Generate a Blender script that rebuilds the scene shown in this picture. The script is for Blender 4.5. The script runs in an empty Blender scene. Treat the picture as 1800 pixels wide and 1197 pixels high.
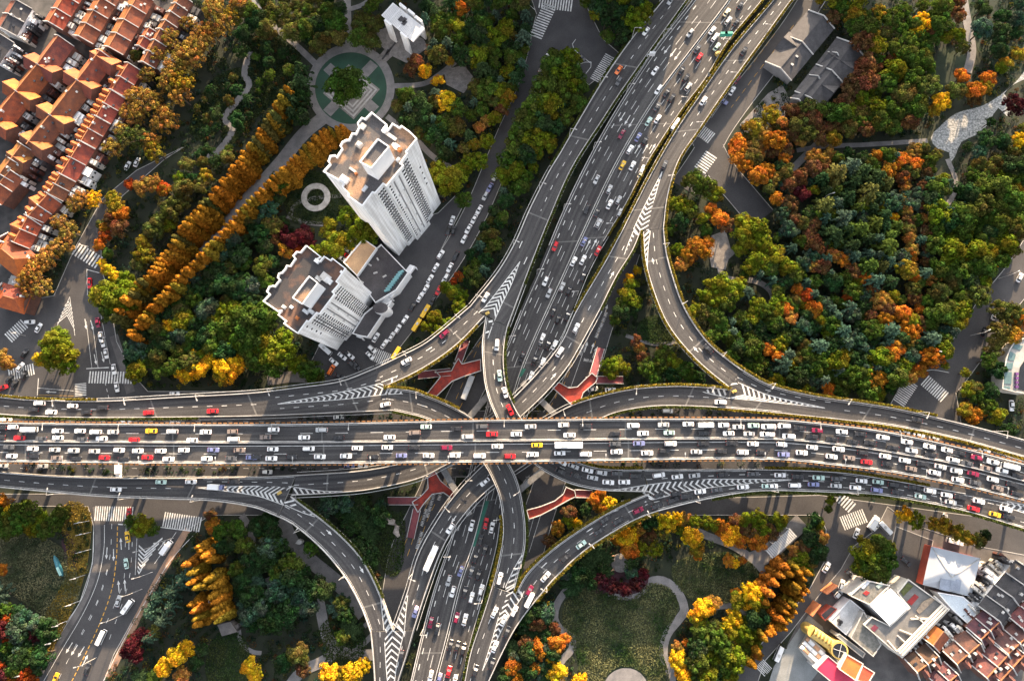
import bpy, bmesh, math, random
import numpy as np
from mathutils import Vector, Matrix
from mathutils.geometry import tessellate_polygon
random.seed(7); RNG = np.random.default_rng(11)
S = bpy.context.scene; COL = S.collection

# ---------------------------------------------------------------- camera
CAM_H, FPX = 290.0, 1150.0                      # metres above the ground, focal length in photo pixels
NADIR = (928.0, 762.0)                          # photo pixel straight below the camera
_d = Vector((NADIR[0]-900, -(NADIR[1]-598.5), -FPX)).normalized()
_Z = -_d; _Y = (Vector((0, 1, 0)) - _Z*_Z.y).normalized(); _X = _Y.cross(_Z)
CAM_R = Matrix((_X, _Y, _Z))                    # camera axes -> world axes
cd = bpy.data.cameras.new("camera"); cam = bpy.data.objects.new("camera", cd); COL.objects.link(cam)
cd.sensor_fit = 'HORIZONTAL'; cd.sensor_width = 36.0; cd.lens = FPX*36/1800; cd.clip_end = 9000; cd.clip_start = 1
cam.matrix_world = Matrix.Translation((0, 0, CAM_H)) @ CAM_R.to_4x4(); S.camera = cam
def P(px, py, z=0.0):
    """world point at height z that lies where the photo shows pixel (px, py)"""
    r = CAM_R @ Vector((px-900, 598.5-py, -FPX))
    t = (z-CAM_H)/r.z
    return Vector((r.x*t, r.y*t, z))
def PX(p):
    q = CAM_R.transposed() @ (Vector(p)-Vector((0, 0, CAM_H)))
    return (900+q.x/-q.z*FPX, 598.5-q.y/-q.z*FPX)

# ---------------------------------------------------------------- sky, sun, exposure
SUN_EL, SUN_AZ = math.radians(15), math.radians(16)          # azimuth from +Y towards +X
w = bpy.data.worlds.new("World"); S.world = w; w.use_nodes = True
nt = w.node_tree; bg = nt.nodes["Background"]; sky = nt.nodes.new("ShaderNodeTexSky"); sky.sky_type = 'NISHITA'
sky.sun_disc = False; sky.sun_elevation = SUN_EL; sky.sun_rotation = SUN_AZ; sky.air_density = 0.8; sky.dust_density = 3.0; sky.ozone_density = 0.6
hs = nt.nodes.new("ShaderNodeHueSaturation"); hs.inputs["Saturation"].default_value = 0.35
nt.links.new(sky.outputs[0], hs.inputs["Color"]); nt.links.new(hs.outputs[0], bg.inputs[0]); bg.inputs[1].default_value = 0.14
sd = bpy.data.lights.new("sun", 'SUN'); sd.energy = 5.0; sd.angle = math.radians(0.5); sd.color = (1.0, 0.72, 0.44)
sun = bpy.data.objects.new("sun", sd); COL.objects.link(sun)
sv = Vector((math.sin(SUN_AZ)*math.cos(SUN_EL), math.cos(SUN_AZ)*math.cos(SUN_EL), math.sin(SUN_EL)))
sun.rotation_euler = sv.to_track_quat('Z', 'Y').to_euler()
S.view_settings.view_transform = 'Standard'; S.view_settings.look = 'None'; S.view_settings.gamma = 1
S.view_settings.exposure = 2.15
S.render.engine = 'CYCLES'; S.cycles.max_bounces = 4; S.cycles.diffuse_bounces = 2; S.cycles.transmission_bounces = 2

# ---------------------------------------------------------------- materials
MATS = {}
def nodes(name):
    m = bpy.data.materials.new(name); m.use_nodes = True
    return m, m.node_tree, m.node_tree.nodes["Principled BSDF"]
def mat(name, c, rough=.8, c2=None, scale=.3, metal=0., obj=False, bump=0., fine=0.18, coat=0., sharp=.165, mid=.515):
    """procedural surface: colour c broken up towards c2 by world-space noise; obj=True multiplies in the object's own colour"""
    if name in MATS: return MATS[name]
    m, t, b = nodes(name); N, L = t.nodes, t.links
    geo = N.new("ShaderNodeNewGeometry")
    n1 = N.new("ShaderNodeTexNoise"); n1.inputs["Scale"].default_value = scale; n1.inputs["Detail"].default_value = 6
    n2 = N.new("ShaderNodeTexNoise"); n2.inputs["Scale"].default_value = 3.1; n2.inputs["Detail"].default_value = 3
    for n in (n1, n2): L.new(geo.outputs["Position"], n.inputs["Vector"])
    r = N.new("ShaderNodeValToRGB"); r.color_ramp.elements[0].position = mid-sharp; r.color_ramp.elements[1].position = mid+sharp
    c2 = c2 or tuple(x*.72 for x in c)
    r.color_ramp.elements[0].color = (*c2, 1); r.color_ramp.elements[1].color = (*c, 1)
    L.new(n1.outputs[0], r.inputs[0])
    mx = N.new("ShaderNodeMix"); mx.data_type = 'RGBA'; mx.blend_type = 'MULTIPLY'; mx.inputs[0].default_value = 1
    mr = N.new("ShaderNodeMapRange"); mr.inputs[1].default_value = .3; mr.inputs[2].default_value = .7
    mr.inputs[3].default_value = 1-fine; mr.inputs[4].default_value = 1+fine
    L.new(n2.outputs[0], mr.inputs[0]); L.new(r.outputs[0], mx.inputs[6]); L.new(mr.outputs[0], mx.inputs[7])
    out = mx.outputs[2]
    if obj:
        oi = N.new("ShaderNodeObjectInfo"); m2 = N.new("ShaderNodeMix"); m2.data_type = 'RGBA'; m2.blend_type = 'MULTIPLY'; m2.inputs[0].default_value = 1
        L.new(out, m2.inputs[6]); L.new(oi.outputs["Color"], m2.inputs[7]); out = m2.outputs[2]
    L.new(out, b.inputs["Base Color"]); b.inputs["Roughness"].default_value = rough; b.inputs["Metallic"].default_value = metal
    if coat: b.inputs["Coat Weight"].default_value = coat
    if bump:
        bp = N.new("ShaderNodeBump"); bp.inputs["Strength"].default_value = bump; bp.inputs["Distance"].default_value = .1
        L.new(n2.outputs[0], bp.inputs["Height"]); L.new(bp.outputs[0], b.inputs["Normal"])
    MATS[name] = m; return m
def asphalt_mat(name, c, c2, cs):
    """road surface with along-the-lane wear streaks (UV in metres: across, along)"""
    m, t, b = nodes(name); N, L = t.nodes, t.links
    uv = N.new("ShaderNodeUVMap"); mp = N.new("ShaderNodeMapping"); mp.inputs["Scale"].default_value = (.8, .02, 1)
    L.new(uv.outputs[0], mp.inputs[0]); n1 = N.new("ShaderNodeTexNoise"); n1.inputs["Scale"].default_value = 1; n1.inputs["Detail"].default_value = 5
    L.new(mp.outputs[0], n1.inputs["Vector"])
    geo = N.new("ShaderNodeNewGeometry"); n2 = N.new("ShaderNodeTexNoise"); n2.inputs["Scale"].default_value = 2.2; n2.inputs["Detail"].default_value = 4
    n3 = N.new("ShaderNodeTexNoise"); n3.inputs["Scale"].default_value = .045; n3.inputs["Detail"].default_value = 4
    L.new(geo.outputs["Position"], n2.inputs["Vector"]); L.new(geo.outputs["Position"], n3.inputs["Vector"])
    r = N.new("ShaderNodeValToRGB"); e = r.color_ramp.elements; e[0].position = .36; e[1].position = .66; e[0].color = (*c2, 1); e[1].color = (*cs, 1)
    k = e.new(.5); k.color = (*c, 1); L.new(n1.outputs[0], r.inputs[0])
    def mul(a, n, lo, hi):
        mr = N.new("ShaderNodeMapRange"); mr.inputs[1].default_value = .3; mr.inputs[2].default_value = .7; mr.inputs[3].default_value = lo; mr.inputs[4].default_value = hi
        L.new(n.outputs[0], mr.inputs[0]); x = N.new("ShaderNodeMix"); x.data_type = 'RGBA'; x.blend_type = 'MULTIPLY'; x.inputs[0].default_value = 1
        L.new(a, x.inputs[6]); L.new(mr.outputs[0], x.inputs[7]); return x.outputs[2]
    o = mul(mul(r.outputs[0], n2, .72, 1.28), n3, .8, 1.2)
    L.new(o, b.inputs["Base Color"]); b.inputs["Roughness"].default_value = .9; MATS[name] = m; return m
def leaf_mat(name):
    m, t, b = nodes(name); N, L = t.nodes, t.links
    at = N.new("ShaderNodeAttribute"); at.attribute_name = "tint"; oi = N.new("ShaderNodeObjectInfo"); geo = N.new("ShaderNodeNewGeometry")
    x = N.new("ShaderNodeMix"); x.data_type = 'RGBA'; x.blend_type = 'MULTIPLY'; x.inputs[0].default_value = 1
    L.new(at.outputs["Color"], x.inputs[6]); L.new(oi.outputs["Color"], x.inputs[7])
    mr = N.new("ShaderNodeMapRange"); mr.inputs[3].default_value = .45; mr.inputs[4].default_value = 1.6; L.new(geo.outputs["Random Per Island"], mr.inputs[0])
    y = N.new("ShaderNodeMix"); y.data_type = 'RGBA'; y.blend_type = 'MULTIPLY'; y.inputs[0].default_value = 1
    L.new(x.outputs[2], y.inputs[6]); L.new(mr.outputs[0], y.inputs[7])
    d = N.new("ShaderNodeBsdfDiffuse"); tr = N.new("ShaderNodeBsdfTranslucent"); ms = N.new("ShaderNodeMixShader"); ms.inputs[0].default_value = .28
    L.new(y.outputs[2], d.inputs[0]); L.new(y.outputs[2], tr.inputs[0]); L.new(d.outputs[0], ms.inputs[1]); L.new(tr.outputs[0], ms.inputs[2])
    L.new(ms.outputs[0], N["Material Output"].inputs[0]); MATS[name] = m; return m
LEAF = leaf_mat("leaves")
ASPH = asphalt_mat("asphalt", (.042, .041, .043), (.027, .026, .028), (.062, .060, .060))
STREET = mat("street_asphalt", (.058, .056, .058), .9, (.038, .037, .040), .09, fine=.22)
CONC = mat("concrete", (.42, .41, .39), .85, (.30, .29, .28), .25)
PARA = mat("parapet_concrete", (.48, .47, .455), .8, (.33, .32, .31), .2)
MARK = mat("road_paint", (.66, .66, .65), .7, (.42, .42, .41), .6, fine=.25)
MARKO = mat("yellow_road_paint", (.62, .34, .04), .7, (.4, .22, .04), .6, fine=.2)
JOINT = mat("joint_concrete", (.14, .135, .13), .9, (.09, .09, .09), .4)
PAVE = mat("paving", (.13, .12, .115), .85, (.07, .065, .065), .2)
PATHM = mat("path_paving", (.19, .18, .178), .85, (.13, .125, .125), .3)
SOIL = mat("soil", (.020, .026, .011), .95, (.008, .012, .006), .12, fine=.4)
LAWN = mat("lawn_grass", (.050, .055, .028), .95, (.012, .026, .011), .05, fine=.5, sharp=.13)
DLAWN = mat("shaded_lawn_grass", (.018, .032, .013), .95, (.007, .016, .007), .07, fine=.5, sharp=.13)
DRYL = mat("dry_grass", (.20, .13, .03), .95, (.10, .08, .025), .1, fine=.35)
WHITE = mat("white_wall", (.80, .80, .80), .75, (.70, .70, .71), .12, fine=.06)
def tower_wall():
    m, t, bs = nodes("tower_wall"); N, L = t.nodes, t.links; geo = N.new("ShaderNodeNewGeometry"); sp = N.new("ShaderNodeSeparateXYZ"); L.new(geo.outputs["Position"], sp.inputs[0])
    md = N.new("ShaderNodeMath"); md.operation = 'FLOORED_MODULO'; md.inputs[1].default_value = 2.75; L.new(sp.outputs[2], md.inputs[0])
    lt = N.new("ShaderNodeMath"); lt.operation = 'LESS_THAN'; lt.inputs[1].default_value = .3; L.new(md.outputs[0], lt.inputs[0])
    mp = N.new("ShaderNodeMapping"); mp.inputs["Scale"].default_value = (.9, .9, .05); L.new(geo.outputs["Position"], mp.inputs[0]); n1 = N.new("ShaderNodeTexNoise"); n1.inputs["Scale"].default_value = 1; n1.inputs["Detail"].default_value = 5; L.new(mp.outputs[0], n1.inputs["Vector"])
    r = N.new("ShaderNodeValToRGB"); r.color_ramp.elements[0].position = .38; r.color_ramp.elements[1].position = .6; r.color_ramp.elements[0].color = (.60, .59, .58, 1); r.color_ramp.elements[1].color = (.82, .82, .82, 1); L.new(n1.outputs[0], r.inputs[0])
    x = N.new("ShaderNodeMix"); x.data_type = 'RGBA'; x.blend_type = 'MULTIPLY'; x.inputs[7].default_value = (.80, .80, .81, 1); L.new(lt.outputs[0], x.inputs[0]); L.new(r.outputs[0], x.inputs[6]); L.new(x.outputs[2], bs.inputs["Base Color"]); bs.inputs["Roughness"].default_value = .8; return m
TWALL = tower_wall()
CREAM = mat("cream_wall", (.62, .58, .52), .8, (.45, .42, .38), .2)
BRICK = mat("brick_wall", (.17, .075, .05), .9, (.10, .05, .04), .4, fine=.3)
GLASS = mat("dark_glass", (.016, .018, .022), .25, (.012, .014, .018), .4)
WIN = mat("window_glass", (.045, .05, .06), .2, (.02, .022, .028), .5)
TYRE = mat("tyre_rubber", (.02, .02, .02), .9)
PAINT = mat("car_paint", (1., 1., 1.), .22, (.9, .9, .9), .5, obj=True, fine=.05, coat=.5)
LAMPR = mat("tail_lamp", (.5, .02, .02), .4); LAMPW = mat("head_lamp", (.75, .75, .72), .2)
STEEL = mat("grey_steel", (.55, .56, .57), .45, (.42, .43, .44), .6)
BARK = mat("bark", (.09, .065, .045), .95, (.05, .04, .03), 1.2)
TILE = mat("red_tile_shade_tone", (.235, .046, .015), .85, (.12, .028, .014), .5, fine=.3, obj=True)  # red tile with the shade of the far slopes in its colour
TILE_SUN = mat("red_tile_sun_tone", (.38, .088, .010), .85, (.24, .055, .010), .5, fine=.25, obj=True)  # same tile, low sunlight painted into the orange of the sunny slopes
TILEB = mat("brown_roof_tile", (.125, .040, .028), .85, (.060, .025, .022), .5, fine=.3, obj=True)
SLATE = mat("grey_roof_tile", (.055, .052, .056), .85, (.034, .033, .036), .5, fine=.3)
ROOFD = mat("dark_roof_felt", (.085, .078, .08), .9, (.045, .04, .044), .12, fine=.3)
ROOFT = mat("sunlit_rusty_roof_screed", (.26, .16, .10), .9, (.07, .066, .068), .13, fine=.35, sharp=.05, mid=.53)  # tan patches paint both sunlight and rust over dark grey screed
ROOFK = mat("dark_stained_roof", (.12, .065, .045), .9, (.035, .033, .036), .13, fine=.35, sharp=.06, mid=.54)
SAND = mat("sandy_roof_screed", (.50, .33, .19), .9, (.38, .25, .15), .2)
METALR = mat("blue_grey_metal_roof", (.46, .49, .53), .5, (.38, .41, .46), .1, fine=.06)
REDW = mat("red_walkway_paint", (.34, .036, .020), .85, (.17, .024, .018), .5, fine=.3)
PLUMW = mat("plum_walkway_roof", (.20, .045, .05), .8, (.13, .03, .04), .4)
PINKR = mat("crimson_roof", (.55, .03, .08), .6, (.42, .02, .06), .2)
ORANR = mat("orange_roof_sheet", (.75, .17, .03), .6, (.6, .12, .03), .2)
YELL = mat("yellow_cladding", (.60, .42, .11), .6, (.42, .29, .08), .4)
TEALS = mat("teal_panel", (.06, .36, .30), .5); POOL = mat("pool_lawn", (.014, .058, .034), .8, (.008, .036, .022), .1)
RIVER = mat("grey_pebble_water", (.40, .40, .39), .6, (.10, .11, .11), 1.1, fine=.5)
COBBLE = mat("cobbles", (.22, .205, .195), .9, (.13, .12, .115), .5, fine=.35)
FLOWER = mat("flower_box", (.27, .10, .03), .9, (.20, .10, .03), 1.6, fine=.4)
PLAINC = mat("plain_coloured", (1., 1., 1.), .6, (.8, .8, .8), .5, obj=True, fine=.12)

# ---------------------------------------------------------------- object helpers
def link(o, parent=None):
    COL.objects.link(o)
    if parent is not None: o.parent = parent
    return o
def tag(o, label=None, cat=None, group=None, kind=None):
    if label: o["label"] = label
    if cat: o["category"] = cat
    if group: o["group"] = group
    if kind: o["kind"] = kind
    return o
def empty(name, loc=(0, 0, 0), rz=0., label=None, cat=None, group=None):
    o = bpy.data.objects.new(name, None); o.location = loc; o.rotation_euler = (0, 0, rz); o.empty_display_size = .5
    link(o); return tag(o, label, cat, group)
class MB:
    """collects faces; build() links them as one mesh object"""
    def __init__(s): s.v = []; s.f = []; s.m = []; s.uv = None
    def face(s, pts, m=0):
        n = len(s.v); s.v += [tuple(p) for p in pts]; s.f.append(tuple(range(n, n+len(pts)))); s.m.append(m)
    def box(s, c, size, rz=0., m=0, ax=None):
        x, y, z = size[0]/2, size[1]/2, size[2]/2; ca, sa = math.cos(rz), math.sin(rz)
        q = [(a*x, b*y, d*z) for d in (-1, 1) for b in (-1, 1) for a in (-1, 1)]
        if ax is None: q = [(c[0]+a*ca-b*sa, c[1]+a*sa+b*ca, c[2]+d) for a, b, d in q]
        else: q = [tuple(Vector(c)+ax[0]*a+ax[1]*b+ax[2]*d) for a, b, d in q]
        n = len(s.v); s.v += q
        for f in ((0, 2, 3, 1), (4, 5, 7, 6), (0, 1, 5, 4), (2, 6, 7, 3), (0, 4, 6, 2), (1, 3, 7, 5)): s.f.append(tuple(n+i for i in f)); s.m.append(m)
    def bar(s, a, b, wd, ht, m=0):
        a, b = Vector(a), Vector(b); d = b-a; l = d.length
        if l < 1e-4: return
        d /= l; up = Vector((0, 0, 1)) if abs(d.z) < .95 else Vector((1, 0, 0)); sd_ = d.cross(up).normalized(); u2 = sd_.cross(d)
        s.box((a+b)/2, (l, wd, ht), m=m, ax=(d, sd_, u2))
    def prism(s, pts, z0, z1, m=0, mtop=None, bottom=False):
        pts = [(p[0], p[1]) for p in pts]
        if sum(pts[i-1][0]*pts[i][1]-pts[i][0]*pts[i-1][1] for i in range(len(pts))) < 0: pts = pts[::-1]
        k = len(pts)
        for i in range(k):
            a, b = pts[i], pts[(i+1) % k]; s.face([(*a, z0), (*b, z0), (*b, z1), (*a, z1)], m)
        for t in tessellate_polygon([[Vector((*p, 0)) for p in pts]]):
            tri = [pts[i] for i in t]
            ar = (tri[1][0]-tri[0][0])*(tri[2][1]-tri[0][1])-(tri[2][0]-tri[0][0])*(tri[1][1]-tri[0][1])
            if ar < 0: tri = tri[::-1]
            s.face([(*p, z1) for p in tri], m if mtop is None else mtop)
            if bottom: s.face([(*p, z0) for p in tri[::-1]], m)
    def flat(s, pts, m=0):
        pts = [Vector(p) for p in pts]
        for t in tessellate_polygon([[Vector((p.x, p.y, 0)) for p in pts]]):
            tri = [pts[i] for i in t]
            if (tri[1]-tri[0]).cross(tri[2]-tri[0]).z < 0: tri = tri[::-1]
            s.face(tri, m)
    def tube(s, pts, radii, n=8, m=0, caps=True):
        rings = []
        for i, p in enumerate(pts):
            p = Vector(p); d = (Vector(pts[min(i+1, len(pts)-1)])-Vector(pts[max(i-1, 0)])).normalized()
            u = d.orthogonal().normalized(); v_ = d.cross(u); b = len(s.v)
            for k in range(n):
                a = 2*math.pi*k/n; s.v.append(tuple(p+(u*math.cos(a)+v_*math.sin(a))*radii[i]))
            rings.append(b)
        for a, b in zip(rings, rings[1:]):
            for k in range(n): s.f.append((a+k, a+(k+1) % n, b+(k+1) % n, b+k)); s.m.append(m)
        if caps:
            s.f.append(tuple(rings[0]+k for k in range(n))[::-1]); s.m.append(m); s.f.append(tuple(rings[-1]+k for k in range(n))); s.m.append(m)
    def mesh(s, name, mats):
        me = bpy.data.meshes.new(name); me.from_pydata(s.v, [], s.f)
        for x in (mats if isinstance(mats, (list, tuple)) else [mats]): me.materials.append(x)
        me.polygons.foreach_set("material_index", s.m)
        if s.uv is not None:
            u = me.uv_layers.new(name="UVMap"); u.data.foreach_set("uv", np.array([c for f in s.f for i in f for c in s.uv[i]], dtype=np.float32))
        me.update(); return me
    def build(s, name, mats, parent=None, **k):
        o = bpy.data.objects.new(name, s.mesh(name, mats)); link(o, parent); return tag(o, **k)
def centre(o):
    """move a top-level mesh's origin to the middle of its base"""
    me = o.data; n = len(me.vertices); c = np.empty(n*3, np.float32); me.vertices.foreach_get("co", c); c = c.reshape(-1, 3)
    m = np.array([(c[:, 0].min()+c[:, 0].max())/2, (c[:, 1].min()+c[:, 1].max())/2, c[:, 2].min()], np.float32)
    me.vertices.foreach_set("co", (c-m).ravel()); me.update(); o.location = Vector(m.tolist())+o.location; return o
def rebase(root, loc):
    """put an Empty at loc while its children keep their place"""
    root.location = loc
    for ch in root.children: ch.matrix_parent_inverse = Matrix.Translation(-Vector(loc))
def copy_tree(o, parent=None):
    c = o.copy(); link(c, parent)
    for ch in o.children: copy_tree(ch, c)
    return c
def crom(pts, closed=False, step=3.0):
    """smooth curve through pts, resampled about every step metres"""
    p = [Vector(q) for q in pts]; n = len(p); out = []
    rng = range(n if closed else n-1)
    for i in rng:
        if closed: a, b, c, d = p[i-1], p[i], p[(i+1) % n], p[(i+2) % n]
        else: a, b, c, d = p[max(i-1, 0)], p[i], p[i+1], p[min(i+2, n-1)]
        k = max(2, int((c-b).length/step))
        m1 = (c-a)*.5; m2 = (d-b)*.5; l = (c-b).length
        if i == 0 and not closed: m1 = c-b
        if i == n-2 and not closed: m2 = c-b
        if m1.length > 1e-6: m1 = m1.normalized()*l
        if m2.length > 1e-6: m2 = m2.normalized()*l
        for j in range(k):
            t = j/k; out.append(b*(2*t**3-3*t*t+1)+m1*(t**3-2*t*t+t)+c*(-2*t**3+3*t*t)+m2*(t**3-t*t))
    if not closed: out.append(p[-1])
    return out
def resample(pts, n):
    d = [0]
    for a, b in zip(pts, pts[1:]): d.append(d[-1]+(b-a).length)
    out = []; j = 0
    for i in range(n):
        t = d[-1]*i/(n-1)
        while j < len(d)-2 and d[j+1] < t: j += 1
        f = (t-d[j])/max(d[j+1]-d[j], 1e-9); out.append(pts[j].lerp(pts[j+1], min(max(f, 0), 1)))
    return out
def fillz(L, z0):
    zs = [(q[2] if len(q) > 2 else None) for q in L]; n = len(zs); kn = [i for i in range(n) if zs[i] is not None]
    if not kn: return [z0]*n
    return list(np.interp(range(n), kn, [zs[i] for i in kn]))

# keep-out raster in photo pixels (quarter resolution) so that no tree grows out of a road
GW, GH = 450, 300
KEEP = np.zeros((GH, GW), bool)
_gx, _gy = np.meshgrid((np.arange(GW)+.5)*4, (np.arange(GH)+.5)*4)
def inpoly(xs, ys, poly):
    r = np.zeros(np.shape(xs), bool); n = len(poly); j = n-1
    for i in range(n):
        xi, yi = poly[i][0], poly[i][1]; xj, yj = poly[j][0], poly[j][1]
        if yi != yj: r ^= ((yi > ys) != (yj > ys)) & (xs < (xj-xi)*(ys-yi)/(yj-yi)+xi)
        j = i
    return r
def keepout(poly): KEEP[inpoly(_gx, _gy, poly)] = True

# ---------------------------------------------------------------- roads
ROADS = {}
class Road:
    def __init__(s, key, name, L, R, z=0., flow=1, phrase="road", deck=True, thick=1.2, m=None, keep=True):
        s.key, s.flow, s.phrase = key, flow, phrase
        s.L = crom([P(q[0], q[1], zz) for q, zz in zip(L, fillz(L, z))]); s.R = crom([P(q[0], q[1], zz) for q, zz in zip(R, fillz(R, z))])
        ln = lambda c: sum((b-a).length for a, b in zip(c, c[1:]))
        s.n = max(4, int(max(ln(s.L), ln(s.R))/2.5)); s.L = resample(s.L, s.n); s.R = resample(s.R, s.n)
        s.C = [(a+b)/2 for a, b in zip(s.L, s.R)]; s.d = [0.]
        for a, b in zip(s.C, s.C[1:]): s.d.append(s.d[-1]+(b-a).length)
        s.len = s.d[-1]; ROADS[key] = s
        mb = MB(); mb.uv = []
        for i in range(s.n):
            l, r = s.L[i], s.R[i]; wd = (r-l).length; t = Vector((0, 0, thick))
            mb.v += [tuple(l), tuple(r), tuple(r-t), tuple(l-t)]; mb.uv += [(0, s.d[i]), (wd, s.d[i]), (wd, s.d[i]), (0, s.d[i])]
        for i in range(s.n-1):
            a, b = 4*i, 4*i+4
            mb.f.append((a, b, b+1, a+1) if (s.L[i+1]-s.L[i]).cross(s.R[i]-s.L[i]).z > 0 else (a, a+1, b+1, b)); mb.m.append(0)
            if deck:
                for k in (1, 2, 3): mb.f.append((a+k, a+(k+1) % 4, b+(k+1) % 4, b+k)); mb.m.append(1)
        if deck:
            mb.f += [(0, 1, 2, 3), tuple(4*(s.n-1)+k for k in range(4))]; mb.m += [1, 1]
        s.o = mb.build(name, [m or ASPH, CONC], kind="structure")
        if keep: keepout([PX(p) for p in s.L]+[PX(p) for p in reversed(s.R)])
        s.marks = MB(); s.par = MB(); s.hed = []
    def at(s, u, d):
        i = int(np.searchsorted(s.d, d))-1; i = min(max(i, 0), s.n-2); f = (d-s.d[i])/(s.d[i+1]-s.d[i])
        return (s.L[i].lerp(s.L[i+1], f)).lerp(s.R[i].lerp(s.R[i+1], f), u)
    def dirn(s, d):
        i = int(np.searchsorted(s.d, d))-1; i = min(max(i, 0), s.n-2); return (s.C[i+1]-s.C[i]).normalized()
    def zat(s, p):
        i = min(range(s.n), key=lambda i: (s.C[i].xy-p.xy).length); best = s.C[i].z
        for j in (i-1, i):
            if 0 <= j < s.n-1:
                e = s.C[j+1]-s.C[j]; t = (p-s.C[j]).xy.dot(e.xy)/max(e.xy.length_squared, 1e-6)
                if -.05 <= t <= 1.05: best = s.C[j].z+e.z*t
        return best
    def near(s, p):
        return s.d[min(range(s.n), key=lambda i: (s.C[i].xy-p.xy).length)]
    def line(s, u, d0=0, d1=None, wd=.22, dash=None, period=None, dz=.02, m=0, off=0.):
        d1 = s.len if d1 is None else d1; d = d0
        while d < d1:
            e = min(d1, d+(dash or 3.0)); pts = []
            for x in (d, (d+e)/2, e):
                p = s.at(u, x); q = s.dirn(x); nr = Vector((q.y, -q.x, 0)).normalized(); pts.append((p+nr*off, nr))
            for (p, a), (q, b) in zip(pts, pts[1:]):
                t = Vector((0, 0, dz)); s.marks.face([p-a*wd/2+t, p+a*wd/2+t, q+b*wd/2+t, q-b*wd/2+t], m)
            d += period if dash else 3.0
    def joint(s, d, wd=.7, m=2):
        q = s.dirn(d)*wd/2; t = Vector((0, 0, .012)); a, b = s.at(0.02, d), s.at(.98, d); s.marks.face([a-q+t, b-q+t, b+q+t, a+q+t], m)
    def arrow(s, u, d, ln=5.):
        arrow(s.marks, s.at(u, d)+Vector((0, 0, .022)), s.dirn(d)*s.flow, ln)
    def wall(s, side, f0=0., f1=1., wd=.32, ht=1.0, inset=.2):
        i0, i1 = int(f0*(s.n-1)), int(round(f1*(s.n-1))); E, O = (s.L, s.R) if side == 'L' else (s.R, s.L); prev = None
        for i in range(i0, i1+1):
            a = (O[i]-E[i]); a.z = 0; a.normalize(); p = E[i]+a*inset; q = p+a*wd; t = Vector((0, 0, ht)); dn = Vector((0, 0, .02))
            cur = [p-dn, p+t, q+t, q-dn]
            if prev:
                for k in range(3): s.par.face([prev[k], cur[k], cur[k+1], prev[k+1]])
            if i in (i0, i1): s.par.face(cur)
            prev = cur
    def hedge(s, side, f0=0., f1=1., wd=.9, col=(.20, .17, .02), off=-.5, n=26, flower=False):
        s.hed.append((side, f0, f1, wd, col, off, n, flower))
    def finish(s):
        if s.marks.f: s.marks.build("lane_marking", [MARK, MARKO, JOINT], s.o)
        if s.par.f: s.par.build("parapet", PARA, s.o)
        for side, f0, f1, wd, col, off, n, flower in s.hed:
            E, O = (s.L, s.R) if side == 'L' else (s.R, s.L); i0, i1 = int(f0*(s.n-1)), int(round(f1*(s.n-1)))
            b = MB(); Cc, Nn, Ss, Tt = [], [], [], []; acc = 0.
            for i in range(i0, i1):
                a = (O[i]-E[i]); a.z = 0; a.normalize(); p, q = E[i]+a*off, E[i+1]+a*off
                p = p+Vector((0, 0, .35)); q = q+Vector((0, 0, .35))
                if flower:
                    L_ = (q-p).length; x = -acc % 2.2
                    while x < L_:
                        c = p.lerp(q, x/L_); b.box(c+Vector((0, 0, .25)), (1.35, .45, .5), math.atan2(q.y-p.y, q.x-p.x)); x += 2.2
                    acc += L_
                else: b.bar(p, q+(q-p)*.01, wd, .5)
                if not flower:
                    for _ in range(int(n*(q-p).length)):
                        c = p.lerp(q, random.random())+a*random.uniform(-wd*.6, wd*.6)+Vector((0, 0, random.uniform(.25, .95)))
                        k = random.uniform(.6, 1.35); Cc.append(c); Nn.append((random.gauss(0, .6), random.gauss(0, .6), 1)); Ss.append(random.uniform(.22, .45)); Tt.append((col[0]*k*random.uniform(.8, 1.2), col[1]*k, col[2]*k))
            pb = b.build("flower_boxes" if flower else "planter", FLOWER if flower else CONC, s.o)
            if flower: pb["kind"] = "stuff"
            if Cc:
                h = bpy.data.objects.new("hedge", leaf_mesh("hedge", np.array(Cc), np.array(Nn), np.array(Ss), np.array(Tt))); link(h, s.o)
def arrow(mb, p, d, ln=5., wd=.35, m=0):
    d = Vector(d); d.z = 0; d.normalize(); a = Vector((d.y, -d.x, 0)); p = Vector(p); h = ln*.34
    mb.face([p-d*ln/2-a*wd/2, p-d*ln/2+a*wd/2, p+d*(ln/2-h)+a*wd/2, p+d*(ln/2-h)-a*wd/2], m)
    mb.face([p+d*(ln/2-h)-a*wd*1.9, p+d*(ln/2-h)+a*wd*1.9, p+d*ln/2], m)
def polyline_at(pts, t):
    d = [0]
    for a, b in zip(pts, pts[1:]): d.append(d[-1]+(b-a).length)
    x = min(max(t, 0), 1)*d[-1]
    for i in range(len(pts)-1):
        if d[i+1] >= x-1e-9: return pts[i].lerp(pts[i+1], (x-d[i])/max(d[i+1]-d[i], 1e-9))
    return pts[-1]
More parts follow.
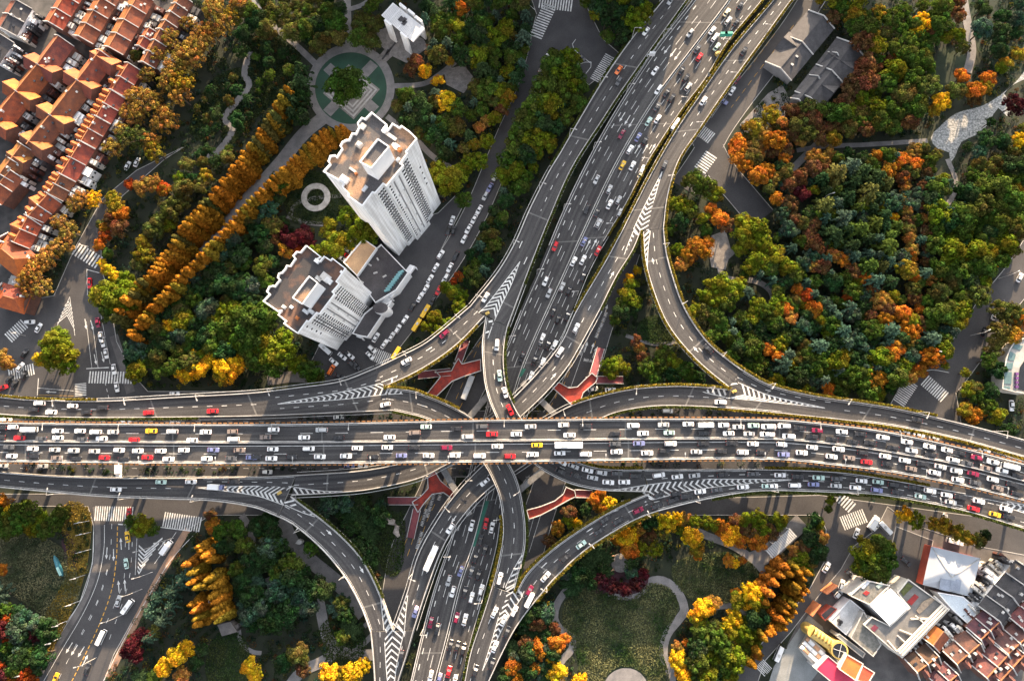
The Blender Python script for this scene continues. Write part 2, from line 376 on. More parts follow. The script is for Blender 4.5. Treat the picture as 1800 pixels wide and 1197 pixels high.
def chevron(road, A, B, z, lead=1., pitch=2.3, th=.85, tip=1.0, half=False, edge=True):
    """striped gore between two curves A and B (photo pixels, tip first); lead>0 points the stripes at the tip"""
    def on(v):
        for _ in range(4): v = P(*PX(v), road.at(.5, road.near(v)).z)
        return P(*PX(v), road.zat(v))
    za = z if isinstance(z, (tuple, list)) else (z, z)
    mk = lambda Q: [on(v) for v in crom([P(q[0], q[1], za[0]+(za[1]-za[0])*i/(len(Q)-1)) for i, q in enumerate(Q)], step=2)]
    a, b = resample(mk(A), 80), resample(mk(B), 80); L = sum((y-x).length for x, y in zip(a, a[1:])); t0 = Vector((0, 0, .035)); mb = road.marks
    def strip(p, q, d):  # parallelogram p->q with thickness along d
        mb.face([p+t0, q+t0, q+d+t0, p+d+t0])
    x = 2.0
    while x < L-.5:
        t = x/L; p, q = polyline_at(a, t), polyline_at(b, t); d = (polyline_at(a, min(1, t+.02))-polyline_at(a, t-.02)).normalized()*th
        wd = (p-q).length
        if half: strip(p, q-d.normalized()*wd*lead*.8, d)
        else:
            m_ = (p+q)/2-d.normalized()*wd*.5*lead; strip(p, m_, d); strip(m_, q, d)
        x += pitch
    if edge:
        for c in ((a, b) if not half else (b,)):
            for p, q in zip(c, c[1:]):
                n_ = (q-p); n_.z = 0
                if n_.length < 1e-5: continue
                n_.normalize(); n_ = Vector((n_.y, -n_.x, 0))*.14; mb.face([p-n_+t0, p+n_+t0, q+n_+t0, q-n_+t0])

# ---------------------------------------------------------------- leaves
def leaf_mesh(name, C, N, Sz, T, aspect=.75):
    n = len(C); N = np.asarray(N, float); N /= np.linalg.norm(N, axis=1, keepdims=True)+1e-9
    r = RNG.normal(size=(n, 3)); U = np.cross(N, r); U /= np.linalg.norm(U, axis=1, keepdims=True)+1e-9; V = np.cross(N, U)
    s = np.asarray(Sz).reshape(-1, 1); q = np.stack([C-U*s-V*s*aspect*.6, C+U*s*.6-V*s*aspect, C+U*s+V*s*aspect*.6, C-U*s*.6+V*s*aspect], 1)
    me = bpy.data.meshes.new(name); me.vertices.add(4*n); me.vertices.foreach_set("co", q.astype(np.float32).ravel())
    me.loops.add(4*n); me.loops.foreach_set("vertex_index", np.arange(4*n, dtype=np.int32)); me.polygons.add(n)
    me.polygons.foreach_set("loop_start", np.arange(0, 4*n, 4, dtype=np.int32))
    ca = me.color_attributes.new("tint", 'FLOAT_COLOR', 'POINT')
    cc = np.ones((n, 4, 4), np.float32); cc[:, :, :3] = np.asarray(T, np.float32)[:, None, :]; ca.data.foreach_set("color", cc.ravel())
    me.materials.append(LEAF); me.update(calc_edges=True); me.validate(); return me
# ---------------------------------------------------------------- ground, lawns, paths, streets
_zc = [0.0]; STREETS = []
def patch(name, pts, m, smooth=False, z=None, keep=False, uv=False):
    _zc[0] += .004; z = _zc[0] if z is None else z
    q = [P(x, y, 0) for x, y in pts]
    if smooth: q = crom(q, closed=True, step=3)
    b = MB(); b.flat([(p.x, p.y, z) for p in q])
    if uv: b.uv = [(v[0], v[1]) for v in b.v]
    if keep: keepout([PX((p.x, p.y, 0)) for p in q])
    if m is STREET: STREETS.append(([(p.x, p.y) for p in q], q+[q[0]], []))
    return b.build(name, m, kind="structure")
def lane(name, pts, wd, m, closed=False, keep=True, kerb=False):
    """path of constant width (metres) along photo pixels"""
    _zc[0] += .004; z = _zc[0]; c = crom([P(x, y, 0) for x, y in pts], closed, 2.0)
    if closed: c.append(c[0])
    b = MB(); b.uv = []; prev = None; d = 0; L_, R_ = [], []
    for i, p in enumerate(c):
        t = (c[min(i+1, len(c)-1)]-c[max(i-1, 0)]).normalized(); a = Vector((t.y, -t.x, 0))*wd/2
        l, r = p-a, p+a; L_.append(l); R_.append(r)
        if prev:
            dd = (p-prev[2]).length
            b.face([(prev[1].x, prev[1].y, z), (r.x, r.y, z), (l.x, l.y, z), (prev[0].x, prev[0].y, z)])
            b.uv += [(wd, d), (wd, d+dd), (0, d+dd), (0, d)]; d += dd
        prev = (l, r, p)
    if keep: keepout([PX(p) for p in L_]+[PX(p) for p in reversed(R_)])
    if m is STREET: STREETS.append(([(p.x, p.y) for p in L_]+[(p.x, p.y) for p in reversed(R_)], L_, R_))
    return b.build(name, m, kind="structure")
g = MB(); n_ = 24
for i in range(n_):
    for j in range(n_):
        x0, x1 = -3000+6000*i/n_, -3000+6000*(i+1)/n_; y0, y1 = -3000+6000*j/n_, -3000+6000*(j+1)/n_
        g.face([(x0, y0, 0), (x1, y0, 0), (x1, y1, 0), (x0, y1, 0)])
g.build("ground", SOIL, kind="structure")
# hard ground under the old houses and the commercial block
patch("yard_ground", [(-80, -80), (330, -80), (300, 60), (215, 230), (150, 330), (60, 500), (-80, 560)], mat("lane_paving", (.06, .056, .056), .9, (.03, .03, .03), .3))
patch("yard_ground", [(1480, 900), (1560, 890), (1900, 960), (1900, 1280), (1320, 1280), (1380, 1140), (1440, 1020)], PAVE)
# lawns
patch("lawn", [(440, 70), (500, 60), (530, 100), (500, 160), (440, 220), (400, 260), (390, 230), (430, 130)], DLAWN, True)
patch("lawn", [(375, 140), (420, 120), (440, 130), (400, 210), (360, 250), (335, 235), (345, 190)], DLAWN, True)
patch("lawn", [(-40, 960), (30, 935), (100, 955), (135, 1000), (140, 1050), (105, 1090), (60, 1070), (10, 1040), (-40, 1040)], LAWN, True, keep=True)
patch("lawn", [(110, 890), (155, 890), (158, 960), (140, 1040), (100, 1130), (60, 1197), (40, 1197), (80, 1080), (120, 1000)], DRYL, True)
patch("lawn", [(1000, 1040), (1040, 1030), (1110, 1048), (1140, 1020), (1180, 1030), (1196, 1065), (1180, 1100), (1168, 1140), (1175, 1210), (1030, 1210), (1010, 1150), (985, 1090)], LAWN, True, keep=True)
patch("lawn", [(1190, 985), (1280, 970), (1330, 1000), (1320, 1040), (1260, 1062), (1210, 1050), (1180, 1010)], LAWN, True, keep=True)
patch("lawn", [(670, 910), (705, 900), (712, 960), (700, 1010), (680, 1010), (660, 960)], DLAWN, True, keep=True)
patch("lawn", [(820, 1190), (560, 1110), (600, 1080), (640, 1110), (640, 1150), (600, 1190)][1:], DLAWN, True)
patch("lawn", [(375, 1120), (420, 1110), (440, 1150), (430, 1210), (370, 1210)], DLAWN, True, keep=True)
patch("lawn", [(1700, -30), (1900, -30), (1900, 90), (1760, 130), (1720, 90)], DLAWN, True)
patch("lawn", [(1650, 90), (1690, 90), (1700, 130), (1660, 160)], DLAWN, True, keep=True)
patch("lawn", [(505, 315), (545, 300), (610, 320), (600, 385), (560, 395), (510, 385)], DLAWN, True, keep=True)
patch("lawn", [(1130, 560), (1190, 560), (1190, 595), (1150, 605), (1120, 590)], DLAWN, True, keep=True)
# the stone-grey stream
patch("stream", [(1830, 100), (1780, 150), (1730, 185), (1680, 200), (1650, 225), (1636, 243), (1648, 262), (1668, 268), (1672, 285), (1690, 250), (1715, 238), (1740, 215), (1755, 190), (1770, 205), (1778, 180), (1765, 165), (1800, 140), (1840, 130)], RIVER, True, keep=True)
# streets
patch("street", [(330, 255), (240, 300), (180, 350), (130, 440), (95, 520), (-60, 545), (-60, 705), (460, 700), (460, 688), (260, 688), (235, 660), (205, 600), (192, 520), (178, 470), (178, 430), (215, 345), (290, 280)], STREET, uv=True, keep=True)
patch("street", [(-60, 722), (950, 722), (1290, 712), (1450, 730), (1640, 760), (1860, 830), (1860, 900), (1660, 870), (1450, 836), (940, 838), (-60, 836)], STREET, uv=True)
patch("street", [(-60, 868), (520, 868), (520, 905), (370, 905), (330, 930), (290, 985), (250, 1060), (200, 1150), (160, 1260), (40, 1260), (85, 1150), (140, 1060), (163, 990), (165, 925), (155, 890), (-60, 888)], STREET, uv=True, keep=True)
lane("street", [(985, -40), (960, 40), (945, 110), (925, 170), (895, 235), (868, 300), (838, 370), (800, 440), (745, 520), (700, 580), (640, 650), (560, 690)], 11, STREET)
patch("street", [(925, -30), (985, -40), (1010, -30), (1060, 70), (1095, 100), (1060, 130), (1035, 150), (1000, 120), (960, 110), (935, 60), (948, 40)], STREET, uv=True, keep=True)
lane("street", [(1440, -20), (1395, 50), (1350, 110), (1300, 175), (1265, 225), (1240, 270), (1200, 330)], 11.5, STREET)
lane("street", [(1228, 215), (1262, 290), (1310, 350), (1340, 385)], 13, STREET)
lane("street", [(1830, 430), (1790, 490), (1745, 545), (1710, 600), (1670, 655), (1630, 700), (1600, 740)], 14.5, STREET)
patch("street", [(1560, 720), (1590, 665), (1610, 620), (1640, 640), (1680, 690), (1690, 750)], STREET, uv=True, keep=True)
patch("street", [(1090, 880), (1440, 870), (1880, 930), (1880, 990), (1720, 960), (1600, 920), (1560, 890), (1540, 930), (1500, 960), (1478, 1000), (1440, 1045), (1390, 1110), (1345, 1160), (1310, 1260), (1220, 1260), (1330, 1140), (1420, 1040), (1450, 985), (1452, 930), (1440, 905), (1160, 905)], STREET, uv=True, keep=True)
patch("street", [(1575, 925), (1640, 950), (1620, 1060), (1590, 1090), (1540, 1050), (1560, 990)], STREET, uv=True, keep=True)
lane("street", [(1100, 440), (1080, 500), (1052, 570), (1030, 640), (1000, 705), (960, 760), (900, 830)], 13, STREET)
lane("street", [(880, 590), (840, 650), (800, 730), (780, 790), (770, 850), (745, 905), (715, 970), (700, 1050), (690, 1110)], 14, STREET)
lane("street", [(985, 790), (965, 850), (945, 910), (925, 980), (905, 1040)], 13, STREET)
patch("parking_ground", [(595, 560), (655, 430), (690, 395), (770, 375), (800, 345), (815, 360), (760, 470), (660, 640), (585, 668), (545, 640), (560, 610)], STREET, uv=True, keep=True)
# pavements along the park
lane("pavement", [(478, 430), (560, 230)][:0] or [(258, 535), (330, 462), (395, 395), (440, 345), (490, 290), (535, 235), (572, 205)], 6.5, PATHM)
lane("pavement", [(470, 668), (520, 662), (570, 668)], 5, PAVE)
lane("pavement", [(230, 690), (216, 640), (200, 590)], 4, PAVE)
lane("pavement", [(168, 890), (172, 930), (170, 985), (150, 1050), (110, 1120), (60, 1200)], 2.5, PAVE, keep=False)
lane("pavement", [(330, 930), (285, 1005), (240, 1090), (190, 1190)], 3.0, mat("tan_paving", (.32, .19, .12), .9, (.22, .14, .10), .3), keep=False)
# park paths
for pts, wd in (([(610, -20), (612, 50), (614, 92)], 3.4), ([(612, 18), (640, 8), (660, -10)], 2.4), ([(440, 0), (480, 45), (520, 80), (560, 118)], 3.0),
                ([(440, 90), (430, 130), (438, 150), (420, 175), (395, 210), (410, 225), (385, 265), (362, 280)], 3.2), ([(690, 152), (745, 148), (775, 130), (800, 110)], 2.6),
                ([(680, 205), (730, 245), (760, 275), (800, 300)], 2.6), ([(505, 380), (530, 390), (570, 395)], 2.2), ([(508, 385), (520, 360), (560, 348), (600, 345)], 2.0),
                ([(1400, 265), (1450, 258), (1520, 255), (1630, 248)], 2.2), ([(1690, -20), (1700, 40), (1708, 90), (1700, 128)], 4.0), ([(1390, 300), (1440, 250), (1400, 320)][:2], 3.2),
                ([(1665, 280), (1680, 320), (1672, 350), (1655, 370)], 2.2), ([(1290, 440), (1265, 470), (1280, 490), (1330, 495), (1358, 520), (1345, 560)], 2.6), ([(1100, 590), (1150, 605), (1200, 600)], 1.6),
                ([(560, 1050), (575, 1120), (590, 1140), (570, 1160), (530, 1180), (505, 1210)], 4.5), ([(590, 1140), (620, 1150), (655, 1150)], 4.5), ([(620, 1145), (640, 1130), (655, 1115)], 2.2),
                ([(420, 1105), (425, 1130), (445, 1145), (460, 1147)], 1.8), ([(470, 1015), (485, 1050), (520, 1065)], 2.5), ([(640, 1100), (655, 1090)], 2), ([(495, 910), (520, 960), (600, 1030), (640, 1080)], 6),
                ([(1000, 1030), (980, 1060), (975, 1085), (985, 1105), (1005, 1120), (1005, 1140), (985, 1165), (985, 1200)], 3.0), ([(1070, 1040), (1100, 1047), (1125, 1040), (1140, 1023), (1165, 1020), (1190, 1038), (1203, 1070), (1195, 1085), (1172, 1115), (1166, 1150), (1178, 1180), (1182, 1220)], 3.6),
                ([(1205, 1078), (1230, 1070), (1290, 1065), (1320, 1085)][1:], 2.6), ([(1210, 925), (1240, 940), (1290, 960), (1325, 985), (1345, 1010), (1350, 1050)], 3.2), ([(1320, 985), (1345, 975), (1380, 945), (1410, 915)], 7),
                ([(110, 900), (120, 940), (108, 985)][:0] or [(425, 905), (440, 930), (445, 965)], 3.0)):
    lane("path", pts, wd, PATHM)
# round plaza
def circ(cx, cy, r, n=48, ry=None): return [(cx+r*math.cos(2*math.pi*i/n), cy+(ry or r)*math.sin(2*math.pi*i/n)) for i in range(n)]
patch("plaza", circ(617, 155, 77), PATHM, keep=True)
patch("sunken_lawn", circ(617, 156, 63), POOL)
for a, b in (((575, 118), (660, 195)), ((658, 112), (575, 200))): lane("path", [a, b], 5.0, PATHM, keep=False)
sq = [(613, 114), (668, 158), (622, 211), (568, 165)]; cx_, cy_ = 618, 162
for k in range(7):
    f = 1-.085*k; patch("plaza_step", [(cx_+(x-cx_)*f, cy_+(y-cy_)*f) for x, y in sq], mat('pale_step', (.36, .35, .34), .85, (.28, .27, .26), .3) if k % 2 else COBBLE)
patch("plaza", [(657, 58), (690, 45), (745, 70), (752, 85), (715, 112), (690, 100), (677, 112), (662, 105), (676, 88), (660, 70)], COBBLE, keep=True)
patch("plaza", [(780, 125), (815, 115), (835, 140), (815, 165), (785, 150)], COBBLE, keep=True)
patch("plaza", [(1250, 415), (1275, 405), (1285, 440), (1275, 475), (1250, 470), (1245, 440)], COBBLE, keep=True)
patch("plaza", [(1350, 165), (1375, 150), (1390, 180), (1370, 230), (1310, 235), (1300, 220)], COBBLE)
patch("plaza", circ(1100, 1213, 40), PATHM, keep=True)
patch("terrace_ground", [(1420, 1080), (1360, 1170), (1340, 1230), (1400, 1230), (1460, 1150), (1445, 1100)], mat("grey_paving", (.25, .26, .26), .9, (.18, .19, .19), .2), keep=True)
patch("flower_bed", [(110, 935), (125, 940), (138, 985), (128, 1008), (115, 985)], mat("plum_flower_bed", (.05, .014, .022), .95, (.025, .01, .014), .8), True)
patch("flower_bed", [(1030, 1035), (1050, 1010), (1110, 1000), (1140, 1010), (1130, 1035), (1105, 1045), (1080, 1042)], mat("plum_flower_bed", (.05, .014, .022)), True)
for si, (own, L_, R_) in enumerate(STREETS):    # kerb stones, left out where two streets meet
    k = MB()
    for E in (L_, R_):
        E = [e for p, q in zip(E, E[1:]) for e in (p.lerp(q, t/max(1, int((q-p).length/4))) for t in range(max(1, int((q-p).length/4))))]+E[-1:]
        for p, q in zip(E, E[1:]):
            m_ = (p+q)/2
            if not any(inpoly(np.array(m_.x), np.array(m_.y), o) for oi, (o, _, _) in enumerate(STREETS) if oi != si): k.bar(p+Vector((0, 0, .06)), q+Vector((0, 0, .06)), .26, .16)
    if k.f: k.build("kerb", CONC, kind="structure")
# painted lines on the streets
SM = MB()
def zebra(a, b, wide, n, z=.16):
    """n bars between px a and b, each 'wide' metres long"""
    A, B = P(*a, 0), P(*b, 0); d = (B-A)/n; s = Vector((d.y, -d.x, 0)).normalized()*wide/2; t = Vector((0, 0, z))
    for i in range(n):
        p = A+d*i+t; q = p+d*.5; SM.face([p-s, p+s, q+s, q-s])
def sline(pts, wd=.2, dash=None, per=None, m=0, z=.17):
    c = [P(*p, 0) for p in pts]; c = crom(c, step=2) if len(c) > 2 else c
    L = sum((y-x).length for x, y in zip(c, c[1:])); d = 0.; dash_ = dash or 3.
    while d < L-.1:
        p, q = polyline_at(c, d/L), polyline_at(c, min(1, (d+dash_)/L)); v = q-p
        if v.length > .05:
            v.normalize(); s = Vector((v.y, -v.x, 0))*wd/2; t = Vector((0, 0, z)); SM.face([p-s+t, p+s+t, q+s+t, q-s+t], m)
        d += per or dash_
def sarrow(p, d, ln=5.):
    a, b = P(*p, 0), P(p[0]+d[0], p[1]+d[1], 0); arrow(SM, a+Vector((0, 0, .175)), b-a, ln)
zebra((133, 437), (177, 464), 6.2, 9); zebra((15, 595), (45, 567), 5.5, 9); zebra((16, 660), (62, 648), 5.2, 11); zebra((157, 663), (240, 664), 5.4, 17)
zebra((142, 674), (142, 697), 5.2, 8); zebra((167, 902), (236, 903), 6.2, 17); zebra((288, 912), (355, 922), 6.2, 16); zebra((948, 3), (1008, 10), 7, 13)
zebra((967, 10), (940, 68), 6.5, 14); zebra((1050, 145), (1078, 100), 7.8, 15); zebra((1228, 228), (1252, 245), 6, 8); zebra((1230, 300), (1252, 270), 6, 8)
zebra((1603, 672), (1578, 710), 5.6, 12); zebra((1625, 668), (1662, 700), 5.6, 11); zebra((1480, 920), (1522, 905), 5.8, 11); zebra((1475, 872), (1500, 895), 5, 6)
zebra((656, 622), (685, 634), 6, 9); zebra((1336, 1180), (1350, 1165), 5, 7)
for k in range(8):   # hatched wedge on the western street
    t = k/8; x = 122; a = P(122-3-20*t*1.0, 525+48*t, 0); b = P(122+3+8*t, 527+60*t, 0); m_ = P(122-4*t, 520+38*t, 0); th = Vector((0, -.5, 0)); z_ = Vector((0, 0, .17))
    if k > 1:
        SM.face([a+z_, m_+z_, m_+th+z_, a+th+z_]); SM.face([m_+z_, b+z_, b+th+z_, m_+th+z_])
sline([(123, 522), (100, 575)], .2); sline([(123, 522), (132, 590)], .2)
for pts in ([(152, 565), (162, 648)], [(163, 570), (173, 648)], [(178, 555), (194, 640)], [(153, 473), (154, 520)]): sline(pts, .18)
sline([(152, 648), (192, 646)], .4); sline([(153, 474), (175, 480)], .3); sline([(140, 430), (156, 434)], .3); sarrow((168, 632), (3, 14)); sarrow((181, 628), (3, 12)); sarrow((151, 570), (2, 14)); sarrow((162, 572), (3, 12))
sline([(68, 665), (66, 695)], .3); sline([(68, 682), (130, 687)], .2); sarrow((90, 689), (-20, -1)); sline([(185, 672), (192, 700)], .2, 1.5, 3); sline([(68, 694), (130, 696)], .15, m=1)
for pts, ds in (([(184, 922), (183, 965), (172, 1020), (148, 1075), (110, 1140), (75, 1200)], None), ([(197, 920), (194, 975), (182, 1030), (158, 1090), (130, 1140), (100, 1200)], 2.2), ([(189, 1000), (174, 1050), (150, 1100), (120, 1160)], 2.2),
                ([(222, 925), (220, 975), (218, 1020), (205, 1055), (180, 1110)], 2.2), ([(234, 925), (230, 1000), (222, 1040), (210, 1075), (190, 1130)], 2.0), ([(241, 945), (238, 1010)], None), ([(310, 935), (272, 990)], None), ([(350, 930), (300, 985), (260, 1050), (215, 1130), (180, 1200)], None),
                ([(165, 930), (163, 985), (145, 1050), (105, 1110)], None)):
    sline(pts, .2, ds, ds and 6.5)
sline([(207, 925), (205, 980), (197, 1035), (178, 1090), (155, 1140), (125, 1200)], .35, 1.6, 2.4, m=1)
for p, d in (((188, 972), (-1, 14)), ((200, 975), (0, 14)), ((213, 955), (-1, -14)), ((227, 955), (0, -14)), ((209, 1030), (-1, -13)), ((220, 1028), (-1, -13)), ((122, 1138), (-8, 13)), ((131, 1142), (-8, 13)), ((143, 1145), (-8, 13)), ((285, 958), (8, -10)), ((150, 1160), (6, -12))): sarrow(p, d)
sline([(208, 921), (222, 922)], .4); sline([(282, 926), (337, 933)], .4)
for k in range(1, 8):
    t = k/8; a = P(245-3*t, 950+58*t, 0); b = P(292-48*t, 935+72*t, 0); m_ = P(258-15*t, 962+50*t, 0); th = Vector((0, -.75, 0)); z_ = Vector((0, 0, .17))
    SM.face([a+z_, m_+z_, m_+th+z_, a+th+z_]); SM.face([m_+z_, b+z_, b+th+z_, m_+th+z_])
for x in range(-20, 900, 28): sline([(x, 741), (x+9, 741)], .15); sline([(x, 823), (x+9, 823)], .15)
for pts, m in (([(1058, 520), (1035, 590), (1000, 690)], 0), ([(1046, 545), (1020, 610), (985, 690)], 1), ([(1066, 545), (1040, 620)], 1), ([(1020, 600), (995, 660), (960, 730)], 1), ([(862, 600), (835, 660), (800, 735)], 1), ([(845, 600), (815, 670), (785, 740)], 1), ([(1395, 45), (1330, 130), (1285, 190)], 1), ([(1420, 20), (1385, 70)], 1), ([(1362, 60), (1310, 130)], 1),
               ([(770, 850), (740, 910), (715, 980)], 1), ([(757, 850), (728, 915), (710, 960)], 1), ([(785, 850), (755, 905), (728, 980)], 1), ([(750, 870), (735, 905)], 1), ([(938, 910), (918, 985)], 0), ([(955, 890), (930, 970)], 0), ([(812, 640), (845, 600)], 1)): sline(pts, .18, 3 if m else None, 5 if m else None, m=m)
def glyphs(p, d, n, z=.18):
    """rows of painted road characters, far too small to read: groups of short strokes"""
    a, b = P(*p, 0), P(p[0]+d[0], p[1]+d[1], 0); d = (b-a).normalized(); s = Vector((d.y, -d.x, 0)); rr = random.Random(int(p[0]))
    for i in range(n):
        c = a+d*i*2.6+Vector((0, 0, z))
        for k in (-.9, -.3, .3, .9):
            SM.face([c+d*k-s*.7, c+d*k+s*.7, c+d*(k+.25)+s*.7, c+d*(k+.25)-s*.7])
        SM.face([c-s*.15-d*1, c+s*.15-d*1, c+s*.15+d*1, c-s*.15+d*1])
glyphs((1057, 572), (4, -10), 3); glyphs((1049, 590), (4, -10), 2); glyphs((1030, 633), (10, 2), 3); glyphs((1020, 620), (3, -10), 2); glyphs((742, 920), (3, -10), 3); glyphs((752, 905), (3, -10), 4); glyphs((734, 960), (3, -10), 3); glyphs((760, 870), (3, -10), 3); glyphs((772, 875), (3, -10), 3)
for p, d in (((1065, 545), (4, -12)), ((1030, 610), (4, -12)), ((1041, 612), (4, -12)), ((1045, 620), (4, -10))): sarrow(p, d)
sline([(1000, 105), (1012, 115), (1040, 110), (1030, 130)], .25); sline([(1012, 70), (1005, 82), (1038, 112)], .25); sline([(925, 5), (940, 18)], .25); sline([(1625, 652), (1640, 650), (1668, 655)], .25)
SM.build("street_markings", [MARK, MARKO], kind="structure")

# ---------------------------------------------------------------- elevated roads
Road("NSW", "highway_carriageway", [(1246, -45), (1217, 0), (1182, 45), (1141, 100), (1069, 215), (1023, 300), (985, 380), (948, 470), (920, 533), (900, 583), (870, 660), (840, 770), (810, 880), (788, 957), (763, 1032), (743, 1105), (721, 1197), (708, 1250)],
     [(1310, -45), (1282, 0), (1226, 74), (1150, 175), (1082, 289), (1025, 408), (983, 500), (937, 600), (913, 660), (878, 780), (848, 897), (831, 960), (808, 1027), (786, 1117), (765, 1197), (752, 1250)], 2.5, 1, "left half of the diagonal highway")
Road("NSE", "highway_carriageway", [(1312, -45), (1284, 0), (1228, 74), (1152, 175), (1084, 289), (1027, 408), (985, 500), (939, 600), (915, 660), (880, 780), (850, 897), (833, 960), (810, 1027), (788, 1117), (767, 1197), (754, 1250)],
     [(1370, -45), (1341, 0), (1277, 78), (1240, 140), (1200, 192), (1151, 266), (1132, 298), (1103, 355), (1040, 463), (1010, 533), (990, 583), (960, 650), (925, 740), (900, 830), (881, 912), (874, 960), (851, 1047), (826, 1135), (813, 1197), (802, 1250)], 2.5, -1, "right half of the diagonal highway")
Road("L1", "elevated_road", [(1195, -40, 4.5), (1166, 0), (1118, 58), (1070, 125), (1025, 198), (983, 271), (965, 300), (930, 368), (905, 425), (876, 475), (826, 538, 10)], [(1236, -40, 4.5), (1206, 3), (1152, 78), (1092, 163), (1061, 210), (1005, 298), (963, 393), (945, 438), (918, 508), (893, 575, 10)], 8, 1, "ramp left of the diagonal highway")
Road("LW", "elevated_road", [(826, 538, 10), (751, 600), (712, 621), (660, 646, 15)], [(853, 556, 10), (811, 600), (770, 632), (726, 658), (675, 681, 15)], 12, 1, "curve beside the white towers")
Road("A1", "elevated_road", [(893, 575, 10), (888, 600), (886, 638), (892, 683), (903, 710), (916, 733, 15), (960, 783), (1020, 813), (1063, 823), (1130, 824, 15)], [(853, 556, 10), (847, 600), (847, 625), (853, 683), (873, 737, 15), (900, 783), (935, 813), (955, 828), (1000, 850), (1055, 862), (1100, 864), (1140, 865, 15)], 12, 1, "bending ramp crossing under the main flyover")
Road("WN", "elevated_road", [(660, 646, 15), (600, 669), (525, 680), (450, 689), (313, 697), (175, 704), (57, 702), (0, 697), (-70, 690, 17)], [(690, 722, 15), (575, 727), (450, 732), (313, 734), (175, 735), (75, 733), (0, 729), (-70, 723, 17)], 16, 1, "ramp above the main flyover at left")
Road("B", "elevated_road", [(864, 1030, 8), (874, 992), (884, 935), (881, 897), (876, 870), (863, 838), (848, 813), (800, 765), (750, 737), (713, 727), (690, 722, 15)], [(905, 1036, 8), (913, 1005), (923, 967), (925, 935), (922, 900), (912, 850), (896, 815), (865, 770), (831, 735), (788, 710), (751, 695), (726, 686), (676, 681, 15)], 11, 1, "ramp beside the lower diagonal highway")
Road("SB", "elevated_road", [(864, 1030, 8), (851, 1072), (826, 1147), (816, 1197), (804, 1250, 5)], [(941, 1057, 8), (925, 1077), (900, 1115), (861, 1195), (838, 1250, 5)], 7, -1, "striped junction deck at bottom centre")
Road("RE", "elevated_road", [(906, 1041, 8), (925, 1007), (963, 970), (1010, 935), (1073, 897), (1100, 883), (1140, 866, 15)], [(941, 1057, 8), (975, 1017), (1025, 970), (1075, 937), (1120, 912), (1155, 899, 15)], 11, 1, "curve around the round lawn")
Road("SEM", "elevated_road", [(1130, 824, 15), (1200, 824), (1350, 824), (1475, 829), (1563, 842, 18), (1668, 861, 20), (1700, 866.5, 20.9), (1800, 886, 20.9), (1870, 903, 20.9)], [(1155, 899, 15), (1226, 881), (1301, 867), (1350, 863), (1463, 866), (1550, 871, 18), (1688, 897, 20.5), (1800, 930, 20.9), (1870, 951, 20.9)], 16, 1, "ramp below the main flyover at right")
Road("R0", "elevated_road", [(1395, -45, 4), (1360, 0), (1286, 88), (1226, 173), (1190, 226), (1148, 298), (1108, 375), (1093, 405, 8)], [(1428, -45, 4), (1392, 0), (1352, 55), (1276, 160), (1226, 233), (1200, 270), (1186, 300), (1173, 350), (1167, 402, 8)], 6, -1, "ramp right of the diagonal highway")
Road("V2", "elevated_road", [(1093, 405, 8), (1063, 460), (1010, 550), (988, 598), (950, 648), (900, 700, 10.5), (860, 735), (790, 778), (735, 803), (688, 817, 10.5), (625, 827), (520, 834, 11)], [(1127, 406, 8), (1113, 440), (1085, 485), (1055, 545), (1025, 600), (1000, 643), (963, 688), (916, 733, 10.5), (850, 788), (788, 816), (738, 841), (650, 861), (590, 867), (513, 871, 11)], 9, -1, "straight ramp below the loop")
Road("LR", "elevated_road", [(1129, 406, 8), (1133, 458), (1146, 508), (1168, 563), (1193, 600), (1233, 643), (1283, 684, 14)], [(1167, 402, 8), (1171, 440), (1181, 480), (1203, 540), (1243, 600), (1288, 638), (1305, 650, 14)], 10, -1, "curved loop beside the autumn wood")
Road("RN", "elevated_road", [(1305, 650, 14), (1350, 675), (1425, 694), (1563, 715), (1688, 743), (1800, 772), (1870, 791, 18)], [(1262, 717, 14), (1350, 725), (1475, 738), (1576, 751), (1688, 774), (1800, 805), (1870, 825, 18)], 16, -1, "ramp above the main flyover at right")
Road("D", "elevated_road", [(1283, 684, 14), (1226, 679), (1176, 678), (1100, 685), (1013, 708), (963, 733, 10.5), (900, 773), (848, 817, 10), (808, 858), (778, 897), (736, 970), (716, 1037), (692, 1105, 8)], [(1262, 717, 14), (1226, 715), (1163, 714), (1113, 719), (1065, 732, 10.5), (980, 780), (905, 830, 10), (866, 855), (823, 897), (783, 955), (751, 1037), (728, 1108, 8)], 11, 1, "ramp bending from right down to lower centre")
Road("SL", "elevated_road", [(692, 1105, 8), (692, 1105, 8)][:0] or [(651, 1110, 8), (655, 1150), (658, 1197), (660, 1250, 5)], [(728, 1108, 8), (716, 1150), (701, 1197), (686, 1250, 5)], 7, 1, "striped merge deck at bottom left")
Road("WS", "elevated_road", [(-70, 823, 15), (0, 829), (100, 836), (226, 839), (450, 837), (520, 834, 11)], [(-70, 851, 15), (0, 857), (75, 864), (175, 873), (301, 878), (376, 881), (450, 893), (488, 908, 11)], 14, 1, "ramp below the main flyover at left")
Road("LS", "elevated_road", [(513, 871, 11), (543, 893), (590, 930), (635, 977), (665, 1032), (692, 1105, 8)], [(488, 908, 11), (513, 920), (563, 962), (605, 1012), (635, 1067), (651, 1110, 8)], 9.5, 1, "lower left loop")
Road("EWN", "main_flyover_carriageway", [(-80, 740), (0, 742), (450, 745), (900, 737), (1350, 736), (1468, 746), (1558, 758), (1688, 786), (1800, 815), (1880, 838)], [(-80, 775), (0, 777), (450, 779.5), (900, 776), (1350, 773), (1475, 783), (1575, 798), (1688, 819), (1800, 847), (1880, 868)], 21, -1, "upper half of the main flyover")
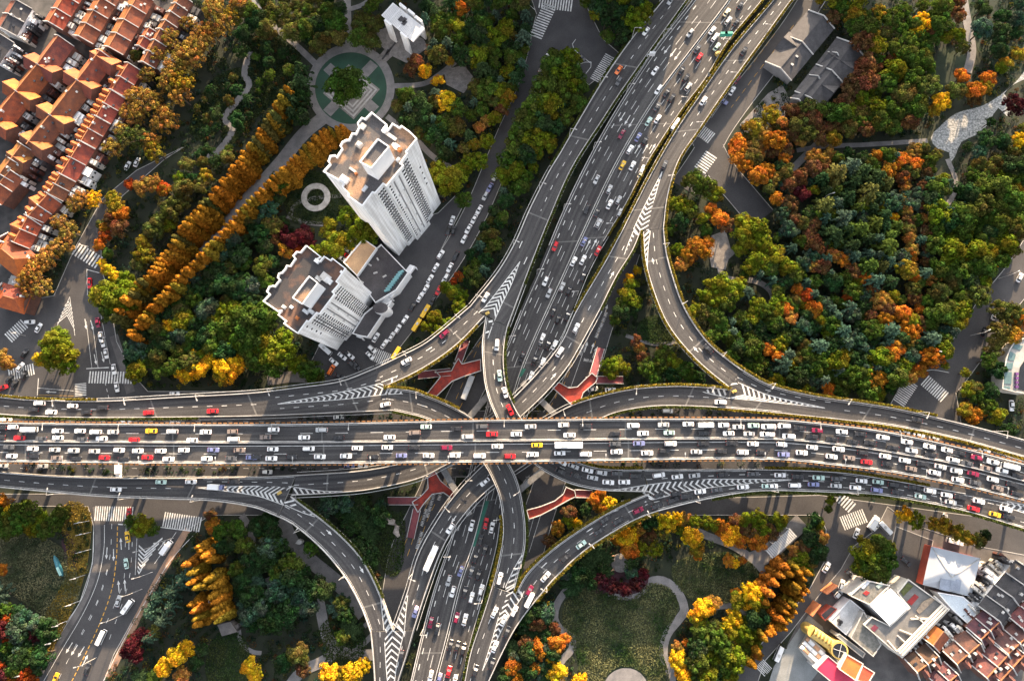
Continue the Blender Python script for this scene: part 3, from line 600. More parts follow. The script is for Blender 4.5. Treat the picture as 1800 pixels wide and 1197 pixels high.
Road("EWS", "main_flyover_carriageway", [(-80, 775.5), (0, 777.5), (450, 780), (900, 776.5), (1350, 773.5), (1475, 783.5), (1575, 798.5), (1688, 819.5), (1800, 847.5), (1880, 868.5)], [(-80, 810), (0, 812), (450, 815.5), (900, 812.5), (1350, 808), (1475, 819), (1575, 832), (1671, 850), (1700, 856), (1800, 881), (1880, 901)], 21, 1, "lower half of the main flyover")
r = ROADS
# edge walls
for k, a in dict(NSW=[('L', 0, .43), ('L', .52, 1)], NSE=[('R', 0, .43), ('R', .58, 1)], L1=[('L', 0, 1), ('R', 0, 1)], LW=[('L', 0, 1), ('R', 0, 1)], A1=[('L', 0, 1), ('R', 0, 1)], WN=[('L', 0, 1), ('R', 0, 1)], B=[('L', 0, 1), ('R', 0, 1)],
                 SB=[('L', 0, 1), ('R', 0, 1)], RE=[('L', 0, 1), ('R', 0, 1)], SEM=[('L', 0, .77), ('R', 0, 1)], R0=[('L', 0, 1), ('R', 0, 1)], V2=[('L', 0, 1), ('R', 0, 1)], LR=[('L', 0, 1), ('R', 0, 1)], RN=[('L', 0, 1), ('R', 0, 1)],
                 D=[('L', 0, 1), ('R', 0, 1)], SL=[('L', 0, 1), ('R', 0, 1)], WS=[('L', 0, 1), ('R', 0, 1)], LS=[('L', 0, 1), ('R', 0, 1)], EWN=[('L', 0, 1), ('R', 0, 1)], EWS=[('R', 0, 1)]).items():
    for q in a: r[k].wall(*q)
r["NSW"].wall('R', 0, 1, .3, .8, .1)
# planted troughs outside the walls
YG, GR = (.125, .098, .016), (.045, .055, .015)
for k, s, f0, f1, c in (("WN", 'L', .67, 1, YG), ("WN", 'R', .45, 1, GR), ("B", 'R', .72, 1, YG), ("B", 'L', .83, 1, GR), ("A1", 'L', 0, .35, GR), ("A1", 'L', .55, 1, YG), ("B", 'R', 0, .3, GR), ("B", 'L', 0, .3, YG), ("SB", 'L', 0, 1, GR), ("RE", 'L', 0, .9, YG), ("RE", 'R', 0, 1, YG), ("SEM", 'R', .15, 1, GR), ("SEM", 'L', .3, .68, YG),
                        ("R0", 'L', .0, 1, YG), ("R0", 'R', 0, 1, YG), ("V2", 'L', 0, .22, YG), ("V2", 'R', 0, .2, GR), ("LR", 'R', 0, 1, YG), ("LR", 'L', 0, 1, YG), ("RN", 'L', 0, .62, YG), ("RN", 'R', 0, 1, YG), ("D", 'L', 0, .35, YG), ("D", 'R', 0, .28, GR), ("L1", 'L', .1, .6, GR), ("L1", 'R', .05, .9, GR), ("LW", 'R', .1, 1, YG), ("NSE", 'R', 0, .42, YG), ("NSE", 'R', .66, 1, GR), ("LS", 'L', .05, .8, GR)):
    r[k].hedge(s, f0, f1, col=c, wd=.8 if c is YG else .7)
for k, s in (("EWN", 'L'), ("EWS", 'R')): r[k].hedge(s, 0, 1, wd=.6, off=-.35, flower=True)
# lane lines
r["EWN"].line(.5, 0, None, .2, 5.2, 14.5); r["EWS"].line(.5, 3, None, .2, 5.2, 14.5)
for k in ("EWN", "EWS"): r[k].line(0, off=.9); r[k].line(1, off=-.9)
L = r["NSW"]; L.line(.22, 0, None, .35, 2.4, 6.5); L.line(.48, 0, None, .18, 5, 13); L.line(.66, 3, None, .18, 5, 13); L.line(.1, off=0); L.line(1, off=-.6)
L = r["NSE"]; L.line(.27, 0, None, .18, 5, 13); L.line(.52, 2, None, .18, 5, 13); L.line(.78, 0, None, .25, 2.6, 6.5); L.line(0, off=.8); L.line(1, off=-.7)
for k, u, f0, f1 in (("L1", .5, 0, .72), ("LW", .5, 0, 1), ("A1", .5, .1, .95), ("WN", .28, 0, .25), ("WN", .72, 0, .25), ("WN", .5, .3, 1), ("B", .5, 0, 1), ("SB", .24, 0, 1), ("RE", .5, 0, 1), ("R0", .5, 0, .7), ("V2", .5, .04, 1), ("LR", .5, .02, 1), ("RN", .2, 0, .3), ("RN", .5, .35, 1), ("D", .5, 0, .95), ("SL", .22, 0, 1), ("SL", .8, 0, 1), ("WS", .5, 0, .65), ("WS", .2, .7, 1), ("LS", .5, 0, 1), ("SEM", .25, 0, .35), ("SEM", .78, 0, .35), ("SEM", .27, .36, 1), ("SEM", .73, .36, 1), ("SEM", .5, .38, .75)):
    r[k].line(u, f0*r[k].len, f1*r[k].len, .22, 2.3, 6.2)
for k in ("L1", "LW", "A1", "WN", "B", "RE", "R0", "V2", "LR", "RN", "D", "WS", "LS", "SEM"):
    q = r[k]; q.line(0, .5, q.len-.5, .16, off=.95); q.line(1, .5, q.len-.5, .16, off=-.95)
    for d in range(14, int(q.len)-5, 42): q.joint(d)
for k in ("EWN", "EWS", "NSW", "NSE"):
    for d in range(30, int(r[k].len), 62): r[k].joint(d, .6)
for k, u, fs in (("L1", .28, (.82,)), ("L1", .72, (.85,)), ("LW", .35, (.55,)), ("A1", .5, (.62,)), ("B", .5, (.87,)), ("RE", .3, (.25, .6)), ("V2", .72, (.12, .38)), ("LR", .35, (.2, .75)), ("D", .7, (.72, .85)), ("LS", .28, (.3, .6)), ("NSW", .35, (.13, .24)), ("NSW", .57, (.135, .245)), ("NSW", .75, (.14, .25)), ("NSE", .4, (.29, .43)), ("NSE", .65, (.29, .43)), ("NSE", .88, (.29, .88)), ("SEM", .2, (.93,)), ("SEM", .8, (.93,))):
    for f in fs: r[k].arrow(u, f*r[k].len, 5.5)
# striped gores
chevron(r["L1"], [(914, 460), (882, 502), (852, 540), (840, 551)], [(914, 460), (899, 500), (882, 535), (869, 564)], (8.9, 10))
chevron(r["A1"], [(853, 558), (848, 600), (848, 620)], [(867, 568), (856, 600), (850, 622)], 10.6, half=True)
chevron(r["WN"], [(488, 710), (600, 689), (669, 674)], [(488, 710), (600, 702), (679, 693)], (15.7, 15), lead=-1)
chevron(r["LW"], [(680, 681), (726, 658), (745, 648)], [(670, 672), (715, 655), (741, 646)], (14.9, 13), half=True, lead=-1)
chevron(r["B"], [(680, 682), (726, 687), (748, 694)], [(682, 693), (715, 692), (747, 695)], (15, 14.4), half=True, lead=1)
chevron(r["WS"], [(348, 857), (450, 854), (516, 855)], [(348, 857), (450, 871), (500, 888)], (12.2, 11), lead=1)
chevron(r["V2"], [(514, 870), (590, 866), (612, 865)], [(517, 856), (570, 863), (610, 863)], (11, 10.9), half=True)
chevron(r["LS"], [(514, 872), (543, 894), (556, 904)], [(501, 887), (530, 900), (554, 908)], (11, 10.5), half=True)
chevron(r["SEM"], [(1391, 843), (1300, 842), (1213, 843), (1137, 852)], [(1391, 843), (1300, 851), (1213, 862), (1148, 878)], (16, 15), lead=-1)
chevron(r["A1"], [(1139, 864), (1100, 863), (1080, 862)], [(1136, 852), (1100, 858), (1078, 861)], (15, 15), half=True)
chevron(r["RE"], [(1140, 867), (1100, 884), (1073, 898)], [(1147, 878), (1110, 889), (1078, 899)], (15, 13.4), half=True)
chevron(r["RN"], [(1450, 717), (1350, 694), (1297, 672)], [(1450, 717), (1350, 706), (1276, 699)], (15, 14), lead=1)
chevron(r["D"], [(1282, 685), (1226, 680), (1215, 679)], [(1275, 698), (1240, 690), (1214, 681)], (14, 13.4), half=True)
chevron(r["LR"], [(1283, 683), (1255, 662), (1248, 656)], [(1296, 671), (1262, 658), (1250, 655)], (14, 13), half=True)
chevron(r["SL"], [(690, 1245), (681, 1197), (675, 1110)], [(690, 1245), (697, 1170), (711, 1107)], (5, 8), lead=-1)
chevron(r["LS"], [(691, 1103), (678, 1065), (672, 1050)], [(675, 1107), (671, 1070), (669, 1050)], (8, 8.6), half=True)
chevron(r["D"], [(692, 1104), (705, 1070), (714, 1046)], [(711, 1106), (714, 1070), (717, 1046)], (8, 8.5), half=True)
chevron(r["SB"], [(848, 1178), (872, 1100), (887, 1040)], [(848, 1178), (888, 1095), (919, 1046)], (5.9, 8), lead=-1)
chevron(r["B"], [(905, 1035), (913, 1005), (920, 975)], [(888, 1032), (903, 1000), (918, 974)], (8, 8.7), half=True)
chevron(r["RE"], [(907, 1041), (925, 1007), (950, 982)], [(918, 1046), (935, 1010), (953, 984)], (8, 9), half=True)
chevron(r["R0"], [(1164, 302), (1130, 368), (1114, 402)], [(1164, 302), (1148, 360), (1143, 402)], (6.9, 8), lead=-1)
chevron(r["V2"], [(1127, 408), (1113, 440), (1093, 474)], [(1113, 407), (1100, 440), (1091, 472)], (8, 8.4), half=True)
chevron(r["LR"], [(1130, 408), (1133, 450), (1136, 472)], [(1143, 406), (1139, 440), (1138, 470)], (8, 8.8), half=True)
chevron(r["SEM"], [(1704, 868), (1800, 887), (1865, 903)], [(1704, 872), (1800, 901), (1865, 921)], (20.9, 20.9), lead=-1)
for q in ROADS.values(): q.finish()
_m = MB(); _m.face([P(x, y, 2.56) for x, y in ((853, 880), (860, 880), (835, 960), (830, 960))][::-1]); _m.face([P(x, y, 2.56) for x, y in ((918, 648), (925, 648), (917, 662), (911, 662))][::-1]); _m.build("green_median_strip", mat("green_road_paint", (.02, .13, .09), .8), r["NSE"].o)
# piers and portal beams of the flyovers
PB = MB()
def pier(key, d, ws=(.5,)):
    q = ROADS[key]; b = MB()
    for u in ws:
        p = q.at(u, d); ang = math.atan2(q.dirn(d).y, q.dirn(d).x)
        b.box((p.x, p.y, (p.z-1.2)/2), (1.4, 1.8, max(p.z-1.2, .5)), ang)
    p0, p1 = q.at(.12, d), q.at(.88, d); b.bar(p0-Vector((0, 0, 1.9)), p1-Vector((0, 0, 1.9)), 1.6, 1.4)
    return b.build("bridge_pier", CONC, q.o)
for k, st in (("EWN", 55), ("EWS", 55), ("WN", 40), ("RN", 40), ("SEM", 45), ("WS", 40)):
    for d in range(20, int(r[k].len), st): pier(k, d)
for a, b, z in (((790, 775), (880, 668), 8.6), ((918, 672), (1000, 752), 8.4), ((828, 800), (775, 822), 7.6), ((826, 905), (772, 812), 8.3), ((905, 868), (985, 800), 8.2)):
    q = MB(); A, B = P(*a, z), P(*b, z); q.bar(A, B, 2.6, 1.3)
    for t in (.04, .96): c = A.lerp(B, t); q.box((c.x, c.y, (z-.6)/2), (1.6, 1.6, z-.6))
    q.build("portal_beam", mat("beam_concrete", (.17, .165, .16), .9, (.10, .10, .10), .4), kind="structure")
# ---------------------------------------------------------------- buildings
def zpoly(pts, z, ox=0., oy=0., f=1.): return [P(ox+x/f, oy+y/f, z) for x, y in pts]
def block(name, label, cat, poly, z, wm, rm, rim=.8, rimm=None, z0=0., group=None, keep=True):
    """flat-roofed building: wall, roof and parapet from a footprint given in world points"""
    c = sum(poly, Vector())/len(poly); root = empty(name, (0, 0, 0), 0, label, cat, group)
    b = MB(); b.prism(poly, z0, z-.02, 0, 0); b.build("wall", wm, root)
    b = MB(); b.flat([(p.x, p.y, z) for p in poly]); b.build("roof", rm, root)
    if rim:
        b = MB(); n = len(poly)
        for i in range(n):
            p, q = poly[i], poly[(i+1) % n]; e = (q-p).normalized()*.18; b.bar(Vector((p.x, p.y, z+rim/2-.05))-e, Vector((q.x, q.y, z+rim/2-.05))+e, .36+.002*i, rim+.003*(i % 3))
        b.build("parapet", rimm or wm, root)
    if keep: keepout([PX(Vector((p.x, p.y, 0))) for p in poly]); keepout([PX(p) for p in poly])
    rebase(root, (c.x, c.y, z0)); return root
def child(root, b, name, m, **k):
    o = b.build(name, m, root, **k)
    inv = Matrix.Translation(-root.location)
    p = root
    if root.parent is None: o.matrix_parent_inverse = inv
    return o
def tower(label, pts, ox, oy, f, z, segs, pent, pz, clutter, rm):
    poly = zpoly(pts, z, ox, oy, f); root = block("apartment_tower", label, "building", poly, z, TWALL, rm, 1.3, WHITE)
    wins = []
    for (a, b_, us, zs) in segs:
        A, B = P(ox+a[0]/f, oy+a[1]/f, z), P(ox+b_[0]/f, oy+b_[1]/f, z); d = (B-A); d.z = 0; L = d.length; d /= L
        nrm = Vector((d.y, -d.x, 0)); cc = Vector((root.location.x, root.location.y, 0))
        if nrm.dot(A-cc) < 0: nrm = -nrm
        for zz in zs:
            for u in us: wins.append((A+d*L*u, d, nrm, zz))
    def wbox(b, p, d, nrm, zz, w=.8, h=1.15): b.box((p.x+nrm.x*.03, p.y+nrm.y*.03, zz), (w, .12, h), math.atan2(d.y, d.x))
    for (a, b_, us, zs) in segs[1:4]:
        A, B = P(ox+a[0]/f, oy+a[1]/f, z), P(ox+b_[0]/f, oy+b_[1]/f, z); d = (B-A); d.z = 0; L = d.length; d /= L; nrm = Vector((d.y, -d.x, 0)); cc = Vector((root.location.x, root.location.y, 0)); nrm = -nrm if nrm.dot(A-cc) < 0 else nrm
        for u in ((.36, .66) if len(us) > 2 and L < 14 else (.5,) if 0 else ()):
            p = A+d*L*u+nrm*.04; b = MB(); b.box((p.x, p.y, z*.52), (.55, .1, z*.9), math.atan2(d.y, d.x)); child(root, b, "recess_shade_strip", mat("recess_shadow_grey", (.22, .22, .23), .9))  # flat dark strip on the wall, painted as a recess's shade
            for k in range(int(z*.9/2.75)):
                if (k*7+int(u*100)) % 5 == 0: q_ = p+d*.55+nrm*.25; b = MB(); b.box((q_.x, q_.y, 5.2+2.75*k), (.8, .45, .6), math.atan2(d.y, d.x)); child(root, b, "air_conditioner", PARA)
    wins.sort(key=lambda t: -t[3])
    for t in wins[:96]:
        b = MB(); wbox(b, *t); child(root, b, "window", WIN)
    b = MB()
    for t in wins[96:]: wbox(b, *t)
    if b.f: o = child(root, b, "window_rows", WIN); o["kind"] = "stuff"
    # lift house
    q = zpoly(pent, pz, ox, oy, f); b = MB(); b.prism(q, z-.5, pz-.9, 0, 0); ph = child(root, b, "lift_house", WHITE)
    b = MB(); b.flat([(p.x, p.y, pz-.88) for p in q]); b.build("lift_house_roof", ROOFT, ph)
    b = MB()
    for i in range(4):
        p, s_ = q[i], q[(i+1) % 4]; b.bar(Vector((p.x, p.y, pz-.5)), Vector((s_.x, s_.y, pz-.5)), .35+.003*i, 1.1+.003*i)
    b.build("lift_house_parapet", WHITE, ph)
    ang = math.atan2((q[1]-q[0]).y, (q[1]-q[0]).x)
    for (x, y, sx, sy, sz, m) in clutter:
        c = P(ox+x/f, oy+y/f, z); b = MB(); b.box((c.x, c.y, z+sz/2), (sx, sy, sz), ang)
        if sz > .9: b.box((c.x, c.y, z+sz+.1), (sx*.7, sy*.7, .2), ang)
        child(root, b, "rooftop_unit", m)
    return root
RUST = mat("rust_orange_metal", (.42, .14, .04), .8)
fl1 = [6+2.75*i for i in range(23)]; fl2 = [6+2.75*i for i in range(17)]
T1 = [(405, 45), (515, 135), (490, 165), (520, 185), (560, 128), (612, 160), (628, 145), (690, 190), (740, 240), (660, 340), (668, 352), (615, 425), (640, 440), (515, 590), (490, 575), (430, 645), (410, 640), (335, 740), (280, 705), (225, 665), (232, 650), (185, 600), (200, 570), (165, 552), (45, 485), (95, 430), (80, 410), (95, 370), (130, 365), (142, 380), (185, 315), (170, 295), (185, 265), (215, 250), (235, 250), (260, 200), (285, 205), (310, 160), (300, 125), (330, 85), (355, 95)]
tower("taller white apartment tower with orange sun-and-rust patched grey roof terrace", T1, 560, 190, 4.275, 66,
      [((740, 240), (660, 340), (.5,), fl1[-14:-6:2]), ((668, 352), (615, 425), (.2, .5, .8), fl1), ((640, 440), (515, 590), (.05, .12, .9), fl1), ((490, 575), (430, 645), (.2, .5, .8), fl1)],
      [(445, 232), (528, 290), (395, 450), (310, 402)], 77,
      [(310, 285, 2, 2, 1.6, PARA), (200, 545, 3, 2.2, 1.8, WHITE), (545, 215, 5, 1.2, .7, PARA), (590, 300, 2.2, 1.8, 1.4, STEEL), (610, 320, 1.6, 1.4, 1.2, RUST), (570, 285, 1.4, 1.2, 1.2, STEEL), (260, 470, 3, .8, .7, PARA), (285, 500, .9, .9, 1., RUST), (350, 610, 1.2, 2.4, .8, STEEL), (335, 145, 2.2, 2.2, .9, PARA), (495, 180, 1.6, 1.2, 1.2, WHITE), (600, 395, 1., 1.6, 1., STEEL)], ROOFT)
T2 = [(400, 65), (525, 165), (490, 185), (520, 205), (555, 160), (610, 195), (628, 178), (740, 265), (660, 380), (685, 400), (625, 470), (645, 490), (515, 660), (490, 650), (420, 730), (405, 720), (325, 830), (265, 790), (205, 745), (222, 725), (155, 670), (185, 630), (150, 638), (25, 550), (80, 490), (55, 465), (75, 425), (110, 415), (122, 425), (170, 365), (150, 345), (160, 310), (190, 300), (215, 270), (230, 240), (260, 245), (305, 180), (285, 155), (315, 120), (350, 125)]
tower("shorter white apartment tower with dark brown roof, nearer the flyover", T2, 460, 420, 4.99, 50,
      [((685, 400), (625, 470), (.15, .4, .65, .9), fl2[:16]), ((645, 490), (515, 660), (.04, .1, .9, .96), fl2[:16]), ((490, 650), (420, 730), (.15, .4, .65, .9), fl2[:16]), ((405, 720), (325, 830), (.35,), fl2[9:16:2])],
      [(415, 328), (490, 385), (355, 570), (270, 515)], 60,
      [(560, 340, 4, 3, .5, PARA), (590, 370, 3, 2, .7, STEEL), (500, 350, 2.5, 1.5, .5, PARA), (390, 640, 2.5, 1.2, .9, STEEL), (315, 695, 1.2, 1.2, 1., RUST), (200, 600, 1.6, 1.2, 1., PARA), (265, 600, 1.2, 1., .8, WHITE), (440, 640, 2.6, 1.4, 1.2, STEEL), (490, 200, 1.8, 1.4, 1.3, WHITE), (705, 295, 1., 1., 1., WHITE)], ROOFK)
# podium between the towers
o_ = (460, 420, 4.99)
pod = block("podium", "dark felt roofed podium joining the two white towers", "building", zpoly([(1050, 55), (1285, 300), (1180, 450), (1000, 560), (840, 330), (1010, 90)], 8.5, *o_), 8.5, WHITE, ROOFD, .9)
b = MB()
for k in range(9): c = P(460+(1105+k*15)/4.99, 420+(455-k*20)/4.99, 8.5); b.box((c.x, c.y, 9.4), (2.6, .8, 1.6), .35)
child(pod, b, "skylight_row", mat("teal_glass", (.20, .42, .44), .3))
for x, y in ((1000, 300), (950, 230), (880, 380), (1080, 330), (1020, 180)):
    c = P(460+x/4.99, 420+y/4.99, 8.5); b = MB(); b.box((c.x, c.y, 8.9), (random.uniform(.8, 2), .7, .7), random.uniform(0, 3)); child(pod, b, "roof_vent", PARA)
hall = block("hall", "low hall with sandy roof and white rim between the towers", "building", zpoly([(895, 5), (1010, 85), (840, 325), (725, 210)], 10.5, *o_), 10.5, WHITE, SAND, 1.0)
low = block("shop_podium", "low dark-roofed shop wing under the shorter white tower", "building", zpoly([(1010, 575), (1075, 590), (1140, 545), (930, 860), (870, 850), (800, 830), (905, 660)], 6.5, *o_), 6.5, WHITE, ROOFD, .8)
for k in range(9):     # white bays of the arcade along the street
    t = k/9; a = (1345-475*t, 240+635*t); e = (1345-475*(t+.105), 240+635*(t+.105))
    q = [(a[0]-45, a[1]-15), (a[0], a[1]), (e[0], e[1]), (e[0]-45, e[1]-15)]
    q = zpoly(q, 6, *o_); b = MB(); b.prism(q, 3.5, 6, 0); 
    for s_ in (.25, .5, .75): b.bar(q[1].lerp(q[0], s_)+Vector((0, 0, .1)), q[2].lerp(q[3], s_)+Vector((0, 0, .1)), .35, .3)
    for j in (1, 2): b.box((q[j].x, q[j].y, 1.75), (.5, .5, 3.5), .5)
    o = centre(b.build("arcade_bay", WHITE)); ARC = globals().setdefault("ARC", []); ARC.append(o)
ordn = "first second third fourth fifth sixth seventh eighth ninth tenth eleventh twelfth thirteenth fourteenth fifteenth sixteenth seventeenth eighteenth nineteenth twentieth".split()
def nth(i):
    if i < 20: return ordn[i]
    i += 1; return f"{i}{'th' if 10 <= i % 100 <= 20 else {1: 'st', 2: 'nd', 3: 'rd'}.get(i % 10, 'th')}"
for i, o in enumerate(ARC): tag(o, f"white ribbed arcade bay on the street front of the towers, {nth(i)} from the top", "arcade bay", "white arcade bays before the towers")
drum = MB(); c = P(460+1040/4.99, 420+605/4.99, 11); drum.prism([(c.x+3.4*math.cos(a), c.y+2.4*math.sin(a)) for a in np.linspace(0, 6.28, 24, endpoint=False)], 0, 11, 0, 1)
centre(drum.build("stair_drum", [WHITE, ROOFD], label="white oval stair drum beside the shorter tower's front", cat="building"))

# lane houses
HOUSES = []
def house(a, b_, w, zr, ze, rmS, rmN, noun, place, walls=3, dorm=0, chim=1, annex=5, cross=(), hip=False, wallm=None):
    """row house: ridge from pixel a to b_ at height zr; left of a->b is one slope, right the other"""
    A, B = P(*a, zr), P(*b_, zr); d = B-A; d.z = 0; L = d.length; d.normalize(); n = Vector((-d.y, d.x, 0)); rr = random.Random(int(a[0]*7+a[1]))
    root = empty("row_house", (0, 0, 0)); wm = wallm or BRICK; c = (A+B)/2
    fl = lambda v, z: Vector((v.x, v.y, z)); h = [fl(A+n*w, 0), fl(B+n*w, 0), fl(B-n*w, 0), fl(A-n*w, 0)]
    m = MB(); m.prism(h, 0, ze); m.face([fl(A+n*w, ze), fl(A, zr-.1), fl(A-n*w, ze)]); m.face([fl(B+n*w, ze), fl(B-n*w, ze), fl(B, zr-.1)]); m.build("wall", wm, root)
    e = w+.5; zl = zr-(zr-ze)*e/w; m = MB(); A2, B2 = A-d*.3, B+d*.3
    if hip: R0_, R1_ = A+d*w*.9, B-d*w*.9
    else: R0_, R1_ = A2, B2
    up = Vector((0, 0, .12))
    m.face([fl(A2+n*e, zl)+up, fl(B2+n*e, zl)+up, R1_+up, R0_+up][::-1], 0); m.face([fl(A2-n*e, zl)+up, R0_+up, R1_+up, fl(B2-n*e, zl)+up][::-1], 1)
    if hip: m.face([fl(A2-n*e, zl)+up, fl(A2+n*e, zl)+up, R0_+up], 1); m.face([fl(B2+n*e, zl)+up, fl(B2-n*e, zl)+up, R1_+up], 1)
    rc = MB(); rc.bar(R0_+up*1.6, R1_+up*1.6, .35, .25)
    for (t, s1, s2) in cross:     # cross gables
        q = A.lerp(B, t); cz = zr-.25; w2 = w*.8
        for s_, ln in ((1, s1), (-1, s2)):
            if not ln: continue
            tip = fl(q+n*s_*ln, cz); zz = cz-(zr-ze)*.85
            m.face([fl(q+d*w2, zz)+up, fl(q, cz)+up, tip+up, fl(tip+d*w2, zz)+up][::(1 if s_ > 0 else -1)], 0 if s_ < 0 else 0); m.face([fl(q, cz)+up, fl(q-d*w2, zz)+up, fl(tip-d*w2, zz)+up, tip+up][::(1 if s_ > 0 else -1)], 1)
            rc.bar(fl(q, cz)+up*1.8, tip+up*1.8, .35, .25)
            g_ = MB(); g_.prism([fl(q+d*w2*.92, 0), fl(tip+d*w2*.92-n*s_*.3, 0), fl(tip-d*w2*.92-n*s_*.3, 0), fl(q-d*w2*.92, 0)], 0, zz+.05); g_.face([fl(tip+d*w2*.9-n*s_*.31, zz), fl(tip-d*w2*.9-n*s_*.31, zz), fl(tip-n*s_*.31, cz-.1)]); g_.build("gable_wing", wm, root)
    ro = m.build("roof", [rmS, rmN], root); ro.color = (rr.uniform(.72, 1.2), rr.uniform(.75, 1.3), rr.uniform(.8, 1.5), 1); rc.build("ridge_cap", mat("ridge_tile", (.42, .17, .07), .8) if rmS is not SLATE else SLATE, ro)
    for i in range(walls+1):
        t = i/max(walls, 1); q = A2.lerp(B2, t); k = MB(); k.bar(fl(q+n*e, zl+.35), fl(q, zr+.35), .35, .7); k.bar(fl(q, zr+.351), fl(q-n*e, zl+.351), .352, .702); k.build("fire_wall", PARA, root)
    for i in range(dorm):
        t = (i+.5)/dorm; q = A.lerp(B, t)-n*w*.62; zq = zr-(zr-ze)*.62; k = MB()
        k.box((q.x, q.y, zq+.5), (1.5, 2.4, 1.6), math.atan2(d.y, d.x)); dm = k.build("dormer", wm, root)
        k = MB(); r1 = q-n*1.6; r0 = q+n*1.8
        for s_ in (1, -1): k.face([fl(r0, zq+2.2), fl(r1, zq+2.2), fl(r1+d*s_*1.2, zq+1.25), fl(r0+d*s_*1.2, zq+1.25)][::s_], 0)
        k.build("dormer_roof", rmN, dm)
    for i in range(chim):
        q = A.lerp(B, rr.uniform(.1, .9))+n*rr.uniform(-.4, .5)*w; k = MB(); k.box((q.x, q.y, zr-.6), (.9, .7, 2.4), math.atan2(d.y, d.x)); k.box((q.x, q.y, zr+.65), (1.1, .9, .2), math.atan2(d.y, d.x)); k.build("chimney", PARA, ro)
    annex = int(annex*1.6)
    for i in range(annex):
        t = (i+.3+rr.random()*.5)/annex; dp = rr.uniform(2.4, 5.6); q = A.lerp(B, t)+n*(w+dp/2); hh = rr.uniform(ze*.55, ze*.95); wd = L/annex*rr.uniform(.5, .95)
        k = MB(); k.box((q.x, q.y, hh/2), (wd, dp, hh), math.atan2(d.y, d.x)); k.box((q.x+n.x*.4, q.y+n.y*.4, hh+.35), (wd*.96, .2, .7), math.atan2(d.y, d.x))
        mm = rr.choice([WHITE, CREAM, CONC, PARA, TILEB, SLATE]); an = k.build("annex", mm, root)
        k = MB(); k.box((q.x+d.x*wd*.15, q.y+d.y*wd*.15, hh+.25), (wd*.4, dp*.35, .5), math.atan2(d.y, d.x)+rr.uniform(-.1, .1)); k.build("rooftop_box", rr.choice([METALR, CONC, WHITE, SLATE, PARA]), an)
        for s_ in (-.28, .28):
            k = MB(); p_ = q+d*s_*wd+n*(dp/2+.03); k.box((p_.x, p_.y, hh*.66), (.9, .1, 1.2), math.atan2(d.y, d.x)); k.build("window", WIN, an)
    for i in range(3):
        q = A.lerp(B, rr.uniform(.1, .9))+n*w*rr.uniform(.3, .75); s_ = (q-A.lerp(B, .5)).dot(n); zq = zr-(zr-ze)*abs(s_)/w
        k = MB(); k.box((q.x, q.y, zq+.25), (.9, 1.3, .3), math.atan2(d.y, d.x)); k.build("roof_light", rr.choice([WIN, PARA]), ro)
    keepout([PX(fl(p, ze)) for p in h]); rebase(root, (c.x, c.y, 0)); HOUSES.append((root, noun, place, a[0]/2+b_[0]/2, a[1]/2+b_[1]/2)); return root
LW_, UP_ = "in the old lanes at upper left", "in the lanes at lower right"
hS, hN = TILE, TILE_SUN
house((29, 2), (2, 48), 5.5, 11, 8, SLATE, TILE, "dark slate roofed row house", LW_, 2, wallm=WHITE)
house((-2, 60), (-28, 96), 5.5, 11, 8, SLATE, TILE, "dark slate roofed row house", LW_, 1, wallm=WHITE)
house((128, -30), (86, 38), 5, 11, 8, hS, hN, "red tiled row house", LW_, 3)
house((190, -25), (139, 63), 5.2, 11, 8, hS, hN, "red tiled row house", LW_, 4)
house((245, -12), (192, 82), 5.2, 11, 8, hS, hN, "red tiled row house", LW_, 4, annex=6)
house((318, -8), (283, 50), 4, 11, 8, hS, hN, "narrow red tiled row house", LW_, 4, annex=3)
house((282, 52), (252, 108), 4, 11, 8, hS, hN, "narrow red tiled row house", LW_, 3, annex=2)
house((262, 50), (245, 80), 3, 10, 8, hS, hN, "short red tiled row house", LW_, 2, annex=2)
house((102, 64), (66, 113), 5.4, 12, 8, hS, hN, "gabled orange-lit tiled row house", LW_, 0, cross=((1., 8.5, 8.5),), annex=3)
house((65, 114), (28, 160), 5.4, 12, 8, hS, hN, "gabled orange-lit tiled row house", LW_, 0, cross=((1., 8.5, 8.5),), annex=3)
house((27, 161), (-14, 212), 5.4, 12, 8, hS, hN, "gabled orange-lit tiled row house", LW_, 0, cross=((1., 8.5, 8.5),), annex=3)
house((175, 90), (136, 141), 5.4, 12, 8, hS, hN, "gabled orange-lit tiled row house", LW_, 0, cross=((.15, 9, 4), (1., 8.5, 8.5)), annex=3)
house((135, 142), (88, 202), 5.4, 12, 8, hS, hN, "gabled orange-lit tiled row house", LW_, 0, cross=((1., 8.5, 8.5),), annex=4)
house((87, 203), (47, 253), 5.4, 12, 8, hS, hN, "gabled orange-lit tiled row house", LW_, 0, cross=((.9, 8, 6),), annex=4)
house((38, 255), (0, 305), 5.0, 11, 8, hS, hN, "gabled orange-lit tiled row house", LW_, 2, cross=((.4, 6, 4),), annex=4)
for a, b_, dn in (((226, 112), (197, 158), 2), ((196, 159), (170, 204), 5), ((169, 205), (143, 248), 5), ((142, 249), (108, 306), 4), ((107, 307), (86, 340), 4), ((84, 342), (50, 380), 3), ((49, 381), (25, 425), 3)):
    house(a, b_, 4.6, 11, 7.5, hS, hN, "long red roofed row house with dormers", "along the plane tree avenue", 2, dorm=dn, annex=3, cross=((.5, 0, 6),) if a[0] in (84, 49) else ())
house((-12, 425), (40, 468), 6, 11, 7.5, TILE, TILE_SUN, "hipped red roofed corner house", LW_, 0, annex=3, hip=True)
house((-20, 345), (18, 300), 5, 10, 7.5, TILEB, TILE, "brown roofed row house", LW_, 2, annex=3)
house((-10, 515), (42, 530), 5, 9, 6.5, TILE, TILE_SUN, "small hipped red house", "at the western street corner", 0, annex=2, hip=True)
TB = TILEB
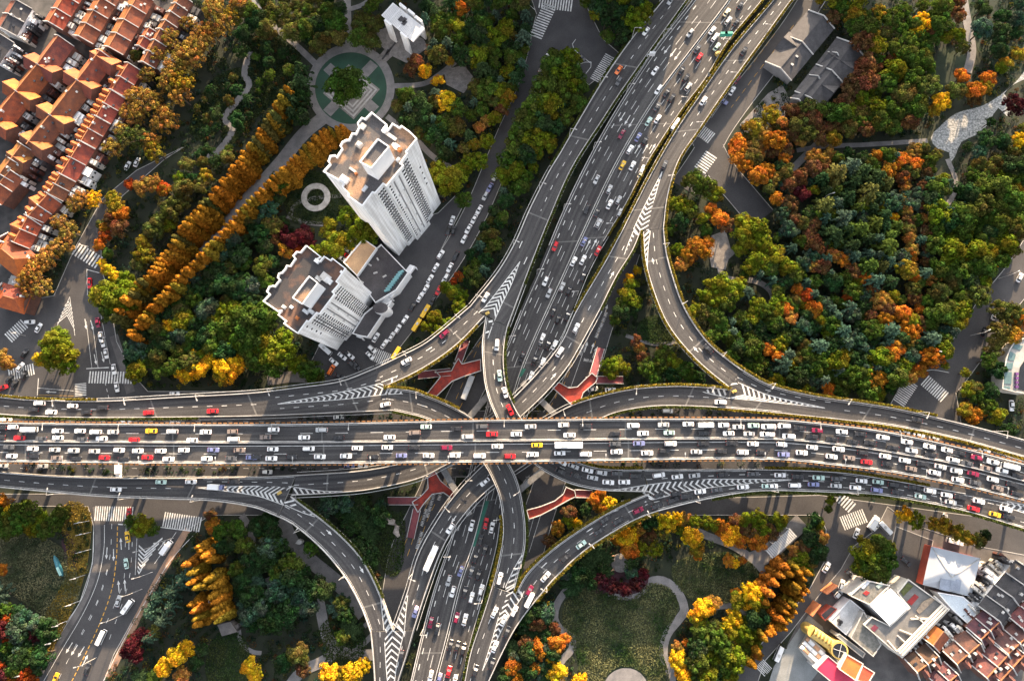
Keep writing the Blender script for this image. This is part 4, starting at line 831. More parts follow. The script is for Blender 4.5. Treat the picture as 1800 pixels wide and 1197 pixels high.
for a, b_, w_ in (((1722, 1131), (1682, 1166), 5.4), ((1756, 1093), (1724, 1123), 5.4), ((1770, 1152), (1735, 1190), 5.4), ((1812, 1112), (1772, 1148), 5.4), ((1648, 1153), (1612, 1180), 5), ((1800, 1150), (1758, 1196), 5.4), ((1682, 1185), (1655, 1210), 5), ((1840, 1068), (1800, 1105), 5.4)):
    house(b_, a, w_*.86, 11, 8, TB, TB, "brown tiled row house", UP_, 2, annex=6, chim=2, dorm=2)
house((1640, 1133), (1657, 1110), 5, 11, 8, TILE_SUN, TILE, "orange tiled house", UP_, 0, annex=3, chim=0)
for a, b_ in (((1750, 1085), (1778, 1050)), ((1780, 1048), (1815, 1005))): house(a, b_, 5.4, 11, 8, SLATE, SLATE, "grey slate roofed row house", UP_, 2, annex=5, chim=2, wallm=WHITE)
# commercial block at lower right
q = (1350, 897, 3.99)
def zp(pts, z): return zpoly(pts, z, *q)
pr = block("market_hall", "square building with pale blue-grey pyramid metal roof", "building", zp([(1145, 250), (1490, 335), (1425, 605), (1085, 520)], 5), 5, mat("brick_red_wall", (.42, .08, .05), .8), METALR, 0)
ap = P(1350+1288/3.99, 897+470/3.99, 7); b = MB(); cs = zp([(1145, 250), (1490, 335), (1425, 605), (1085, 520)], 5.05)
for i in range(4): b.face([cs[i], cs[(i+1) % 4], ap] if (cs[(i+1) % 4]-cs[i]).cross(ap-cs[i]).z > 0 else [cs[(i+1) % 4], cs[i], ap])
child(pr, b, "pyramid_roof", METALR)
b = MB()
for i in (0, 1): b.bar(cs[i]+Vector((0, 0, .1)), ap+Vector((0, 0, .1)), .35, .15)
child(pr, b, "roof_ridge", PARA)
for x in (1240, 1312): c = P(1350+x/3.99, 897+520/3.99, 6.4); b = MB(); b.box((c.x, c.y, 6.55), (4.2, 4.6, .2), .28-.5); child(pr, b, "roof_panel", mat("roof_panel_blue", (.30, .34, .42), .4))
gp = block("glass_wing", "pale pointed glass-roofed wing below the pyramid roof", "building", zp([(1190, 575), (1365, 605), (1478, 702), (1400, 790), (1290, 690)], 6), 6, WHITE, mat("pale_glass_roof", (.58, .64, .68), .3, (.48, .54, .60), .2), .3, WHITE)
wr = block("exhibition_hall", "hall with a plain bright white sheet roof", "building", zp([(715, 660), (860, 550), (985, 675), (850, 800)], 11), 11, WHITE, WHITE, .3, WHITE)
b = MB()
for k in range(3): c = P(1350+(880+k*25)/3.99, 897+(770-k*25)/3.99, 10); b.box((c.x, c.y, 9.2), (1.8, 4, 1.0), .75)
child(wr, b, "air_handler", PARA)
tx = block("shop", "shop with weathered grey gravel roof and red patch", "building", zp([(575, 595), (690, 490), (850, 525), (712, 658)], 10.5), 10.5, CREAM, mat("gravel_roof", (.20, .19, .17), .95, (.10, .10, .09), .7), .5)
def patchroof(root, pts, z, m, name="roof_patch"): b = MB(); b.prism(zp(pts, z), z-.1, z+.1); child(root, b, name, m)
patchroof(tx, [(665, 580), (690, 560), (715, 575), (690, 598)], 10.6, mat("dark_red_cover", (.28, .02, .02), .7)); patchroof(tx, [(650, 540), (700, 490), (718, 500), (670, 550)], 10.65, METALR); patchroof(tx, [(755, 530), (795, 500), (810, 520), (775, 548)], 10.65, mat("pale_green_sheet", (.4, .48, .44), .6))
cy = block("courtyard_mall", "long grey mall with beamed terrace and gravel roof, two dark red patches", "building", zp([(905, 575), (980, 482), (1265, 690), (935, 1028), (672, 800), (725, 745), (850, 808), (990, 680)], 10), 10, CREAM, mat("mall_roof", (.17, .165, .16), .95, (.10, .10, .10), .25), .7, CREAM)
for k in range(6):
    t = k/5; b = MB(); a, e = P(1350+(1165-320*t)/3.99, 897+(600+345*t)/3.99, 10.6), P(1350+(1262-325*t)/3.99, 897+(690+335*t)/3.99, 10.6); a2 = P(1350+(1040-200*t)/3.99, 897+(720+190*t)/3.99, 10.6)
    b.bar(a2 if k % 2 else a, e, .5, .6); child(cy, b, "roof_beam", CREAM)
for s_ in (0, 14, 28): b = MB(); b.bar(P(1350+(1255-s_)/3.99, 897+(685-s_)/3.99, 11.3), P(1350+(938-s_)/3.99, 897+(1015-s_)/3.99, 11.3), .6, .5); child(cy, b, "pergola_beam", CREAM)
patchroof(cy, [(975, 640), (1030, 585), (1058, 605), (1005, 665)], 10.1, mat("dark_red_cover", (.28, .02, .02), .7)); patchroof(cy, [(720, 825), (748, 800), (775, 820), (745, 850)], 10.1, mat("plum_cover", (.13, .02, .04), .7)); patchroof(cy, [(925, 565), (980, 505), (1020, 530), (950, 600)], 10.15, mat("roof_garden", (.09, .11, .03), .95, (.05, .05, .02), .8))
patchroof(cy, [(1040, 700), (1085, 640), (1160, 600), (1175, 620), (1090, 700), (1060, 725)], 10.2, mat("tan_gravel", (.36, .27, .19), .95, (.2, .16, .12), .7))
tr = block("terrace", "low white flat terrace with three round tables", "building", zp([(572, 622), (668, 702), (545, 868), (436, 770)], 6), 6, WHITE, mat("white_terrace_floor", (.55, .55, .55), .8), .5)
for x, y, wh_ in ((490, 768, 'upper left'), (507, 778, 'right'), (496, 792, 'lowest')): c = P(1350+x/3.99, 897+y/3.99, 6); b = MB(); b.tube([(c.x, c.y, 6.0), (c.x, c.y, 6.7), (c.x, c.y, 6.75)], [.15, .15, .8], 10); centre(b.build("round_table", SLATE, label=f"small round dark table on the white terrace, {wh_} of three", cat="table", group="round tables on the white terrace"))
gr = block("library", "long dark gravel-roofed block beside the yellow hall", "building", zp([(668, 705), (790, 940), (735, 1020), (580, 890)], 9), 9, CONC, mat("gravel_roof", (.2, .19, .17)), .4)
gh = block("glass_corridor", "narrow glass-roofed corridor behind the yellow curved hall", "building", zp([(480, 880), (500, 865), (680, 1000), (665, 1030)], 7), 7, CONC, mat("grey_glass_roof", (.16, .18, .19), .3), .2)
crim = block("crimson_hall", "low hall with flat crimson roof", "building", zp([(420, 1020), (505, 1090), (615, 1180), (600, 1240), (480, 1230), (335, 1110)], 9), 9, WHITE, PINKR, .35, PARA)
orn = block("orange_hall", "square hall with bright orange roof above the crimson one", "building", zp([(552, 1008), (665, 1073), (612, 1188), (500, 1110)], 11.5), 11.5, CREAM, ORANR, .35, CREAM)
or2 = block("orange_annex", "lower orange-red annex right of the orange hall", "building", zp([(664, 1085), (745, 1135), (700, 1210), (622, 1192)], 8.5), 8.5, CREAM, mat("orange_red_roof", (.70, .09, .04), .6), .3, CREAM)
yr = empty("yellow_hall", (0, 0, 0), 0, "yellow barrel-shaped hall ending in a round rooflight", "building"); b = MB()
A, B = P(1350+305/3.99, 897+845/3.99, 6), P(1350+470/3.99, 897+960/3.99, 6); d = (B-A).normalized(); n = Vector((-d.y, d.x, 0)); W_ = 2.3
for i in range(14):
    t0, t1 = i/14, (i+1)/14
    for j in range(8):
        a0, a1 = math.pi*j/8, math.pi*(j+1)/8; k = lambda t, a: A.lerp(B, t)+n*W_*math.cos(a)+Vector((0, 0, 2.5*math.sin(a)))
        b.face([k(t0, a0), k(t1, a0), k(t1, a1), k(t0, a1)], 1 if (i % 2 and 2 <= j <= 4) else 0)
b.prism([A+n*W_, B+n*W_, B-n*W_, A-n*W_], 0, 6.0); b.prism([A+n*W_*math.cos(t)-d*W_*math.sin(t)*.9 for t in np.linspace(0, math.pi, 12)], 0, 7.2); b.build("barrel_roof", [YELL, mat("gold_window", (.25, .15, .03), .3)], yr)
c = P(1350+503/3.99, 897+982/3.99, 9); b = MB(); b.prism([(c.x+3.4*math.cos(t), c.y+3.4*math.sin(t)) for t in np.linspace(0, 2*math.pi, 32, endpoint=False)], 0, 9); b.build("drum", YELL, yr)
b = MB(); b.prism([(c.x+2.8*math.cos(t), c.y+2.8*math.sin(t)) for t in np.linspace(0, 2*math.pi, 32, endpoint=False)], 9, 9.15); rl = b.build("rooflight", GLASS, yr)
b = MB(); b.bar((c.x-2.6, c.y+.8, 9.25), (c.x+2.6, c.y-.8, 9.25), .15, .15); b.bar((c.x-.8, c.y-2.6, 9.24), (c.x+.8, c.y+2.6, 9.24), .15, .13); b.build("glazing_bar", STEEL, rl)
keepout([(1415, 1100), (1500, 1130), (1500, 1197), (1400, 1197)]); rebase(yr, (c.x, c.y, 0))
sl = block("slatted_annex", "cream annex of staggered slatted roofs beside the yellow hall", "building", zp([(300, 890), (405, 985), (340, 1110), (240, 985)], 5), 5, CREAM, CREAM, 0)
for k in range(7):
    for j in range(3): c = P(1350+(285+k*18-j*20)/3.99, 897+(910+k*17+j*28)/3.99, 5.4); b = MB(); b.box((c.x, c.y, 5.4+.2*(j+k % 2)), (1.5, 2.6, .5), .8); b.box((c.x, c.y, 5.7+.2*(j+k % 2)), (.5, 2.4, .3), .8); child(sl, b, "slat_roof", WHITE if (k+j) % 3 else mat("peach_slat", (.6, .34, .2), .7))
hut = block("kiosk", "dark red flat-roofed kiosk beside the white terrace", "kiosk", zp([(368, 730), (440, 670), (480, 690), (400, 770)], 4), 4, mat("brick_red_wall", (.42, .08, .05)), ROOFD, .3)
b = MB(); b.bar(P(1350+285/3.99, 897+725/3.99, 3.5), P(1350+345/3.99, 897+645/3.99, 3.5), .5, 7); b.bar(P(1350+390/3.99, 897+575/3.99, 3.5), P(1350+465/3.99, 897+515/3.99, 3.5), .5, 6)
centre(b.build("gate_wall", mat("orange_wall", (.6, .2, .08), .8), label="orange gate wall standing at the plaza entrance", cat="wall"))
# curved building at the right edge
o4 = (1350, 600, 3.99); outer = [(1830, -30), (1760, -10), (1720, 12), (1690, 60), (1665, 130), (1648, 220), (1640, 330), (1720, 352), (1830, 368)]; inner = [(1830, 355), (1755, 335), (1757, 280), (1770, 180), (1830, 90)]
cb = block("curved_office", "curved cream office block at the right edge of the picture", "building", zpoly(outer, 7, *o4), 7, CREAM, mat("office_roof", (.36, .35, .33), .85, (.22, .22, .21), .2), .6, CREAM)
b = MB(); b.prism(zpoly(inner, 7.3, *o4), 7.02, 7.3); child(cb, b, "glass_roof", GLASS)
for pts in ([(1700, 70), (1740, 90), (1728, 135), (1682, 130)], [(1672, 150), (1722, 150), (1714, 195), (1664, 190)], [(1662, 210), (1712, 215), (1708, 300), (1656, 295)], [(1735, 20), (1790, 30), (1770, 60), (1712, 48)], [(1655, 312), (1700, 318), (1700, 335), (1652, 328)]):
    b = MB(); b.prism(zpoly(pts, 7.3, *o4), 7.02, 7.25); child(cb, b, "skylight", mat("grey_teal_glass", (.10, .17, .18), .3))
for k in range(4): c = P(1350+1742/3.99, 600+(228+k*30)/3.99, 7.4); b = MB(); b.box((c.x, c.y, 7.5), (1.2, 1.2, .9), 0); child(cb, b, "purple_sign", mat("purple_panel", (.12, .035, .16), .6))
# grey courtyard houses at upper right
q4 = (1350, 0, 3.99)
def hall2(a, b_, w, label, wings):
    root = house((a[0], a[1]), (b_[0], b_[1]), w, 7, 4.5, SLATE, SLATE, label, "beside the diagonal highway's ramp", 2, annex=0, chim=0, wallm=mat("grey_wall", (.26, .25, .25), .85), cross=wings); return root
hall2((1447, 30), (1372, 120), 7, "grey tiled courtyard hall", ((.6, 0, 8),))
hall2((1498, 78), (1425, 172), 7, "grey tiled courtyard hall", ((.3, 9, 6), (.75, 7, 0)))
hall2((1470, 95), (1405, 175), 3, "low grey tiled gallery", ())
# park gate with slatted roof
z_ = 13; o5 = (660, 0, 10.88); cs = zpoly([(330, 65), (935, 555), (715, 795), (120, 295)], z_, *o5); gt = empty("park_gate", (0, 0, 0), 0, "large white slatted gate roof on slab pillars in the park", "gate")
b = MB()
for k in range(15): t = k/14; b.bar(cs[0].lerp(cs[3], t), cs[1].lerp(cs[2], t), .34, .35)
b.build("roof_slats", WHITE, gt)
for t in (0, .22, .5, .78, 1): b = MB(); b.bar(cs[0].lerp(cs[1], t)+Vector((0, 0, -.4)), cs[3].lerp(cs[2], t)+Vector((0, 0, -.4)), .35, .5); b.build("roof_beam", WHITE, gt)
for (x, y) in ((235, 430), (540, 665), (520, 115), (680, 230), (825, 360)):
    c = P(660+x/10.88, y/10.88, z_+ (1 if y > 400 and x < 560 else 1)); e = (cs[1]-cs[0]).normalized(); b = MB(); b.prism([Vector((c.x, c.y, 0))+e*s_+Vector((e.y, -e.x, 0))*u for s_, u in ((-2.0, -.5), (2.0, -.5), (2.0, .5), (-2.0, .5))], 0, z_+1); b.build("pillar", WHITE, gt)
for j, i in ((.42, .45), (.5, .38), (.55, .5)): b = MB(); c = cs[0].lerp(cs[1], j).lerp(cs[3].lerp(cs[2], j), i); b.box((c.x, c.y, z_+.35), (2.4, 1.6, .3), .9); b.build("dark_panel", SLATE, gt)
rebase(gt, tuple((cs[0]+cs[2])/2*1.0)[:2]+(0,)); keepout([(672, 10), (745, 50), (740, 80), (690, 70)])
b = MB(); b.bar(P(699, 71, .3), P(672, 105, .3), .7, .6); b.bar(P(680, 97, .35), P(684, 88, .35), 1.6, .5); centre(b.build("bronze_sculpture", SLATE, label="long dark arrow-like sculpture lying before the slatted gate", cat="sculpture"))
# ring sculpture, stage, small structures
b = MB(); c = P(556, 348, 0)
for i in range(40):
    a0, a1 = 2*math.pi*i/40, 2*math.pi*(i+1)/40; k = lambda r_, a, z: Vector((c.x+r_*math.cos(a), c.y+r_*math.sin(a), z))
    for r0_, z0, r1_, z1 in ((4.2, .1, 4.2, 1.2), (4.2, 1.2, 6.8, .9), (6.8, .9, 6.8, .1)): b.face([k(r0_, a0, z0), k(r0_, a1, z0), k(r1_, a1, z1), k(r1_, a0, z1)])
centre(b.build("ring_bench", mat("ring_stone", (.36, .35, .33), .85, (.22, .21, .20), .5), label="white ring-shaped bench on the lawn left of the taller tower", cat="bench"))
keepout(circ(556, 348, 28))
rp = empty("round_platform", (0, 0, 0), 0, "round stone platform with four small benches in the park", "platform"); c = P(1090, 989, .5); b = MB(); b.prism([(c.x+3.8*math.cos(t), c.y+3.8*math.sin(t)) for t in np.linspace(0, 6.283, 28, endpoint=False)], 0, .9); b.build("stone_disc", COBBLE, rp)
for sx, sy in ((-1, -1), (1, -1), (-1, 1), (1, 1)): b = MB(); p = P(1090+sx*13, 989+sy*13, .4); b.box((p.x, p.y, .5), (2.2, .9, .8), -sx*sy*.8); b.build("seat", mat("peach_slat", (.6, .34, .2)), rp)
rebase(rp, (c.x, c.y, 0)); keepout(circ(1090, 989, 20))
b = MB(); b.prism(zpoly([(382, 1098), (405, 1092), (417, 1110), (390, 1118)], 4), .0, 4); b.prism(zpoly([(405, 1102), (420, 1096), (419, 1104), (410, 1110)], 3), 0, 3); centre(b.build("pavilion", PAVE, label="small square grey-roofed pavilion beside the orange cypress trees", cat="pavilion"))
b = MB(); b.prism(zpoly([(519, 955), (524, 948), (531, 951), (529, 956), (526, 957)], 3), 0, 3); centre(b.build("garden_hut", PARA, label="tiny white hut roof in the dark wood inside the lower left loop", cat="hut"))
wk = empty("covered_walkway", (0, 0, 0), 0, "slatted grey covered walkway by the orange cypress row", "walkway"); A, B = P(1395, 935, 4), P(1352, 975, 4); d = (B-A).normalized(); n = Vector((-d.y, d.x, 0)); b = MB()
for i in range(16): c = A.lerp(B, (i+.5)/16); b.bar(c-n*2.2, c+n*2.2, .55, .25)
b.build("slat_roof", STEEL, wk)
for s_ in (-1, 1):
    b = MB(); b.bar(A+n*2*s_-Vector((0, 0, .3)), B+n*2*s_-Vector((0, 0, .3)), .2, .25); b.build("beam", STEEL, wk)
    for t in (.03, .35, .68, .97): c = A.lerp(B, t)+n*2*s_; b = MB(); b.box((c.x, c.y, 1.9), (.25, .25, 3.8)); b.build("post", STEEL, wk)
rebase(wk, tuple(((A+B)/2).xy)+(0,)); keepout([(1400, 925), (1345, 970), (1355, 985), (1410, 945)])
# stone-edged rock feature, plane-shaped teal play sculpture on the lawn
b = MB(); pts = [P(x, y, .4) for x, y in ((678, 905), (682, 915), (692, 918), (698, 925), (696, 935), (701, 943))]; b.tube(pts, [1.2, 1.6, 1.3, 1.1, 1.4, .7], 9); centre(b.build("rock_border", mat("pale_rock", (.42, .36, .32), .9, (.22, .19, .17), .9), label="pale rock border winding on the dark lawn by the red walkway", cat="rocks"))
bt = empty("slide_sculpture", (0, 0, 0), 0, "long teal canoe-shaped play sculpture on the open lawn", "sculpture"); A, B = P(95, 976, .8), P(110, 1012, .8); b = MB(); b.tube([A.lerp(B, t) for t in (0, .15, .5, .8, 1)], [.15, .8, 1.1, .9, .3], 10); b.build("hull", mat("teal_paint", (.03, .16, .20), .4), bt); b = MB(); b.bar(A.lerp(B, .55)+Vector((0, 0, 1.05)), A.lerp(B, .95)+Vector((0, 0, .9)), 1.0, .3); b.build("seat", mat("mint_panel", (.35, .6, .55), .5), bt); rebase(bt, tuple(A.xy)+(0,))
# red pedestrian footbridges
def footbridge(label, main, arms, z=4.6):
    root = empty("footbridge", (0, 0, 0), 0, label, "footbridge"); p = [P(x, y, z) for x, y in main]
    b = MB(); b.prism(p, z-.6, z, 0); b.build("deck", REDW, root)
    b = MB()
    for i in range(len(p)):
        a, e = p[i], p[(i+1) % len(p)]; b.bar(a+Vector((0, 0, .45)), e+Vector((0, 0, .45)), .3+.002*i, 1.0)
    b.build("railing", PARA, root)
    for a, e in arms:
        A, B = P(*a, z-.1), P(*e, 1.2); d = (B-A).normalized(); n = Vector((-d.y, d.x, 0)).normalized(); b = MB(); b.bar(A, B, 3.2, .3); st = b.build("stair", PLUMW, root)
        b = MB()
        for s_ in (-1, 1): b.bar(A+n*1.6*s_+Vector((0, 0, .5)), B+n*1.6*s_+Vector((0, 0, .5)), .2, .9)
        b.build("handrail", PARA, st)
    for x, y in main[::2]: c = P(x, y, 0); b = MB(); b.box((c.x, c.y, (z-.6)/2), (.8, .8, z-.6)); b.build("pier", CONC, root)
    c = sum(p, Vector())/len(p); rebase(root, (c.x, c.y, 0))
footbridge("red footbridge at upper left of the crossing, with a bus beneath", [(751, 692), (775, 662), (768, 655), (794, 652), (800, 640), (806, 630), (812, 640), (845, 632), (845, 652), (815, 662), (795, 670), (768, 696)], (((792, 654), (735, 660)), ((806, 636), (820, 598))))
footbridge("red footbridge at upper right of the crossing, with a forked stair", [(972, 682), (982, 672), (1000, 682), (1015, 680), (1030, 665), (1040, 656), (1050, 664), (1047, 672), (1025, 690), (1020, 705), (1005, 712), (992, 700)], (((1042, 660), (1056, 612)), ((1047, 668), (1095, 668))))
footbridge("red footbridge at lower left of the crossing, above green planting", [(752, 838), (765, 828), (775, 845), (800, 865), (795, 876), (780, 865), (760, 868), (745, 885), (735, 900), (725, 882), (740, 872), (753, 858)], (((735, 880), (682, 880)), ((733, 895), (722, 945))))
footbridge("red footbridge at lower right of the crossing, by the autumn shrubs", [(995, 856), (1010, 862), (1012, 872), (1000, 878), (975, 892), (950, 905), (930, 912), (926, 896), (950, 890), (975, 880), (990, 868)], (((1010, 867), (1040, 868)),))
# overhead signs
def gantry(key, u0, u1, d, label, panels):
    qd = ROADS[key]; root = empty("sign_gantry", (0, 0, 0), 0, label, "road sign"); a, e = qd.at(u0, d), qd.at(u1, d); up = Vector((0, 0, 6.5)); b = MB(); b.tube([a, a+up], [.25, .2]); b.build("post", STEEL, root); b = MB(); b.bar(a+up, e+up, .35, .4); b.build("arm", STEEL, root)
    dr = qd.dirn(d)
    for t, wd, m, nm in panels: c = (a+up).lerp(e+up, t)-dr*.4*qd.flow; b = MB(); b.box(tuple(c), (wd, 1.1, 2.2), math.atan2((e-a).y, (e-a).x)); b.build(nm, m, root)
    rebase(root, tuple(a))
GRN = mat("green_sign_panel", (.02, .30, .22), .5)
gantry("NSE", 1.02, .55, ROADS["NSE"].near(P(1262, 78, 3)), "overhead gantry with two green direction signs at upper right", ((.3, 3.6, GRN, "green_sign"), (.62, 3.2, GRN, "green_sign")))
gantry("NSW", 0, .12, ROADS["NSW"].near(P(1142, 96, 3)), "grey back-facing sign on a short arm at the highway's left edge", ((.9, 2.6, STEEL, "sign_panel"),))
b = MB(); p = P(1261, 95, 3.6); b.box((p.x, p.y, 3.4), (1.6, 1.6, 1.6), .6); b.box((p.x, p.y, 4.4), (2., .4, .5), .6); centre(b.build("crash_cushion", YELL, label="yellow crash cushion on the highway under the green signs", cat="crash cushion"))
for (x, y, z, nm) in ((857, 551, 10, "on the striped gore by the white towers' curve"), (684, 680, 15, "at the striped gore above the main flyover"), (492, 866, 11, "at the striped gore below the main flyover"), (1290, 688, 14, "at the foot of the curved loop")):
    p = P(x, y, z); b = MB(); b.box((p.x, p.y, z+.5), (1.8, 1.1, 1.0), .5); b.tube([(p.x, p.y, z+.9), (p.x, p.y, z+1.6)], [.45, .35]); centre(b.build("crash_cushion", YELL, label=f"yellow crash cushion {nm}", cat="crash cushion"))

# unseen slabs added north of the view to shade highway, plaza and halls
for x0, x1, y0, dp, h, lab in ((36, 75, 230, 16, 64, "tall wide grey shade slab unseen beyond the top edge, left of the highway's gap"), (78.5, 84, 236, 14, 60, "tall narrow grey shade tower unseen beyond the top edge, in line with the highway"), (-84, -40, 226, 14, 46, "long grey shade slab unseen beyond the top edge, above the round plaza"), (-14, 33, 228, 14, 54, "broad grey shade slab unseen beyond the top edge, above the crossing"), (150, 176, 240, 14, 38, "low grey shade slab unseen beyond the top edge, above the courtyard halls")):
    block("unseen_shade_slab", lab, "building", [Vector((x0, y0, h)), Vector((x1, y0, h)), Vector((x1, y0+dp, h)), Vector((x0, y0+dp, h))], h, CONC, ROOFD, .8, keep=False)
# ---------------------------------------------------------------- labels that single things out
USED = set(o["label"] for o in bpy.data.objects if "label" in o)
def said(*parts): return " ".join(" ".join(p for p in parts if p).split())
def label_all(items, group=None, rng_=70):
    """items: (object, noun, place, px, py, order 'x' or 'y'); gives each its own label"""
    pos = np.array([(i[3], i[4]) for i in items]); by = {}
    for k, i in enumerate(items): by.setdefault((i[1], i[2]), []).append(k)
    for (noun, place), ks in by.items():
        cands = {}
        for k in ks:
            c = []
            if len(ks) == 1: c.append(said(noun, place))
            dd = np.hypot(*(pos-pos[k]).T); o = np.argsort(dd)[1:7]
            for j in o:
                if dd[j] > rng_ or items[j][1] == noun: continue
                v = pos[j]-pos[k]; w_ = ("left of" if v[0] > 0 else "right of") if abs(v[0]) > abs(v[1]) else ("just above" if v[1] > 0 else "just below")
                n2 = items[j][1]; c.append(said(noun, w_, "an" if n2[0] in "aeiou" else "a", n2, place))
            cands[k] = [x for x in c if len(x.split()) <= 16]
        cnt = {}
        for k in ks:
            for x in set(cands[k]): cnt[x] = cnt.get(x, 0)+1
        ax = items[ks[0]][5]; order = sorted(ks, key=lambda k: pos[k][0 if ax == 'x' else 1])
        for r_, k in enumerate(order):
            lab = next((x for x in cands[k] if cnt[x] == 1 and x not in USED), None)
            if lab is None: lab = said(nth(r_), noun, "from the", "left" if ax == 'x' else "top", place)
            USED.add(lab); items[k][0]["label"] = lab
for root, noun, place, x, y in HOUSES: root["category"] = "house"; root["group"] = "old tiled row houses"
label_all([(h[0], h[1], h[2], h[3], h[4], 'x') for h in HOUSES])

# ---------------------------------------------------------------- trees
def sph(n): v = RNG.normal(size=(n, 3)); return v/np.linalg.norm(v, axis=1, keepdims=True)
def crown_broad(lobes=34, per=115, size=.062, flat=.8, lobe=(.17, .42), spread=.74, low=-.25):
    C, N, Sz, T = [], [], [], []
    for _ in range(lobes):
        d = sph(1)[0]
        while d[2] < low: d = sph(1)[0]
        c = d*spread*RNG.uniform(.5, 1.12)*np.array([1, 1, flat]); r_ = RNG.uniform(*lobe); v = sph(per); v[:, 2] = np.abs(v[:, 2])*.9-.15*RNG.random(per)
        p = c+v*r_*RNG.uniform(.72, 1.05, (per, 1)); t = RNG.uniform(.72, 1.25)
        C.append(p); N.append(v+RNG.normal(0, .35, (per, 3))); Sz.append(RNG.uniform(.6, 1.2, per)*size); T.append(np.full((per, 3), t)*np.array([RNG.uniform(.85, 1.15), RNG.uniform(.8, 1.3), RNG.uniform(.8, 1.1)]))
    return np.concatenate(C), np.concatenate(N), np.concatenate(Sz), np.concatenate(T)
def crown_sparse(n=900):
    C, N, Sz, T = crown_broad(60, 34, .055, .75, (.10, .22), .84, -.3); return C, N, Sz, T
def crown_conifer(whorls=6, arms=7):
    C, N, Sz, T = [], [], [], []
    for w_ in range(whorls):
        z = w_/(whorls-1); L = ((1-z)**.8*.95+.08)*RNG.uniform(.8, 1.15)
        for a in range(arms):
            an = 2*math.pi*(a+RNG.random()*.6)/arms+w_; m = int(14+44*L); t = RNG.random(m)**.7
            x = np.stack([np.cos(an)*t*L, np.sin(an)*t*L, z*1.7-.55-.28*t*L*t], 1)+RNG.normal(0, .045, (m, 3))
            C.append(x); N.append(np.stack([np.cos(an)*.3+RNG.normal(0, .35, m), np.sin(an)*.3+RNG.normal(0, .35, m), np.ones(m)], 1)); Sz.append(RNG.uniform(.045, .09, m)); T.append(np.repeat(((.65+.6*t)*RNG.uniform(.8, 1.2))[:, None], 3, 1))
    return np.concatenate(C), np.concatenate(N), np.concatenate(Sz), np.concatenate(T)
def crown_spire(n=2300):
    """unit spire: radius 1 at the base, height 1"""
    lob = 60; C, N, Sz, T = [], [], [], []
    for _ in range(lob):
        z = RNG.random()**1.15; a = RNG.uniform(0, 6.283); rr = (1-z)**.75; per = int(20+40*rr); c = np.array([math.cos(a)*rr*.62, math.sin(a)*rr*.62, z*.93]); v = sph(per)
        C.append(c+v*np.array([.36, .36, .055])*(.45+.6*rr)); nn = v*np.array([1, 1, .5])+np.array([math.cos(a), math.sin(a), .35])*.7+RNG.normal(0, .25, (per, 3)); N.append(nn)
        Sz.append(RNG.uniform(.10, .2, per)); T.append(np.full((per, 3), RNG.uniform(.75, 1.25)))
    C = np.concatenate(C); N = np.concatenate(N); Sz = np.concatenate(Sz); T = np.concatenate(T)
    return C, N, Sz, T
def crown_palm():
    C, N, Sz, T = [], [], [], []
    for f in range(16):
        an = 2*math.pi*f/16+RNG.uniform(-.15, .15); t = np.linspace(.08, 1, 22); L = RNG.uniform(.8, 1.05)
        for s_ in (-1, 1):
            C.append(np.stack([np.cos(an)*t*L-s_*np.sin(an)*.06, np.sin(an)*t*L+s_*np.cos(an)*.06, .25*np.sin(t*2.6)-.25*t*t], 1)); N.append(np.tile([0, 0, 1.], (22, 1))+RNG.normal(0, .25, (22, 3))); Sz.append(np.full(22, .085)); T.append(np.full((22, 3), RNG.uniform(.8, 1.3)))
    return [np.concatenate(x) for x in (C, N, Sz, T)]
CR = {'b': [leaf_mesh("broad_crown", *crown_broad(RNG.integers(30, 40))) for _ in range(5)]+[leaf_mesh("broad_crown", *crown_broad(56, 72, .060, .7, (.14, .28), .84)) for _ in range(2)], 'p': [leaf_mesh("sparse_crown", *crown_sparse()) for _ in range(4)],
      'c': [leaf_mesh("conifer_crown", *crown_conifer(RNG.integers(5, 7), RNG.integers(6, 9))) for _ in range(4)], 'k': [leaf_mesh("palm_crown", *crown_palm()) for _ in range(2)]}
def spire_mesh():
    C, N, Sz, T = crown_spire(); C = C*np.array([2.7, 2.7, 15.5]); Sz = Sz*2.3; return leaf_mesh("spire_crown", C, N, Sz, T)
CR['B'] = [leaf_mesh('broad_crown', *crown_broad(95, 110, .045, .85, (.18, .30), .78))]
CR['s'] = [spire_mesh() for _ in range(5)]
def trunk_mesh(h, r, limbs):
    b = MB(); b.tube([(0, 0, 0), (.05*h, .02*h, h*.5), (0, 0, h)], [r, r*.75, r*.5], 7)
    for i in range(limbs): a = 2*math.pi*i/limbs+.4; b.tube([(0, 0, h*.8), (math.cos(a)*h*.22, math.sin(a)*h*.22, h*1.12), (math.cos(a)*h*.4, math.sin(a)*h*.4, h*1.3)], [r*.5, r*.35, r*.15], 5)
    return b.mesh("trunk", BARK)
TRK = {'b': trunk_mesh(1, .05, 5), 'p': trunk_mesh(1, .05, 7), 'c': trunk_mesh(1.6, .05, 0), 's': trunk_mesh(2.6, .05, 0), 'k': trunk_mesh(1, .05, 0)}
TC = {'d': ("dark green", (.024, .047, .019)), 'g': ("green", (.050, .078, .016)), 'l': ("yellow-green", (.105, .118, .012)), 'y': ("golden yellow", (.46, .27, .016)), 'o': ("orange", (.31, .115, .018)), 'r': ("red", (.24, .045, .012)),
      'b': ("golden-brown", (.25, .135, .036)), 'n': ("russet brown", (.105, .052, .026)), 't': ("blue-green", (.040, .072, .050)), 'm': ("maroon", (.055, .013, .018)), 'e': ("olive", (.075, .075, .022)), 's': ("rust-gold", (.27, .122, .015)), 'h': ("ochre", (.20, .135, .018))}
